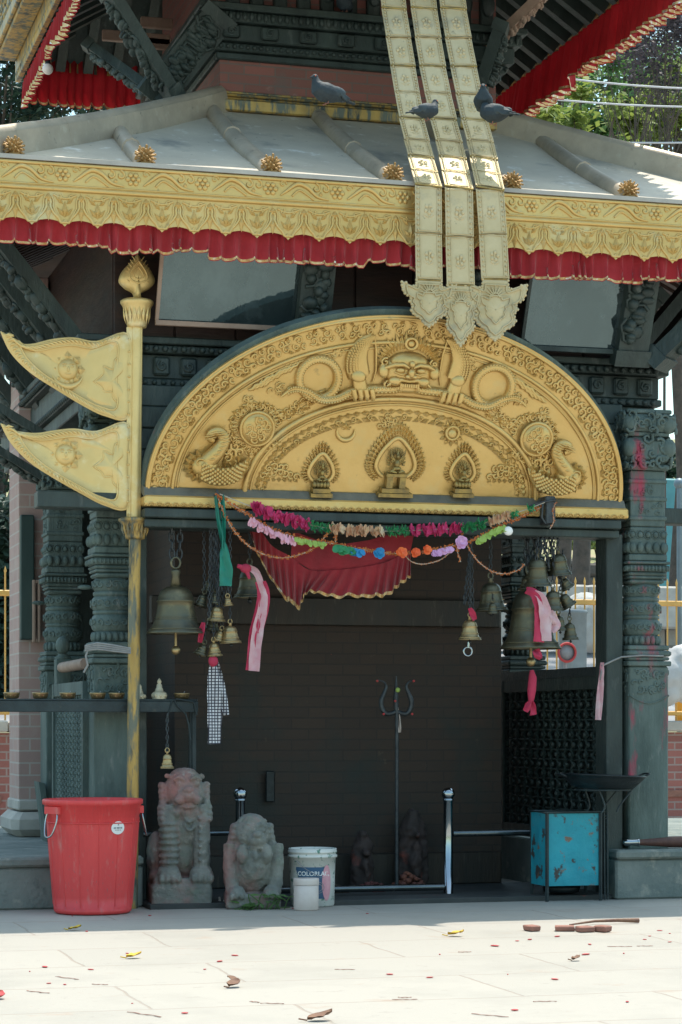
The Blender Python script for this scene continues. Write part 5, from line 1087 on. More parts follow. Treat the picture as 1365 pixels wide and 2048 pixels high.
# ------------------------------------------------------------------ garlands across the doorway
YG = -.31
def catpts(l, Y=YG, n_=8): return smoothpts(p3(l, Y), n_)
def along(pts, step):
    out = []; acc = 0
    for a, b in zip(pts, pts[1:]):
        L_ = (b-a).length
        while acc < L_: out.append((a.lerp(b, acc/L_), (b-a).normalized())); acc += step
        acc -= L_
    return out
def tinsel(mb, pts, r, seed, dens=.011):
    rr = random.Random(seed)
    for c, t in along(pts, dens):
        for k in range(3):
            d_ = V(rr.uniform(-1, 1), rr.uniform(-1, .3), rr.uniform(-1, 1)).normalized(); mb.leaf(c, c+d_*r*rr.uniform(.6, 1.2), r*.7, r*.25, V(rr.uniform(-1, 1), -1, rr.uniform(-1, 1)).normalized())
def swag(label, l, r, seed, stringm=STRING):
    pts = catpts(l); g = thing('marigold_string', label, 'garland', pts[0], 'orange flower strings across the doorway'); mb = MB(); mb.tube(pts, .003, 5); mb.build('string', stringm, g); mb = MB(); tinsel(mb, pts, r, seed); mb.build('orange_blossoms', PETO, g); return pts
main = swag('longest orange flower string sagging across the whole doorway', [(434, 990), (470, 1012), (540, 1056), (600, 1076), (660, 1086), (720, 1098), (790, 1107), (850, 1103), (900, 1093), (950, 1078), (1000, 1052), (1050, 1030), (1084, 1014)], .020, 1)
swag('orange string looping low at the left past the maroon cloth', [(434, 990), (455, 1040), (480, 1075), (510, 1100), (550, 1115), (590, 1112), (630, 1095), (665, 1060), (672, 1085)], .016, 2)
swag('orange string looping down at the right over the small bells', [(928, 1080), (945, 1108), (965, 1130), (990, 1145), (1015, 1147), (1035, 1141), (1050, 1128)], .014, 3)
swag('thin pale string sagging in the middle below the longest string', [(808, 1108), (825, 1124), (850, 1128), (880, 1120), (902, 1104)], .009, 4)
swag('short orange tassel string dangling from the right part of the longest string', [(925, 1070), (915, 1095), (918, 1112), (922, 1124)], .016, 5)
swag('short orange string dangling beside the iron bracket', [(1112, 1005), (1106, 1022), (1108, 1042), (1100, 1058)], .012, 6)
gl = thing('flower_garland', 'plastic flower garland of magenta, cream and green clusters under the lintel', 'garland', P(505, 1015, YG))
pts = catpts([(440, 988), (505, 1014), (560, 1034), (620, 1050), (680, 1059), (740, 1062), (800, 1062), (850, 1060), (900, 1058), (950, 1051), (1000, 1036), (1050, 1020), (1090, 1005)], YG-.01)
MB().tube(pts, .003, 5).build('string', STRING, gl)
def petalcl(mb, c, ax_, r, n_, seed, w_=.7, cup=.5):
    rr = random.Random(seed); ax_ = ax_.normalized(); u = ax_.orthogonal().normalized(); v = ax_.cross(u)
    for k in range(n_):
        a = 2*pi*k/n_+rr.uniform(-.3, .3); q = rr.uniform(-.1, cup); d_ = (u*cos(a)+v*sin(a)+ax_*q).normalized(); mb.petal(c+ax_*rr.uniform(-.004, .004), c+d_*r*rr.uniform(.75, 1.1), r*w_, rr.uniform(.05, .3), ax_)
def usec(u): return min(range(len(pts)), key=lambda i: abs((pts[i]-CAM).dot(RV)/(pts[i]-CAM).dot(FV)*FP+682.5-u))
def flowers(name, m, us, r, n_, seed, tang=True, w_=.7, dz=0, pl=None):
    mb = MB()
    for i, u in enumerate(us):
        c = pts[usec(u)] if pl is None else pl; j = usec(u); c = pts[j].copy()
        f = (u-((pts[j]-CAM).dot(RV)/(pts[j]-CAM).dot(FV)*FP+682.5)); c = P(u, HZ-(pts[j].z-EYE)/depth(pts[j])*FP, YG-.01)+V(0, 0, dz)
        petalcl(mb, c, V(.75, -.6, .2*(-1)**i), r*.98, n_, seed+i, w_*1.25, .35); petalcl(mb, c+V(.004, -.006, 0), V(.55, -.8, .15*(-1)**i), r*.72, max(4, n_-2), seed+i+9, w_*1.2, .6)
    return mb.build(name, m, gl)
flowers('magenta_flowers', PETP, [508, 514, 521, 530, 537, 551, 565, 571, 583, 590, 602, 612], .046, 9, 1); flowers('green_leaves', LEAFG, [619, 626, 634, 641, 648, 655], .046, 4, 40, w_=.35)
flowers('cream_flowers', PETC, [664, 671, 680, 695, 703, 712, 720, 728, 742, 750, 760], .040, 9, 80); flowers('green_leaves', LEAFG, [776, 783, 790, 800, 808, 814], .042, 5, 120, w_=.4)
flowers('magenta_flowers', PETP, [822, 832, 846, 856, 866, 878, 888, 900, 908, 918], .044, 9, 160); flowers('green_leaves', LEAFG, [924, 932, 940, 948, 958, 966], .044, 5, 200, w_=.6)
flowers('cream_flowers', PETC, [978, 986, 996, 1004, 1014], .038, 9, 240); flowers('green_leaves', LEAFG, [1022, 1030, 1056, 1064], .034, 5, 260, w_=.5)
pg = thing('petal_garland', 'mixed garland of hanging pink, green, blue, orange and lilac petals', 'garland', P(520, 1040, YG))
pts2 = main
def drops(name, m, u0, u1, n_, ln, w_, seed):
    mb = MB(); rr = random.Random(seed)
    for i in range(n_):
        u = u0+(u1-u0)*(i+.5)/n_; j = min(range(len(main)), key=lambda k: abs((main[k]-CAM).dot(RV)/(main[k]-CAM).dot(FV)*FP+682.5-u)); c = P(u, HZ-(main[j].z-EYE)/depth(main[j])*FP, YG-.012)
        for k in range(3): e = c+V(rr.uniform(-.4, .4)*ln, rr.uniform(-.02, .01), -ln*rr.uniform(.5, 1.1)); mb.petal(c, e, w_*rr.uniform(.8, 1.2), .15, (rr.uniform(-.5, .5), -1, 0))
    mb.build(name, m, pg)
drops('pink_petals', mat('pale_pink_petal', (.78, .42, .48), (.7, .3, .4), 20, .5, 0, 0), 500, 588, 16, .055, .022, 1); drops('lime_petals', LEAFY, 588, 650, 12, .04, .03, 2); drops('green_leaves', LEAFG, 672, 705, 8, .05, .045, 3)
drops('blue_petals', PETB, 705, 730, 5, .05, .035, 4); drops('lilac_petals', PETV, 865, 905, 9, .04, .035, 5); drops('lime_petals', LEAFY, 955, 1010, 12, .045, .03, 6)
for u, v, m, r in ((758, 1106, PETB, .036), (803, 1104, PETF, .037), (832, 1105, PETF, .032), (855, 1100, PETF, .028), (922, 1084, PETV, .040)):
    mb = MB(); c = P(u, v, YG-.02); petalcl(mb, c, V(0, -1, 0), r, 9, int(u), .85, .2); petalcl(mb, c+V(0, -.008, 0), V(0, -1, .2), r*.72, 8, int(u)+1, .8, .5); petalcl(mb, c+V(0, -.014, 0), V(0, -1, .1), r*.42, 6, int(u)+2, .8, .8); mb.build('round_flower', m, pg)
mb = MB(); mb.sph(P(1017, 1062, YG-.02), (.03, .02, .028), 12, 8); mb.build('white_rosette', WHITE, pg)

# ------------------------------------------------------------------ lamp rail with butter lamps
YR = .055
a, b = P(-120, 1410, YR), P(393, 1411, YR); rl = thing('lamp_rail', 'dark painted iron rail carrying brass lamps in front of the left pillar', 'rail', (b.x, YR, 0))
z1, z0 = P(200, 1398, YR).z, P(200, 1424, YR).z
w = MB(); w.box(a.x-.8, b.x, YR-.05, YR+.09, z1-.012, z1, c=.003); w.box(a.x-.8, b.x, YR-.055, YR-.045, z0, z1-.013, c=.002); w.box(a.x-.8, b.x, YR+.083, YR+.09, z0, z1-.013, c=.002); w.build('rail_channel', RAILM, rl)
w = MB(); q = P(387, 1424, YR); w.box(q.x-.012, q.x+.012, YR-.03, YR-.006, .001, z1-.014, c=.003); w.box(q.x-.012, q.x+.012, YR+.056, YR+.08, .001, z1-.014, c=.003); w.build('rail_leg', RAILM, rl)
w = MB(); w.tube(p3([(350, 1402), (356, 1412), (372, 1428), (378, 1450), (381, 1480)], YR-.07), .005, 6); w.tube(p3([(345, 1400), (338, 1425), (333, 1450), (336, 1480), (334, 1505)], YR-.06), .004, 6); w.tube(p3([(352, 1398), (368, 1400), (388, 1404), (394, 1430)], YR-.066), .006, 6)
tag(w.build('loose_cord', RAILM, origin=P(350, 1402, YR)), 'dark cord looped over the end of the lamp rail', 'cord')
lam = MB(); lam.lathe([(.030, 0), (.040, .002), (.048, .03), (.050, .034), (.046, .036), (.040, .02), (.0, .016)], 18)
for j in range(10): q = j*pi/5; lam.leaf((.036*cos(q), .036*sin(q), .002), (.046*cos(q), .046*sin(q), .032), .02, .004, (cos(q), sin(q), 0))
proto = None
for i, (u, lab) in enumerate(((24, 'flat brass lamp nearest the left edge of the photo on the lamp rail'), (81, 'flat brass lamp on the rail in front of the pink brick pier'), (136, 'flat brass lamp on the rail in front of the lattice panel'), (196, 'flat brass lamp on the rail at the left edge of the left pillar'), (234, 'flat brass lamp on the rail just left of the gilded pole'), (364, 'flat brass lamp nearest the right end of the lamp rail'))):
    q = P(u, 1394, YR); q.z = z1+.001
    if proto is None:
        proto = thing('butter_lamp', lab, 'lamp', q, 'brass lamps on the rail'); MB().merge(lam, Matrix.Translation(q)).build('lamp_bowl', BRASSL, proto); t = MB(); t.sph(q+V(0, 0, .024), (.028, .028, .010), 10, 6); t.tube([q+V(.01, 0, .03), q+V(.018, 0, .046)], .003, 5); t.build('wick', GREYP, proto)
    else: dup(proto, q, lab)
for u, lab in ((319, 'tall spired brass lamp on the rail right of the gilded pole'), (281, 'small brass figure lamp on the rail touching the gilded pole')):
    q = P(u, 1394, YR); q.z = z1+.001; s = 1 if u > 300 else .7; w = MB(); w.lathe([(.042*s, 0), (.044*s, .034*s), (.038*s, .04*s), (.026*s, .045*s), (.024*s, .06*s), (.018*s, .066*s), (.016*s, .085*s), (.009*s, .092*s), (.014*s, .10*s), (.010*s, .112*s), (.0, .125*s)], 16, q, cap=False)
    for j in range(8): t = j*pi/4; w.sph(q+V(.04*s*cos(t), .04*s*sin(t), .02*s), (.009, .009, .014), 6, 4)
    tag(w.build('spired_lamp', mat('ivory_brass', (.62, .55, .40), (.5, .42, .28), 20, .5, .4, .1), origin=q), lab, 'lamp')

# ------------------------------------------------------------------ red bucket
c = P(186, 1815, -.30); c.z = 0; S_ = depth(c)/FP; rt, rb_ = 100*S_, 78*S_; H_ = 228*S_
bk = thing('plastic_bucket', 'large faded red plastic bucket with wire handles at the foot of the pole', 'bucket', c)
w = MB(); prof = [(.0, .004), (rb_*.93, .003), (rb_*.985, .012), (rb_, .035)]
for i in range(9): f = i/8; prof.append((rb_+(rt*.93-rb_)*f, .035+(H_*.86-.035)*f))
prof += [(rt*.945, H_*.865), (rt*.96, H_*.95), (rt*1.0, H_*.955), (rt*1.005, H_*.99), (rt*.985, H_), (rt*.95, H_*.985), (rt*.93, H_*.9), (rb_*.95, .03), (0, .025)]
w.lathe(prof, 56, c)
for j in range(14): t = j*2*pi/14+.2; w.tube([c+V((rb_+.001)*cos(t), (rb_+.001)*sin(t), .05), c+V((rt*.925)*cos(t), (rt*.925)*sin(t), H_*.84)], .0035, 5)
w.tube([c+V(rt*.932*cos(2*pi*i/40), rt*.932*sin(2*pi*i/40), H_*.80) for i in range(40)], .004, 5, closed=True)
w.build('bucket_body', REDPL, bk)
for ang in (R(206), R(-8)):
    w = MB(); n_ = V(cos(ang), sin(ang), 0); tn = V(-sin(ang), cos(ang), 0); q = c+n_*(rt*.965)+V(0, 0, H_*.90)
    w.tube(smoothpts([q+tn*.045, q+tn*.055+n_*.012-V(0, 0, .06), q+tn*.03+n_*.03-V(0, 0, .135), q-tn*.03+n_*.03-V(0, 0, .14), q-tn*.055+n_*.012-V(0, 0, .06), q-tn*.045], 5), .005, 6); w.build('wire_handle', STEEL, bk)
    w = MB(); w.obox(q+V(0, 0, .005), tn*.065, n_*.012, V(0, 0, .02)); w.build('handle_lug', REDPL, bk)
ang = math.atan2(-1, .38)+.04; zt = (1815-1642)*S_
def oncyl(x, z, r0, c, a0, off=.0015): return c+V((r0+off)*cos(a0+x/r0), (r0+off)*sin(a0+x/r0), z)
rs = rb_+(rt*.93-rb_)*((zt-.035)/(H_*.86-.035))
slope = (rt*.93-rb_)/(H_*.86-.035)
def onb(x, z, off=.0015): return oncyl(x, zt+z, rs+slope*z, c, ang, off)
w = MB(); k = 28; o = [onb(.043*cos(2*pi*i/k), .037*sin(2*pi*i/k), .003) for i in range(k)]; w.add([onb(0, 0, .004)]+o, [(0, 1+i, 1+(i+1) % k) for i in range(k)]); st_ = w.build('round_sticker', WHITE, bk)
w = MB()
for x0, x1, z in ((-.028, .028, .0), (-.028, .028, -.005), (-.02, .02, -.015)):
    xs = [x0+(x1-x0)*i/12 for i in range(13)]
    for i in range(12):
        if (i*7) % 5 == 1: continue
        w.add([onb(xs[i], z, .005), onb(xs[i+1]-.001, z, .005), onb(xs[i+1]-.001, z+.0045, .005), onb(xs[i], z+.0045, .005)], [(0, 1, 2, 3)])
w.add([onb(-.006, .014, .005), onb(.006, .014, .005), onb(0, .024, .005)], [(0, 1, 2)]); w.build('sticker_print', GREYP, st_)

# ------------------------------------------------------------------ stone guardian lions
def place_fused(mb, vox, base, disp, dsc, sm=3): return fuse(mb, vox, sm, disp, dsc)
c = G(371, 1817); c.y += .18
def lion1():
    m = MB(); s = .00292                                   # photo px -> m about the base centre
    def X(u): return (u-371)*s
    def Z(v): return (1816-v)*s
    m.box(X(311), X(433), -.17, .26, 0, Z(1768), c=.012); m.box(X(316), X(428), -.15, .25, Z(1772), Z(1757), c=.012)
    for u0, u1, ub in ((332, 362, 347), (398, 428, 413)):   # fore legs: banded columns with broad paws
        x = X(ub); m.tube([(x, -.09, Z(1752)), (x, -.09, Z(1700)), (x, -.085, Z(1640)), (x, -.07, Z(1610))], [.048, .050, .054, .05], 14)
        if ub < 370:
            for k in range(8): m.tube([(x+.053*cos(t), -.09+.053*sin(t), Z(1738-k*13)) for t in [2*pi*j/14 for j in range(14)]], .011, 6, closed=True)
        else:
            for k in range(8): m.sph((x-.015, -.142, Z(1735-k*14)), .010, 7, 5)
            m.tube([(x+.051*cos(t), -.09+.051*sin(t), Z(1740)) for t in [2*pi*j/14 for j in range(14)]], .012, 6, closed=True)
        m.sph((x, -.105, Z(1750)), (.072, .07, .055), 14, 9)
        for k in range(4): m.sph((x-.051+.034*k, -.158, Z(1757)), (.019, .03, .030), 9, 6)
    m.sph((X(380), .0, Z(1650)), (.125, .12, .16), 18, 12); m.sph((X(388), -.075, Z(1625)), (.062, .06, .085), 14, 9)
    for k in range(4): m.tube([(X(388)+.055*cos(t)*(1-.12*k), -.10-.03*abs(sin(t)), Z(1600+k*17)+.03*cos(2*t)) for t in [pi+pi*j/8 for j in range(9)]], .009, 6)
    m.sph((X(380), .06, Z(1700)), (.13, .14, .19), 18, 12)
    for sx_, ub in ((-1, 328), (1, 418)): m.sph((X(ub), .10, Z(1715)), (.06, .13, .15), 14, 9); m.sph((X(ub), -.0, Z(1755)), (.055, .12, .045), 12, 8)
    m.sph((X(380), -.02, Z(1585)), (.125, .125, .125), 20, 13); m.sph((X(381), -.02, Z(1560)), (.10, .10, .075), 18, 11)
    m.sph((X(384), -.12, Z(1590)), (.068, .07, .048), 14, 9); m.sph((X(384), -.165, Z(1578)), (.032, .03, .022), 10, 7); m.sph((X(384), -.12, Z(1612)), (.06, .045, .02), 12, 7)
    for sx_ in (-1, 1):
        m.sph((X(384)+sx_*.05, -.115, Z(1566)), (.027, .022, .02), 10, 7); m.tube([(X(384)+sx_*x, -.125, Z(1556)+z) for x, z in ((.015, -.008), (.05, .012), (.085, -.01))], [.012, .016, .010], 7); m.sph((X(384)+sx_*.05, -.15, Z(1598)), (.036, .035, .028), 10, 7)
        for k in range(7): a = R(60-28*k); m.sph((X(380)+sx_*(.128+.01*(k > 3)), -.03-.01*k, Z(1572+k*11)), (.028, .05, .026), 9, 6); m.tube([(X(380)+sx_*.125+x, -.065, Z(1570+k*12)+z) for x, z in spiral(0, 0, .024, k, 1.1, sx_, 8)], .009, 5)
    for k in range(9): m.tube([(X(345+k*9)+x, -.105+.05*abs(k-4)/4, Z(1552)+z) for x, z in spiral(0, 0, .019, k, 1.1, (-1)**k, 8)], .008, 5)
    for k in range(7): m.sph((X(352+k*10), -.11, Z(1622)+.008*(-1)**k), (.022, .035, .03), 8, 6)
    return m
M = Matrix.Translation(c) @ Matrix.Rotation(R(-6), 4, 'Z')
l1 = fuse(lion1(), .0065, 3, .005, 24); tag(MB().merge(l1, M).build('stone_lion', STONE, origin=c), 'taller weathered seated stone lion dusted with red powder beside the red bucket', 'statue', 'stone guardian lions')
c = G(518, 1819); c.y += .16
def lion2():
    m = MB(); s = .00292
    def X(u): return (u-517)*s
    def Z(v): return (1818-v)*s
    m.box(X(462), X(572), -.15, .2, 0, Z(1788), c=.012)
    m.sph((X(517), .02, Z(1735)), (.145, .15, .175), 20, 13); m.sph((X(517), -.05, Z(1730)), (.105, .11, .125), 18, 11)
    for u, r in ((494, .046), (520, .032), (543, .046)): m.sph((X(u), -.135, Z(1708) if u != 520 else Z(1712)), (r*.8, .04, r*1.3), 12, 8)
    for sx_, u in ((-1, 476), (1, 560)):
        m.tube([(X(u)+sx_*.0, -.04, Z(1690)), (X(u)+sx_*.012, -.06, Z(1730)), (X(u), -.08, Z(1785))], [.055, .045, .042], 12); m.sph((X(u)-sx_*.02, -.11, Z(1787)), (.055, .06, .045), 12, 8)
        for k in range(3): m.sph((X(u)-sx_*.02-.03+.03*k, -.16, Z(1791)), (.016, .022, .024), 8, 5)
        m.sph((X(u)-sx_*.01, .06, Z(1755)), (.06, .11, .11), 12, 8)
    m.sph((X(515), -.03, Z(1668)), (.112, .115, .11), 18, 12); m.sph((X(515), -.03, Z(1648)), (.085, .095, .06), 16, 10)
    m.sph((X(524), -.125, Z(1680)), (.056, .06, .046), 14, 9); m.sph((X(524), -.17, Z(1668)), (.03, .025, .022), 10, 7); m.sph((X(524), -.12, Z(1695)), (.05, .045, .018), 12, 7)
    for sx_ in (-1, 1):
        m.sph((X(520)+sx_*.042, -.118, Z(1660)), (.022, .018, .016), 9, 6); m.tube([(X(520)+sx_*x, -.12, Z(1651)+z) for x, z in ((.012, -.008), (.04, .01), (.07, -.008))], [.010, .013, .008], 7)
        for k in range(5): m.sph((X(515)+sx_*(.10+.006*k), -.03, Z(1655+k*11)), (.03, .06, .026), 9, 6)
    for k in range(7): m.tube([(X(492+k*8)+x, -.105+.03*abs(k-3)/3, Z(1643)+z) for x, z in spiral(0, 0, .016, k, 1.1, (-1)**k, 8)], .007, 5)
    for k in range(7): m.sph((X(488+k*10), -.10, Z(1702)), (.02, .03, .024), 8, 6)
    return m
M = Matrix.Translation(c) @ Matrix.Rotation(R(-10), 4, 'Z')
l2 = fuse(lion2(), .0065, 3, .005, 24); tag(MB().merge(l2, M).build('stone_lion', STONE, origin=c), 'shorter squat stone lion with a round chest left of the paint bucket', 'statue', 'stone guardian lions')

# ------------------------------------------------------------------ paint bucket and small tub
c = G(636, 1815); S_ = depth(c)/FP; c.y += .12; H_ = 117*S_; rt, rb_ = 50*S_, 44*S_
pb = thing('paint_bucket', 'white paint bucket spattered green with a navy label behind the small tub', 'bucket', c)
w = MB(); w.lathe([(0, .003), (rb_*.95, .002), (rb_, .012), (rb_*.5+rt*.465, H_*.5), (rt*.935, H_*.84), (rt*1.0, H_*.845), (rt*1.0, H_*.885), (rt*.955, H_*.89), (rt*.955, H_*.92), (rt*.99, H_*.925), (rt*.99, H_*.955), (rt*.965, H_*.96), (rt*.975, H_*.995), (rt*.955, H_), (rt*.93, H_*.97), (rb_*.93, .02), (0, .015)], 44, c); w.build('bucket_body', WHITES, pb)
ang = math.atan2(-cos(TH), -sin(TH))-.0; 
def rad(z): return rb_+(rt*.935-rb_)*z/(H_*.84)
def onp_(x, z, off=.0015): r_ = rad(z); return oncyl(x, z, r_, c, ang+.10, off)
lab = MB(); k = 26
def edge(f): return (H_*.17+.010*sin(f*pi), H_*.70-.0*f)
for i in range(k):
    f0, f1 = i/k, (i+1)/k; x0, x1 = -.118+.195*f0, -.118+.195*f1
    def zz(f): a = max(0, 1-f/.42); b = max(0, (f-.80)/.2); return (H_*(.15)+H_*.50*a**1.2, H_*.69-0*f-H_*.0*b)
    (a0, b0), (a1, b1) = zz(f0), zz(f1); r_ = 6
    vs = [onp_(x0, a0+(b0-a0)*j/r_) for j in range(r_+1)]+[onp_(x1, a1+(b1-a1)*j/r_) for j in range(r_+1)]; lab.add(vs, [(j, j+r_+1, j+r_+2, j+1) for j in range(r_)], 0, True)
lo = lab.build('printed_label', NAVY, pb)
lab = MB(); vs = []
o = [(.077+.042*cos(2*pi*i/28)*.75, H_*.42+.105*sin(2*pi*i/28)) for i in range(28)]; lab.add([onp_(.08, H_*.42, .003)]+[onp_(x, z, .003) for x, z in o], [(0, 1+i, 1+(i+1) % 28) for i in range(28)]); lab.build('pink_swash', PINKL, lo)
def text_mesh(s, size, fn, ext=.0):
    cu = bpy.data.curves.new('txt', 'FONT'); cu.body = s; cu.size = size; cu.align_x = 'CENTER'; cu.offset = size*.018; ob = bpy.data.objects.new('txt', cu); sc.collection.objects.link(ob); dg = bpy.context.evaluated_depsgraph_get(); me = bpy.data.meshes.new_from_object(ob.evaluated_get(dg))
    mb = MB().add([fn(p.co.x, p.co.y) for p in me.vertices], [tuple(f.vertices) for f in me.polygons]); bpy.data.objects.remove(ob); bpy.data.meshes.remove(me); return mb
text_mesh('COLORLAC,', .036, lambda x, y: onp_(x-.004, H_*.545+y, .003)).build('label_lettering', WHITE, lo)
w = MB()
for i in range(14): w.add([onp_(-.05+.008*i, H_*.505, .003), onp_(-.0445+.008*i, H_*.505, .003), onp_(-.0445+.008*i, H_*.515, .003), onp_(-.05+.008*i, H_*.515, .003)], [(0, 1, 2, 3)])
for r0, r1 in ((.034, .030), (.022, .018)):
    n_ = 28; vs = [onp_(.026+r*cos(2*pi*i/n_), H_*.34+r*sin(2*pi*i/n_), .003) for i in range(n_) for r in (r0, r1)]; w.add(vs, [(2*i, 2*((i+1) % n_), 2*((i+1) % n_)+1, 2*i+1) for i in range(n_)])
w.build('label_print', GREYP, lo)
w = MB(); w.tube([c+V(rt*1.01*cos(t), rt*1.01*sin(t), H_*.80-.09*sin((t-R(215))/R(140)*pi)) for t in [R(215+140*i/20) for i in range(21)]][:9], .0022, 5); w.build('wire_bail', GREYP, pb)
c = G(619, 1822); S_ = depth(c)/FP; H_ = 64*S_; r_ = 26*S_; c.y += .07
tb_ = thing('plastic_tub', 'small stained white plastic tub in front of the paint bucket', 'tub', c)
MB().lathe([(0, .002), (r_*.94, .001), (r_*.97, .008), (r_*.97, H_*.78), (r_*.94, H_*.79), (0, H_*.79)], 36, c).build('tub_body', WHITEP, tb_)
MB().lathe([(r_*.99, H_*.795), (r_*1.0, H_*.81), (r_*1.0, H_*.97), (r_*.97, H_), (0, H_*.995)], 36, c).build('tub_lid', WHITEP, tb_)

# ------------------------------------------------------------------ steel bollards and rails
def bollard(u, vb, label, Y):
    a = P(u, 1560, Y); q = V(a.x, a.y, 0.03); S_ = depth(a)/FP; zt = P(u, 1588, Y).z; r_ = 9.5*S_
    b = thing('steel_bollard', label, 'bollard', q, 'steel bollards in the doorway'); w = MB(); w.lathe([(r_*1.5, 0), (r_*1.5, .008), (r_, .012), (r_, zt-.045), (r_*1.08, zt-.042), (r_*1.08, zt-.03), (r_*.9, zt-.026), (r_*.7, zt-.02)], 24, V(a.x, a.y, .0)); w.build('post', STEEL, b)
    w = MB(); w.sph((a.x, a.y, zt+.0), (.041, .041, .041), 22, 14); w.lathe([(.028, -.044), (.034, -.04), (.034, -.035), (.02, -.03)], 20, V(a.x, a.y, zt)); w.build('ball_cap', STEEL, b); return a
p1 = bollard(481, 1790, 'steel ball topped bollard behind the two stone lions', .17); p2 = bollard(897, 1790, 'steel ball topped bollard right of the trident', .17)
def rail(a, b, r, label): w = MB(); w.tube([a, a.lerp(b, .5), b], r, 14); tag(w.build('steel_rail', RAILS, origin=(a+b)/2), label, 'rail', 'steel rails between the bollards')
z = P(980, 1666, .17).z; rail(V(p2.x+.03, .17, z), V(P(1100, 1666, .17).x, .17, z), .020, 'steel rail from the right bollard to behind the blue stove')
z = P(400, 1667, .17).z; rail(V(xd0+.03, .17, z), V(p1.x-.03, .17, z), .016, 'steel rail passing behind the taller stone lion')
z = P(730, 1777, .17).z; rail(V(p1.x+.03, .17, z), V(p2.x-.03, .17, z), .021, 'low steel rail across the doorway near the floor')

# ------------------------------------------------------------------ blue stove with legs, iron pan
c = P(1141, 1795, -.26); c.z = 0; S_ = depth(c)/FP; x0, x1 = P(1092, 1795, c.y).x, P(1202, 1795, c.y).x; yf, yb2 = c.y, c.y+.25; zb, zt = 31*S_, 176*S_
sv = thing('metal_stove', 'chipped turquoise sheet metal stove on thin legs in front of the lattice', 'stove', ((x0+x1)/2, c.y+.18, 0))
w = MB(); t = .004
for i in range(8):                                   # front and side sheets, slightly dented
    pass
n1, n2 = 14, 14
def sheet(A, B, C, D, nrm, amp, seed):
    A, B, C, D, nrm = map(Vector, (A, B, C, D, nrm)); vs = []
    for o in (0, -.004):
        for i in range(n1+1):
            for j in range(n2+1):
                p = A.lerp(B, i/n1).lerp(D.lerp(C, i/n1), j/n2); e = noise.fractal(p*6+V(seed, 0, 0), 1, 2, 3)*amp*(sin(pi*i/n1)*sin(pi*j/n2))**.5; vs.append(p+nrm*(e+o))
    k = (n1+1)*(n2+1); fs = []
    for i in range(n1):
        for j in range(n2): a = i*(n2+1)+j; fs += [(a, a+n2+1, a+n2+2, a+1), (k+a, k+a+1, k+a+n2+2, k+a+n2+1)]
    w.add(vs, fs, 0, True)
sheet((x0, yf, zb), (x1, yf, zb), (x1, yf, zt), (x0, yf, zt), (0, -1, 0), .014, 1); sheet((x0, yb2, zb), (x0, yf, zb), (x0, yf, zt), (x0, yb2, zt), (-1, 0, 0), .012, 2)
sheet((x1, yf, zb), (x1, yb2, zb), (x1, yb2, zt), (x1, yf, zt), (1, 0, 0), .012, 3); sheet((x1, yb2, zb), (x0, yb2, zb), (x0, yb2, zt), (x1, yb2, zt), (0, 1, 0), .012, 4)
w.box(x0+.005, x1-.005, yf+.005, yb2-.005, zb, zb+.006); w.build('stove_body', BLUE, sv)
for xx, yy in ((x0+.006, yf-.006), (x1-.004, yf-.006), (x0+.006, yb2+.006), (x1+.004, yb2+.006)):
    w = MB(); w.box(xx-.011, xx+.011, yy-.004, yy+.004, .001, zt+.012, c=.001); w.box(xx-.004, xx+.004, yy-.011, yy+.011, .001, zt+.0125, c=.001); w.build('leg', RAILM, sv)
w = MB(); w.tube([V(x0-.01, yf-.012, zt+.006), V(x1+.02, yf-.012, zt+.006), V(x1+.02, yb2+.012, zt+.006), V(x0-.01, yb2+.012, zt+.006)], .007, 6, closed=True)
for k in range(3): w.tube([V(x1+.012+.02*k, yf+.01, zt-.02-.018*k), V(x1+.05, yf+.02, zt-.02-.015*k)], .004, 5)
for k in range(2): w.tube([V(x1+.022+.022*k, yf+.0, zt+.004), V(x1+.026+.02*k, yf+.0, .005)], .006, 6)
w.build('rod_frame', RAILM, sv)
w = MB(); w.lathe([(.09, zb-.055), (.11, zb-.05), (.12, zb-.012), (.10, zb-.01), (.09, zb-.04), (0, zb-.045)], 20, V((x0+x1)/2, yf+.2, 0)); w.build('ash_tray', BLACK, sv)
c = P(1207, 1552, yf-.08); rp = 86*depth(c)/FP; hh = .085
pn = thing('iron_pan', 'wide shallow black iron pan resting on a wire support above the turquoise stove', 'pan', c)
M = Matrix.Rotation(R(2.5), 3, 'Y'); w = MB(); w.lathe([(0, -hh*.98), (rp*.45, -hh*.95), (rp*.72, -hh*.8), (rp*.90, -hh*.28), (rp*.97, 0), (rp*1.0, .002), (rp*.995, .010), (rp*.96, .006), (rp*.88, -hh*.22), (rp*.70, -hh*.72), (0, -hh*.88)], 48, c, M=M); w.build('pan_bowl', BLACK, pn)
for sg in (-1, 1):
    w = MB(); w.tube(smoothpts([c+V(sg*rp*.98, -.05, 0), c+V(sg*(rp+.025), -.04, .012), c+V(sg*(rp+.025), .04, .012), c+V(sg*rp*.98, .05, 0)], 4), .006, 6); w.build('pan_ear', BLACK, pn)
w = MB(); zc2 = c.z-hh
for (dx, dy) in ((-.06, -.12), (-.06, .12), (.12, -.10), (.12, .12)):
    xx = min(max(c.x+dx, x0+.02), x1+.03); w.tube(smoothpts([V(xx, c.y+dy, zt+.01), V(xx+.02, c.y+dy, zt+.05), V(c.x+dx*1.3, c.y+dy*.95, zc2+.012)], 5), .006, 6)
w.tube([V(c.x+.17*cos(t), c.y+.17*sin(t), zc2+.003) for t in [2*pi*j/24 for j in range(24)]], .006, 6, closed=True); tag(w.build('pan_stand', RAILM, origin=(c.x, c.y, zt)), 'thin wire stand between the turquoise stove and the iron pan', 'stand')
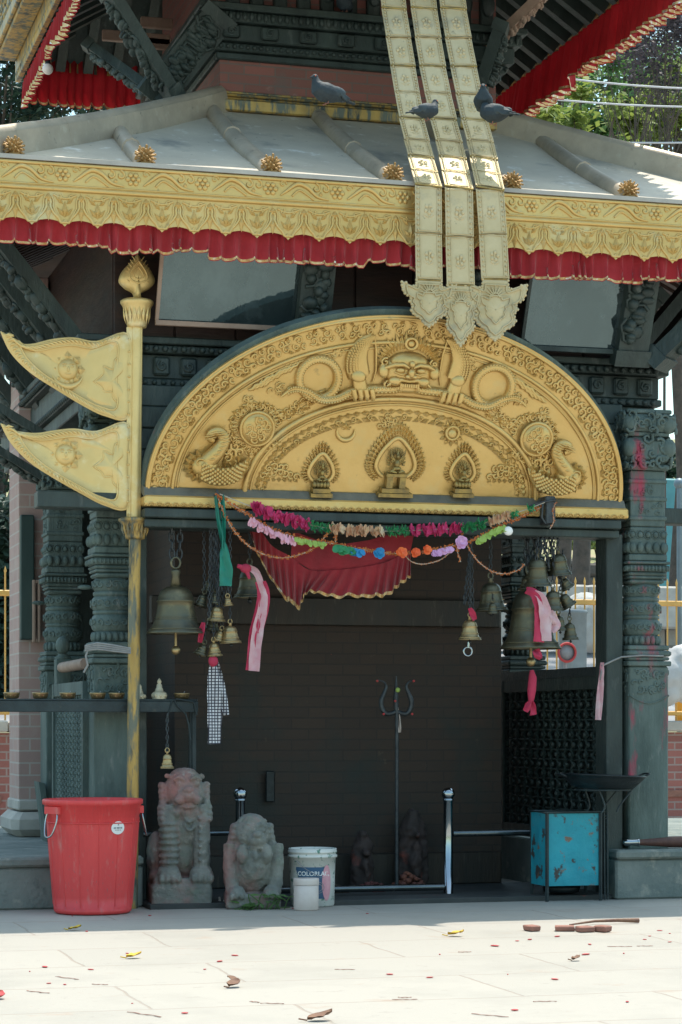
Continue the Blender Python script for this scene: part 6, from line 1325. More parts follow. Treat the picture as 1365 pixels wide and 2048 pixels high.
# carved wooden shaft lying on the right plinth
w = thing('wooden_shaft', 'dark wooden shaft with a silver tip lying on the right stone plinth', 'pole', P(1300, 1678, -.1)); a, b = P(1246, 1681, -.12), P(1420, 1676, -.12); a.z = b.z = .345
m = MB(); m.tube([a.lerp(b, f) for f in (.16, .3, .5, .8, 1)], [.022, .026, .034, .036, .036], 12); m.build('shaft', mat('red_brown_shaft', (.11, .045, .032), (.07, .03, .025), 12, .6, 0, .2, 40), w)
m = MB(); m.tube([a.lerp(b, f) for f in (0, .02, .05, .10, .155)], [.010, .022, .026, .022, .026], 12); m.tube([a.lerp(b, .158), a.lerp(b, .175)], .029, 12); m.build('silver_tip', STEEL, w)

# ------------------------------------------------------------------ lattice screens at the sides
def lattice(label, a, b, z0, z1, nu, nv, m, tilt=0, knob=True, back=False):
    a, b = Vector(a), Vector(b); d_ = (b-a); L_ = d_.length; d_.normalize(); nn = d_.cross(V(0, 0, 1)).normalized(); g = thing('lattice_screen', label, 'screen', ((a+b)/2).xy.to_3d()+V(0, 0, z0), 'wooden lattice screens between pillars')
    f = MB(); tl_ = .05
    def Q(s, z, o=0): return a+d_*s+V(0, 0, z-a.z)+nn*o
    for s in (tl_/2, L_-tl_/2): f.bar(Q(s, z0), Q(s, z1), tl_, .05, up=nn)
    for z in (z0+.04, z1-.04): f.bar(Q(tl_, z), Q(L_-tl_, z), .045, .08)
    f.build('screen_frame', m, g); q = MB()
    iu, iv = (L_-2*tl_)/nu, (z1-z0-.16)/nv
    for i in range(nu+1):
        for k in range(nv*2):
            s = tl_+iu*i; za = z0+.08+iv*k/2; zz = .5*iu*.62*(-1)**(i+k); zb_ = za+iv/2
            if tl_-.01 < s-zz and s+zz < L_-tl_+.01 or True:
                q.tube([Q(min(max(s-zz*.5, tl_), L_-tl_), za), Q(min(max(s+zz*.5, tl_), L_-tl_), zb_)], .011, 5)
    for k in range(nv+1): q.tube([Q(tl_, z0+.08+iv*k), Q(L_-tl_, z0+.08+iv*k)], .006, 5)
    if knob:
        for i in range(nu):
            for k in range(nv): q.sph(Q(tl_+iu*(i+.5*(k % 2)+.25), z0+.08+iv*(k+.5), 0), (.014, .014, iv*.30), 7, 5)
    q.build('lattice', m, g)
    if back: q = MB(); q.bar(Q(.05, (z0+z1)/2, back), Q(L_-.05, (z0+z1)/2, back), z1-z0-.04, .012, up=nn); q.build('backing_board', m, g)
    return g
lx1 = P(1206, 1500, .12).x
lattice('dark wooden lattice screen on the right side behind the turquoise stove', (lx1, 1.95, .3), (lx1, .082, .3), .31, P(1205, 1352, .14).z, 14, 14, WOOD, back=-.04)
rrail = MB(); rrail.bar((lx1, 2.0, P(1205, 1342, .1).z), (lx1, .10, P(1205, 1342, .1).z), .05, .06); tag(rrail.build('hand_rail', RAILM, origin=(lx1, 1, 1.4)), 'dark top rail above the right lattice screen', 'rail')
lx0 = P(174, 1500, .36).x
lattice('grey wooden lattice screen between the two left pillars', (lx0, .36, .3), (lx0, 1.6, .3), .31, P(170, 1362, .36).z, 16, 22, WOODG, knob=False, back=.05)
w = thing('newel_post', 'grey turned newel post with a ball top behind the left lattice screen', 'post', P(125, 1650, 1.9)); q = P(126, 1285, 1.6); q2 = V(q.x, q.y, 0)
MB().box(q.x-.05, q.x+.05, q.y-.05, q.y+.05, .3, P(126, 1318, 1.6).z, c=.006).build('shaft', WOODG, w); m = MB(); zz = P(126, 1318, 1.6).z; m.lathe([(.05, zz), (.055, zz+.012), (.03, zz+.025), (.034, zz+.035)], 16, q2); m.sph((q.x, q.y, zz+.09), (.048, .048, .06), 14, 10); m.build('ball_top', WOODG, w)
a, b = P(125, 1335, 1.5), P(172, 1327, .35); m = MB().tube([a, b], .035, 10); tag(m.build('hand_rail', WOODL, origin=a), 'short pale round hand rail above the left lattice screen', 'rail')
# pale wire round the right pillar and post
m = MB(); m.tube(p3([(1204, 1332, -.14), (1225, 1322, -.15), (1243, 1314, -.158), (1283, 1311, -.16), (1326, 1312, -.16), (1332, 1312, -.05)], 0), .006, 6); m.tube(p3([(1205, 1328, -.12), (1203, 1345, -.14), (1200, 1360, -.13)], 0), .006, 6); tag(m.build('tie_wire', ROPE, origin=P(1243, 1314, -.15)), 'grey wire tied round the right pillar and the door post', 'wire')
m = MB()
for k in range(4): m.tube(p3([(170, 1292+k*3, -.16), (195, 1286+k*4, -.168), (225, 1290+k*4, -.17), (262, 1297+k*3, -.165)], 0), .006, 6)
m.tube(p3([(178, 1295, -.16), (172, 1312, -.16), (176, 1330, -.16), (168, 1345, -.15)], 0), .006, 6); tag(m.build('tie_wire', ROPE, origin=P(225, 1290, -.17)), 'loose grey wires wound round the left pillar under the lowest flag', 'wire')
# ------------------------------------------------------------------ pink brick pier at the left
bp_ = P(60, 1640, 2.6); x0, x1 = P(38, 1500, 2.6).x, P(86, 1500, 2.6).x
pr = thing('brick_pier', 'dusty pink brick pier with a stone foot left of the pillars', 'pier', (bp_.x, 2.6, .3))
MB().box(x0, x1+.04, 2.6, 3.1, .55, 4.2, c=.004).build('shaft', BRICKP, pr)
m = MB(); m.box(x0-.01, x1+.03, 2.56, 3.14, .48, .555, c=.01); m.box(x0-.06, x1+.07, 2.5, 3.2, .30, .47, c=.05); m.build('stone_foot', CREAM, pr)
m = MB(); a, b = P(40, 1030, 2.56), P(68, 1280, 2.56); m.box(a.x, b.x, 2.52, 2.585, b.z, a.z, c=.008); tag(m.build('notice_board', mat('dark_green_board', (.03, .06, .055), (.02, .045, .04), 5, .5, 0, .1), origin=(a.x, 2.55, b.z)), 'tall dark green board fixed to the pink brick pier', 'board')
m = MB(); a, b = P(65, 1160, 2.5), P(80, 1285, 2.5)
for xa, xb in ((a.x, a.x+.018), (b.x-.018, b.x)): m.box(xa, xb, 2.46, 2.51, b.z, a.z, c=.003)
for za in (b.z, a.z-.025): m.box(a.x+.0185, b.x-.0185, 2.465, 2.505, za, za+.025, c=.003)
tag(m.build('small_frame', WOODL, origin=(a.x, 2.48, b.z)), 'narrow pale wooden frame beside the dark green board on the brick pier', 'frame')
m = MB(); a = P(88, 1600, 2.0); m.obox(a+V(0, 0, -.1), V(.02, 0, -.006), V(0, .12, 0), V(-.03, 0, .22)); tag(m.build('leaning_plank', WOODG, origin=a), 'short grey plank leaning at the foot of the brick pier', 'plank')
# ------------------------------------------------------------------ trident and offerings inside
YI = .55
t = thing('trident', 'tall dark iron trident standing before the sanctum door', 'trident', P(795, 1745, YI))
m = MB(); a, b = P(794, 1400, YI), P(794, 1745, YI); b.z = .031; m.tube([a, b], .013, 10); m.build('staff', IRON, t); q = lambda *l: [P(u, v, YI) for u, v in l]
m = MB(); m.tube(q((793, 1420), (792, 1395), (793, 1352)), [.015, .018, .003], 8)
for sg in (-1, 1): m.tube(smoothpts(q(*[(793+sg*du, v) for du, v in ((2, 1424), (18, 1428), (28, 1418), (30, 1402), (24, 1386), (20, 1374), (25, 1364), (37, 1360))]), 5), [.016]*16+[.016-.0007*k for k in range(20)], 8)
m.build('prongs', IRON, t); MB().sph(P(796, 1380, YI-.02), (.016, .012, .016), 9, 6).build('yellow_knob', LEAFY, t)
strip(q((791, 1392), (795, 1415), (798, 1440), (799, 1465)), [.008, .014, .018, .022]).build('white_thread', WHITEP, t)
for u, v in ((768, 1428), (825, 1428), (755, 1362), (828, 1362), (791, 1402)): MB().sph(P(u, v, YI-.016), (.009, .005, .008), 8, 5).build('vermilion_daub', PETR, t)
def stele(u0, u1, vt, Y, label, seed):
    a, b = P(u0, 1745, Y), P(u1, 1745, Y); tp = P(u0, vt, Y).z; w_ = (b.x-a.x)/2; cx = (a.x+b.x)/2; m = MB(); ol = [(-w_, 0), (w_, 0)]+[(w_*cos(t), tp-.03-w_*.8+w_*.9*sin(t)) for t in [pi*i/12 for i in range(13)]]
    for q in range(16):
        z = tp*(q+.5)/16; w2 = w_*math.sqrt(max(.05, 1-max(0, (z/tp-.45)/.55)**2)); m.sph((cx, Y+.05, .031+z), (w2, .07, tp*.07), 12, 7)
    m.sph((cx, Y-.02, tp*.42), (w_*.45, .05, tp*.26), 12, 8); m.sph((cx, Y-.03, tp*.74), (w_*.28, .05, w_*.3), 12, 8); m = fuse(m, .012, 2, .02, 14)
    tag(m.build('stone_stele', mat('soot_red_stone_%d' % seed, (.055, .035, .03), (.03, .026, .024), 5, .8, 0, .3, 30, spots=(((.20, .05, .035), 7, .58, .72),)), origin=(cx, Y, .03)), label, 'stele', 'dark stone steles on the sanctum floor')
stele(800, 862, 1632, .78, 'taller round topped dark stele behind the right side of the trident', 1); stele(705, 752, 1678, .72, 'shorter dark stele left of the trident staff', 2)
def heap(u, v, Y, wx, h, label, seed, m_):
    c = P(u, v, Y); c.z = .031; rr = random.Random(seed); m = MB()
    for i in range(70):
        r_ = math.sqrt(rr.random()); t = rr.uniform(0, 6.3); p = c+V(wx*r_*cos(t), .1*r_*sin(t), h*(1-r_*r_)*rr.uniform(.5, 1)); m.sph(p, (rr.uniform(.012, .03), rr.uniform(.012, .025), rr.uniform(.010, .02)), 6, 4)
    o = m.build('flower_heap', m_, origin=c); tag(o, label, 'offering'); return o
heap(818, 1750, .6, .11, .10, 'heap of faded orange flowers at the foot of the trident', 1, mat('faded_orange_heap', (.20, .07, .04), (.11, .04, .035), 14, .9, 0, .3)); heap(745, 1758, .5, .10, .05, 'low heap of dark red petals left of the trident foot', 2, mat('dark_petal_heap', (.12, .03, .028), (.07, .025, .02), 14, .9, 0, .3)); heap(660, 1770, .45, .12, .04, 'low heap of dark leaves behind the paint bucket', 3, mat('dark_leaf_heap', (.06, .055, .03), (.05, .02, .02), 14, .9, 0, .3))
# ------------------------------------------------------------------ pigeons
def pigeon_mesh():
    m = MB(); m.tube([(.16, 0, -.02), (.10, 0, -.01), (.04, 0, .0), (-.03, 0, .01), (-.085, 0, .035), (-.10, 0, .075), (-.105, 0, .10)], [.018, .05, .078, .088, .070, .042, .03], 14, sq=.9, up=(0, 0, 1))
    m.sph((-.11, 0, .112), (.030, .026, .026), 12, 8); m.tube([(-.132, 0, .112), (-.152, 0, .106), (-.162, 0, .100)], [.010, .006, .002], 6); m.tube([(.12, 0, -.018), (.18, 0, -.035), (.25, 0, -.052)], [.026, .022, .024], 8, sq=.35, up=(0, 0, 1)); return m
pgm = fuse(pigeon_mesh(), .006, 3, .001, 40)
wg = MB()
for sg in (-1, 1):
    wg.sph((.035, sg*.052, .012), (.105, .020, .042), 14, 8)
    for k in range(4): wg.tube([(.02+.02*k, sg*.066, .035-.012*k), (.12, sg*.05, -.0-.010*k), (.20-.01*k, sg*.022, -.022-.006*k)], [.006, .010, .003], 6)
ft = MB()
for sg in (-1, 1): ft.tube([(-.0, sg*.022, -.05), (-.005, sg*.022, -.082)], .005, 5); [ft.tube([(-.005, sg*.022, -.08), (-.03+.01*abs(k), sg*.022+k*.014, -.084)], .0035, 4) for k in (-1, 0, 1)]
def pigeon(p, rz_, label, s=1.0):
    r_ = thing('pigeon', label, 'pigeon', p, 'pigeons resting on the lower roof'); M = Matrix.Translation(p) @ Matrix.Rotation(rz_, 4, 'Z') @ Matrix.Scale(s, 4) @ Matrix.Translation((0, 0, .084)); MB().merge(pgm, M).build('body', PIGEON, r_); MB().merge(wg, M).build('wings', PIGW, r_); MB().merge(ft, M).build('feet', TERRA, r_)
    e = MB()
    for sg in (-1, 1): e.sph((-.118, sg*.024, .118), .005, 6, 4)
    MB().merge(e, M).build('eyes', PETF, r_)
def onroof(u, v):
    lo, hi = YF, YW
    for _ in range(40):
        m_ = (lo+hi)/2; p = P(u, v, m_)
        if p.z < rz((m_-ey0)/RUN): lo = m_
        else: hi = m_
    return P(u, v, lo)
pigeon(onroof(655, 226)+V(0, 0, .05), R(14), 'pigeon sitting on a roof seam roll left of the ribbons', .74)
pigeon(onroof(853, 240), R(200), 'pigeon half hidden between the left and middle ribbons', .6)
q = onroof(990, 252); pigeon(q+V(0, 0, .01), R(-60), 'crouching pigeon right of the ribbons at the top of the roof', .74)
pigeon(V(q.x, q.y, q.z)+V(-.03, .12, .11), R(70), 'pigeon perched on the gilt moulding above the crouching one', .68)
q = P(690, 50, YW-.14); q.z = uc0+.335; pigeon(q, R(60), 'dim pigeon on the dark upper cornice left of the ribbons', .62)
# bulb under the upper roof
q = P(96, 138, 2.5); b = thing('light_bulb', 'round frosted light bulb hanging under the left edge of the upper roof', 'light bulb', q)
S_ = depth(q)/FP; m = MB(); m.sph(q, (11*S_,)*3, 16, 11); m.build('glass_globe', BULB, b); m = MB(); m.lathe([(.018, .028), (.02, .05), (.016, .075), (.006, .08)], 12, q); m.tube([q+V(0, 0, .07), q+V(.0, .0, .55)], .005, 6); m.build('socket', BLACK, b)
# ------------------------------------------------------------------ trees
def tree(label, base, top, rad, m, n_, seed, lf=.12, nclump=26, flat=.8, trunk=.16, group='trees behind the temple', droop=0, spread=.30):
    rr = random.Random(seed); base = Vector(base); c = Vector(top); root = thing('tree', label, 'tree', base, group); t = MB(); cl = []
    for i in range(nclump):
        while True:
            q = V(rr.uniform(-1, 1), rr.uniform(-1, 1), rr.uniform(-1, 1))
            if .25 < q.length < 1: break
        cl.append((c+V(q.x*rad, q.y*rad, q.z*rad*flat), rad*rr.uniform(spread*.55, spread)))
    fork = base.lerp(c, .55); t.tube([base, base.lerp(fork, .5)+V(rr.uniform(-.2, .2), 0, 0), fork, c], [trunk, trunk*.8, trunk*.65, trunk*.2], 9)
    for p, r_ in cl:
        a = fork.lerp(c, rr.uniform(0, .7)); t.tube([a, a.lerp(p, .5)+V(0, 0, -.1*rad), p], [trunk*.32, trunk*.2, trunk*.06], 6)
    t.build('trunk', BARK, root); vs, fs = [], []
    for i in range(n_):
        p, r_ = cl[rr.randrange(len(cl))]
        q = V(rr.gauss(0, .5), rr.gauss(0, .5), rr.gauss(0, .38))*r_; x = V(rr.uniform(-1, 1), rr.uniform(-1, 1), rr.uniform(-.6, .3)-droop).normalized(); y = x.cross(V(rr.uniform(-1, 1), rr.uniform(-1, 1), 1)).normalized(); s = lf*rr.uniform(.6, 1.3); p = p+q; k = len(vs)
        vs += [p, p+x*s*.5+y*s*.24, p+x*s, p+x*s*.5-y*s*.24]; fs.append((k, k+1, k+2, k+3))
    MB().add(vs, fs).build('crown', m, root)
def gz(x, y): return hill_z(x, y) if y > 31 else 3.0
def tr(label, u, v, dist, rad, m, n_, seed, **kw): c = PD(u, v, dist); tree(label, (c.x, c.y, gz(c.x, c.y)), c, rad, m, n_, seed, **kw)
tr('fresh green tree just right of the red frilled valance', 1120, 190, 40, 1.5, FOL1, 5200, 1, lf=.16, nclump=30)
tr('broad fresh green tree above the right roof corner', 1250, 150, 44, 1.8, FOL1, 6400, 2, lf=.17, nclump=34)
tr('yellow green tree low over the right roof hip', 1160, 262, 36, 1.0, FOL2, 3000, 3, lf=.15, nclump=20)
tr('yellow green tree at the far right over the roof corner', 1352, 222, 38, .9, FOL2, 2300, 4, lf=.15, nclump=18)
tr('dusky purplish tree with thin twigs in the top right corner', 1330, 40, 30, 1.15, FOL3, 6500, 5, lf=.085, nclump=44, spread=.34, trunk=.025)
tr('dusky tree beyond the top right frill', 1270, -10, 33, 1.1, FOL3, 4200, 6, lf=.085, nclump=30, trunk=.025)
tr('dark green tree filling the gap left of the upper roof', 0, 170, 46, 2.0, FOL4, 9000, 7, lf=.2, nclump=34)
tr('dark green tree behind the left roof under the red valance', 230, 215, 50, 1.8, FOL4, 4200, 8, lf=.19, nclump=22)
tr('dark green tree at the far left behind the brick pier', -10, 1000, 44, 2.6, FOL4, 7000, 9, lf=.2, nclump=34)
tr('dark green tree behind the left roof edge', 330, 225, 52, 1.6, FOL4, 3000, 10, lf=.2, nclump=18)
tr('dark green tree over the grass bank seen through the bells', 1150, 1010, 60, 1.8, FOL4, 7000, 11, lf=.2, nclump=24, trunk=.07)
tr('dark green tree over the grass bank right of the right pillar', 1345, 1010, 60, 1.9, FOL4, 7000, 12, lf=.2, nclump=24, trunk=.07)
# low bushes on the bank, boulder, road furniture beyond the fence
def bush(label, u, v, dist, rad, m, seed):
    rr = random.Random(seed); c = PD(u, v, dist); r_ = thing('bush', label, 'bush', c, 'bushes on the grass bank'); vs, fs = [], []
    for i in range(1100):
        q = V(rr.gauss(0, .45), rr.gauss(0, .45), abs(rr.gauss(0, .4)))*rad; x = V(rr.uniform(-1, 1), rr.uniform(-1, 1), rr.uniform(-.2, 1)).normalized(); y = x.orthogonal().normalized(); s = .14*rr.uniform(.6, 1.2); p = c+q; k = len(vs); vs += [p, p+x*s*.5+y*s*.25, p+x*s, p+x*s*.5-y*s*.25]; fs.append((k, k+1, k+2, k+3))
    MB().add(vs, fs).build('foliage', m, r_); m_ = MB()
    for i in range(6): m_.tube([c+V(0, 0, -.5), c+V(rr.uniform(-.4, .4)*rad, rr.uniform(-.4, .4)*rad, .3*rad)], [.02, .006], 5)
    m_.build('stems', BARK, r_)
bush('bright bush on the grass bank behind the top right bell', 1165, 1098, 48, .5, FOL2, 1); bush('green bush on the grass bank near the door post', 1198, 1085, 50, .6, FOL1, 2); bush('bush on the bank right of the right pillar', 1348, 1085, 50, .7, FOL1, 3)
c = PD(1172, 1262, 27); rk = MB(); rk.sph(c+V(0, 0, .18), (.34, .3, .28), 16, 10); rk.box(c.x-.34, c.x+.34, c.y-.3, c.y+.3, c.z-.25, c.z+.12, c=.08); rk = fuse(rk, .03, 2, .03, 4)
tag(rk.build('boulder', mat('pale_boulder', (.40, .40, .38), (.30, .30, .28), 3, .9, 0, .4, 15), origin=c), 'rounded pale boulder on the road behind the yellow fence', 'boulder')
for k, (u, v, lab) in enumerate(((1150, 1225, 'pale stone kerb block beyond the boulder'), (1338, 1190, 'pale stone kerb block right of the right pillar'))):
    c = PD(u, v, 33); m = MB(); 
    for i in range(5): m.box(c.x-2.2+i*.9, c.x-1.32+i*.9, c.y-.15, c.y+.2, c.z-.5, c.z+.12, c=.03)
    tag(m.build('kerb', CREAM, origin=c), lab, 'kerb')
c = PD(1133, 1305, 22.2); m = MB(); m.tube([c+V(.09*cos(t), -.02, .09*sin(t)) for t in [2*pi*j/24 for j in range(24)]], .013, 8, closed=True); r_ = thing('round_road_sign', 'round sign with a red rim behind the fence under the right bells', 'sign', c); m.build('red_rim', PETR, r_)
m = MB(); m.lathe([(0, -.01), (.086, -.01), (.086, .01), (0, .01)], 24, c, M=Matrix(((1, 0, 0), (0, 0, -1), (0, 1, 0)))); m.build('disc', GREYP, r_); m = MB(); m.tube([c+V(0, .03, .1), V(c.x, c.y+.03, 1.2)], .02, 8); m.build('post', GREYP, r_)
c = PD(1146, 1300, 22.6); m = MB(); m.lathe([(.14, -.4), (.14, .36), (.15, .365), (.15, .40), (.0, .41)], 20, c); tag(m.build('barrel', mat('grey_blue_barrel', (.22, .27, .30), (.16, .2, .23), 5, .6, 0, .1), origin=c-V(0, 0, .4)), 'grey blue barrel standing behind the yellow fence under the bells', 'barrel')
c = PD(1352, 1360, 22.6); m = MB(); 
for q, r__ in (((-.08, 0, .05), .2), ((.12, .03, -.02), .22), ((.05, 0, .2), .16), ((-.1, 0, -.12), .16)): m.sph(c+V(*q), (r__, r__*.8, r__), 14, 9)
m = fuse(m, .03, 2, .03, 6); tag(m.build('white_sack', mat('white_sack_plastic', (.5, .5, .5), (.4, .4, .4), 4, .5, 0, .3, 12), origin=c), 'bulging white plastic sack behind the fence at the right edge', 'sack')
a, b = PD(1300, 1312, 23.2), PD(1420, 1308, 23.2); m = MB(); m.box(a.x, b.x, a.y-.03, a.y+.03, a.z-.055, a.z+.05, c=.01)
m.box(a.x+.3, a.x+.36, a.y-.02, a.y+.04, 1.1, a.z-.056); m.box(b.x-.1, b.x-.04, a.y-.02, a.y+.04, 1.1, a.z-.056); tag(m.build('barrier_board', mat('orange_barrier_paint', (.78, .36, .02), (.7, .3, .02), 6, .5, 0, .05), origin=a), 'orange barrier board behind the fence right of the right pillar', 'barrier')
c = PD(1345, 985, 40); m = MB(); m.box(c.x-.35, c.x+.6, c.y, c.y+.6, gz(c.x, c.y)-.2, c.z+.25, c=.03); tag(m.build('kiosk', mat('teal_sheet_paint', (.10, .32, .34), (.08, .26, .28), 3, .6, 0, .1), origin=c), 'teal sheet metal kiosk on the bank right of the right pillar', 'kiosk')
c = PD(1359, 1110, 24); m = MB(); m.tube([V(c.x, c.y, 1.0), V(c.x, c.y, 3.6)], .03, 8); m.sph((c.x, c.y, 3.65), .06, 10, 7); tag(m.build('lamp_post', mat('grey_blue_post', (.18, .24, .28), (.14, .19, .22), 5, .5, .3, .05), origin=V(c.x, c.y, 1)), 'thin grey blue post at the right edge behind the fence', 'post')
rr = random.Random(8)
def moto(u, label, seed):
    rr = random.Random(seed); c = PD(u, 1350, 25.5); c.z = 1.3; r_ = thing('motorbike', label, 'motorbike', c, 'motorbikes parked at the left')
    for k, dx in enumerate((-.6, .6)):
        m = MB(); m.tube([c+V(dx+.27*cos(t), 0, .28+.27*sin(t)) for t in [2*pi*j/20 for j in range(20)]], .05, 8, closed=True); m.sph(c+V(dx, 0, .28), (.08, .07, .08), 8, 6)
        for q in range(6): t = q*pi/3; m.tube([c+V(dx, 0, .28), c+V(dx+.25*cos(t), 0, .28+.25*sin(t))], .012, 5)
        m.build('wheel', BLACK, r_)
    m = MB(); m.tube([c+V(-.35, 0, .62), c+V(-.1, 0, .78), c+V(.25, 0, .80), c+V(.42, 0, .70)], [.10, .16, .15, .06], 10); m.sph(c+V(.05, 0, .45), (.24, .16, .18), 10, 7); m.tube([c+V(.6, 0, .28), c+V(.45, 0, .95)], .04, 7); m.tube([c+V(-.6, 0, .28), c+V(-.2, 0, .6)], .04, 7); m.build('body', mat('blue_bike_paint_%d' % seed, (.03, .06, .12), (.02, .04, .08), 5, .3, .2, 0), r_)
    m = MB(); m.tube([c+V(-.7, 0, .82), c+V(-.4, 0, .84), c+V(-.05, 0, .84)], [.08, .12, .10], 9, sq=.5, up=(0, 0, 1)); m.build('seat', BLACK, r_); m = MB(); m.tube([c+V(.42, -.32, 1.05), c+V(.45, 0, 1.0), c+V(.42, .32, 1.05)], .02, 6); m.sph(c+V(.5, 0, .95), (.07, .09, .08), 9, 6); m.build('handlebar', STEEL, r_)
moto(12, 'dark blue motorbike behind the yellow fence at the left edge', 1); rr = random.Random(31); vs, fs = [], []
h0, h1 = PD(-160, 1400, 24.5), PD(62, 1400, 24.5)
for i in range(6500):
    p = h0.lerp(h1, rr.random())+V(0, rr.uniform(-.35, .35), 0); p.z = 1.2+2.3*rr.random()**.8+.25*noise.noise(V(p.x*2, 0, 0)); x = V(rr.uniform(-1, 1), rr.uniform(-1, 1), rr.uniform(-.6, .6)).normalized(); y = x.orthogonal().normalized(); s_ = .13*rr.uniform(.6, 1.2); k = len(vs); vs += [p, p+x*s_*.5+y*s_*.28, p+x*s_, p+x*s_*.5-y*s_*.28]; fs.append((k, k+1, k+2, k+3))
hd = thing('hedge', 'tall dark clipped hedge behind the yellow fence at the left edge', 'hedge', (h0+h1)/2); MB().add(vs, fs).build('foliage', FOL4, hd); m = MB(); m.box(h0.x, h1.x, h0.y-.12, h0.y+.2, 1.1, 3.2, c=.1); m.build('inner_branches', BARK, hd)  # leaf mass added to stand in for the shaded background behind the fence
# overhead wires
def wire(label, a, b): m = MB(); A, B = PD(*a), PD(*b); m.tube([A.lerp(B, i/12)-V(0, 0, .12*sin(pi*i/12)) for i in range(13)], .012, 6); tag(m.build('overhead_wire', mat('pale_cable', (.6, .6, .62), (.5, .5, .52), 9, .5, 0, 0) if 'pale_cable' not in bpy.data.materials else bpy.data.materials['pale_cable'], origin=A), label, 'wire', 'overhead wires at the right')
wire('uppermost of three pale overhead wires crossing the trees at the right', (900, 122, 27), (1640, 180, 27)); wire('middle of three pale overhead wires crossing the trees at the right', (850, 168, 28), (1640, 212, 28)); wire('lowest of three pale overhead wires just above the right roof hip', (900, 262, 29), (1640, 272, 29))
# ------------------------------------------------------------------ things lying on the courtyard
def shard(u, v, lx_, ly, h, rz_, label, m_, seed, name='brick_shard'):
    c = G(u, v); rr = random.Random(seed); lx_ *= .68; ly *= .8; m = MB(); m.box(-lx_, lx_, -ly, ly, .002, h, c=h*.15); M = Matrix.Translation(c) @ Matrix.Rotation(rz_, 4, 'Z'); vs = [tuple(M @ (Vector(p)+V(noise.noise(Vector(p)*30+V(seed, 0, 0)), noise.noise(Vector(p)*30+V(0, seed, 5)), 0)*.008)) for p in m.v]; m.v = vs
    return tag(m.build(name, m_, origin=c), label, 'shard', 'terracotta shards on the courtyard')
shard(1064, 1862, .045, .06, .03, .2, 'single small terracotta shard left of the other shards on the sunlit stones', TERRA, 1); shard(1130, 1862, .075, .05, .028, -.3, 'long terracotta shard in the row of three on the sunlit stones', TERRA, 2); shard(1170, 1864, .06, .05, .03, .1, 'middle terracotta shard in the row of three on the sunlit stones', TERRA, 3); shard(1206, 1864, .045, .05, .034, .5, 'right terracotta shard in the row of three on the sunlit stones', TERRA, 4)
c = G(1225, 1850); m = MB(); m.tube([G(1140, 1854)+V(0, 0, .012), G(1190, 1849)+V(0, 0, .018), G(1235, 1848)+V(0, 0, .02), G(1278, 1847)+V(0, 0, .016)], [.004, .007, .009, .013], 8); tag(m.build('charred_stick', LEAFD, origin=c), 'dark charred stick behind the terracotta shards', 'stick')
def fallen(u, v, s, rz_, label, m_, seed, name='fallen_leaf'):
    c = G(u, v); rr = random.Random(seed); n_ = 7; vs = []
    for i in range(n_):
        f = i/(n_-1); w_ = s*.42*sin(pi*min(1, f*1.02))**.7*(1-.25*f); z = .006+s*.22*f*f+rr.uniform(0, .006)
        for g_ in (-1, 0, 1): vs.append((s*(f-.5)*1.2, g_*w_, z+abs(g_)*s*.16*(.5+.5*rr.random())))
    M = Matrix.Translation(c) @ Matrix.Rotation(rz_, 4, 'Z'); m = MB(); k = len(vs); vv = [M @ Vector(p) for p in vs]+[M @ (Vector(p)+V(0, 0, .002)) for p in vs]; fs = []
    for i in range(n_-1):
        for j in range(2): a = i*3+j; fs += [(a, a+1, a+4, a+3), (k+a, k+a+3, k+a+4, k+a+1)]
    m.add(vv, fs, 0, True); m.tube([M @ V(-s*.6, 0, .006), M @ V(-s*.95, .01, .012)], .003, 5); return tag(m.build(name, m_, origin=c), label, 'leaf', 'fallen leaves on the courtyard')
fallen(268, 1917, .07, .4, 'curled yellow leaf on the sunlit stones at the left', LEAFL, 1); fallen(912, 1873, .075, .1, 'bright yellow leaf on the sunlit stones near the middle', LEAFL, 2); fallen(468, 1975, .075, .9, 'crumpled dry brown leaf left of centre in the foreground', LEAFD, 3); fallen(466, 1964, .05, 2.2, 'second curled brown leaf touching the crumpled dry brown leaf', LEAFD, 7); fallen(640, 2042, .085, .2, 'dry brown leaf cut by the bottom edge of the photo', LEAFD, 4); fallen(500, 1820, .10, 1.2, 'green fallen leaf in front of the shorter stone lion', FOL1, 5); fallen(1152, 1922, .05, .6, 'small dry brown leaf below the terracotta shards', LEAFD, 6); fallen(150, 1861, .06, .2, 'small yellow leaf at the edge of the shade on the left', LEAFL, 8); fallen(-2, 1998, .07, 1.4, 'dark red leaf at the left edge of the foreground', PETR, 9)
w = MB(); rr = random.Random(5); w.tube([G(470, 1820)+V(0, 0, .004), G(520, 1818)+V(0, 0, .006), G(580, 1816)+V(0, 0, .004)], .003, 5)
for i in range(12):
    a = G(470+9*i, 1819); m_ = a+V(rr.uniform(-.05, .05), rr.uniform(-.03, .03), rr.uniform(.03, .09)); w.tube(smoothpts([a, m_, m_+V(rr.uniform(-.08, .08), -.03, rr.uniform(-.06, .0))], 4), .0035, 5); w.leaf(m_, m_+V(rr.uniform(-.08, .08), -.02, rr.uniform(-.03, .02)), .03, .005, (0, -.5, 1))
tag(w.build('green_sprig', FOL1, origin=G(520, 1818)), 'green leafy stems strewn before the shorter stone lion', 'sprig')
w = MB(); w.tube(smoothpts([G(118, 1822), G(132, 1814)+V(0, 0, .02), G(140, 1806)+V(0, -.02, .06)], 5), .004, 5); tag(w.build('green_sprig', FOL1, origin=G(120, 1822)), 'thin green stem leaning on the foot of the red bucket', 'sprig')
m = MB(); rr = random.Random(6)
for k in range(12): m.tube([G(448, 1812)+V(rr.uniform(-.03, .03), rr.uniform(-.02, .02), .01), G(448, 1812)+V(rr.uniform(-.04, .04), rr.uniform(-.02, .02), rr.uniform(.02, .06))], .006, 5)
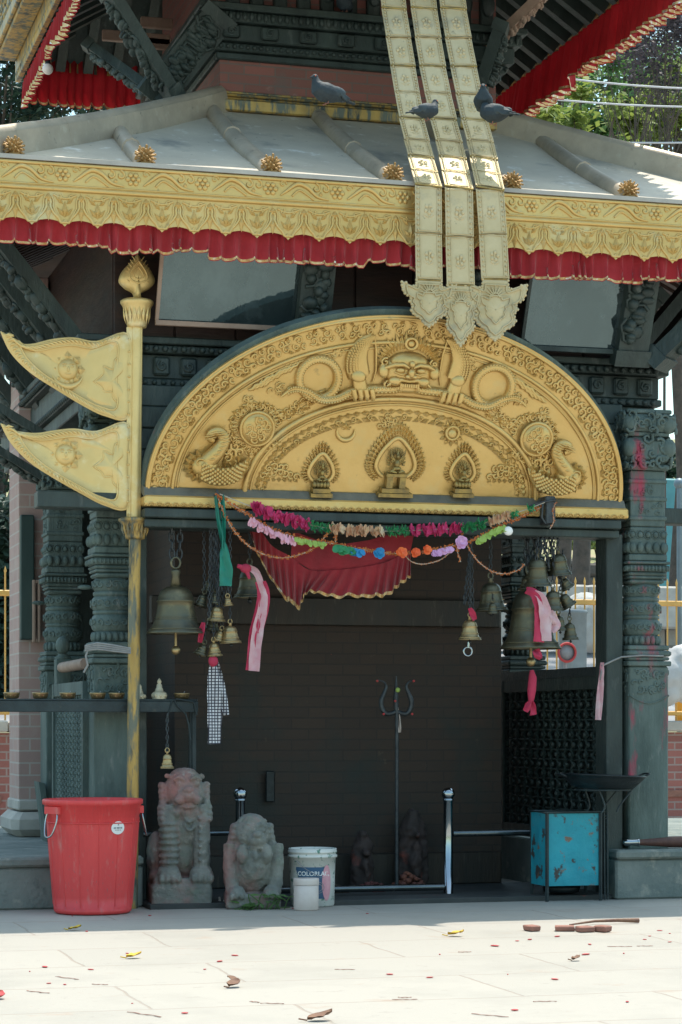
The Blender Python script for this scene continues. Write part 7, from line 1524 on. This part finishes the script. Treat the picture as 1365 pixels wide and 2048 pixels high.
tag(m.build('crumpled_wrapper', WHITEP, origin=G(448, 1812)), 'crumpled pale wrapper between the two stone lions', 'litter')
# scattered red petals, each its own
rr = random.Random(21); pm_ = []
for k in range(4):
    m = MB(); r0 = .007+.003*k; m.sph((0, 0, .003), (r0*1.5, r0*.8, .003), 7, 4); pm_.append(m.build('red_petal', PETR))
first = set()
spots = [(174, 1864), (255, 1908), (440, 1924), (470, 1912), (60, 1944), (98, 1968), (130, 1970), (182, 1940), (265, 2008), (370, 2028), (780, 1950), (860, 1956), (1016, 1950), (1035, 1883), (1115, 1874), (1172, 1910), (1248, 1908), (1255, 2005), (1300, 1873), (1320, 1862), (1340, 1868), (1030, 2022), (1110, 1960), (90, 1935), (410, 1940), (735, 1828), (590, 1818), (300, 1832), (145, 1833), (1290, 1880), (1340, 1885), (990, 1893), (880, 1910), (1180, 1890), (1060, 1880)]
for i, (u, v) in enumerate(spots):
    k = i % 4; o = pm_[k] if k not in first else pm_[k].copy()
    if k in first: sc.collection.objects.link(o)
    first.add(k); o.location = G(u, v)+V(0, 0, .001); o.rotation_euler.z = rr.uniform(0, 3); s = rr.uniform(.6, 1.15); o.scale = (s, s, s); tag(o, 'small dried red petal lying on the courtyard stones', 'petal', 'red petals on the courtyard')
for i, (u, v, l, a) in enumerate(((135, 1957, .16, -.75), (200, 1970, .07, -.2), (75, 1985, .13, -.7), (810, 2000, .10, 0), (830, 2065, .1, .0), (545, 2008, .09, -.15), (510, 2005, .05, -.6), (980, 2032, .16, -.6), (810, 1996, .05, 0), (1240, 1894, .12, -.05), (1290, 1893, .08, 0), (1090, 2004, .09, .05), (290, 2030, .2, -.8), (690, 1940, .09, 0), (930, 1905, .06, .2))):
    c = G(u, v); m = MB(); rr2 = random.Random(i); L_ = [V(-l/2+l*j/7, .006*sin(j*1.7+i), .003) for j in range(8)]; M = Matrix.Translation(c) @ Matrix.Rotation(a+TH*-1, 4, 'Z'); m.tube([M @ p for p in L_], [.0015+.003*abs(sin(j*1.3+i)) for j in range(8)], 5, sq=.35, up=(0, 0, 1)); tag(m.build('dry_stalk', TERRA, origin=c), 'thin reddish dry stalk lying on the sunlit stones', 'stalk', 'dry stalks on the courtyard')
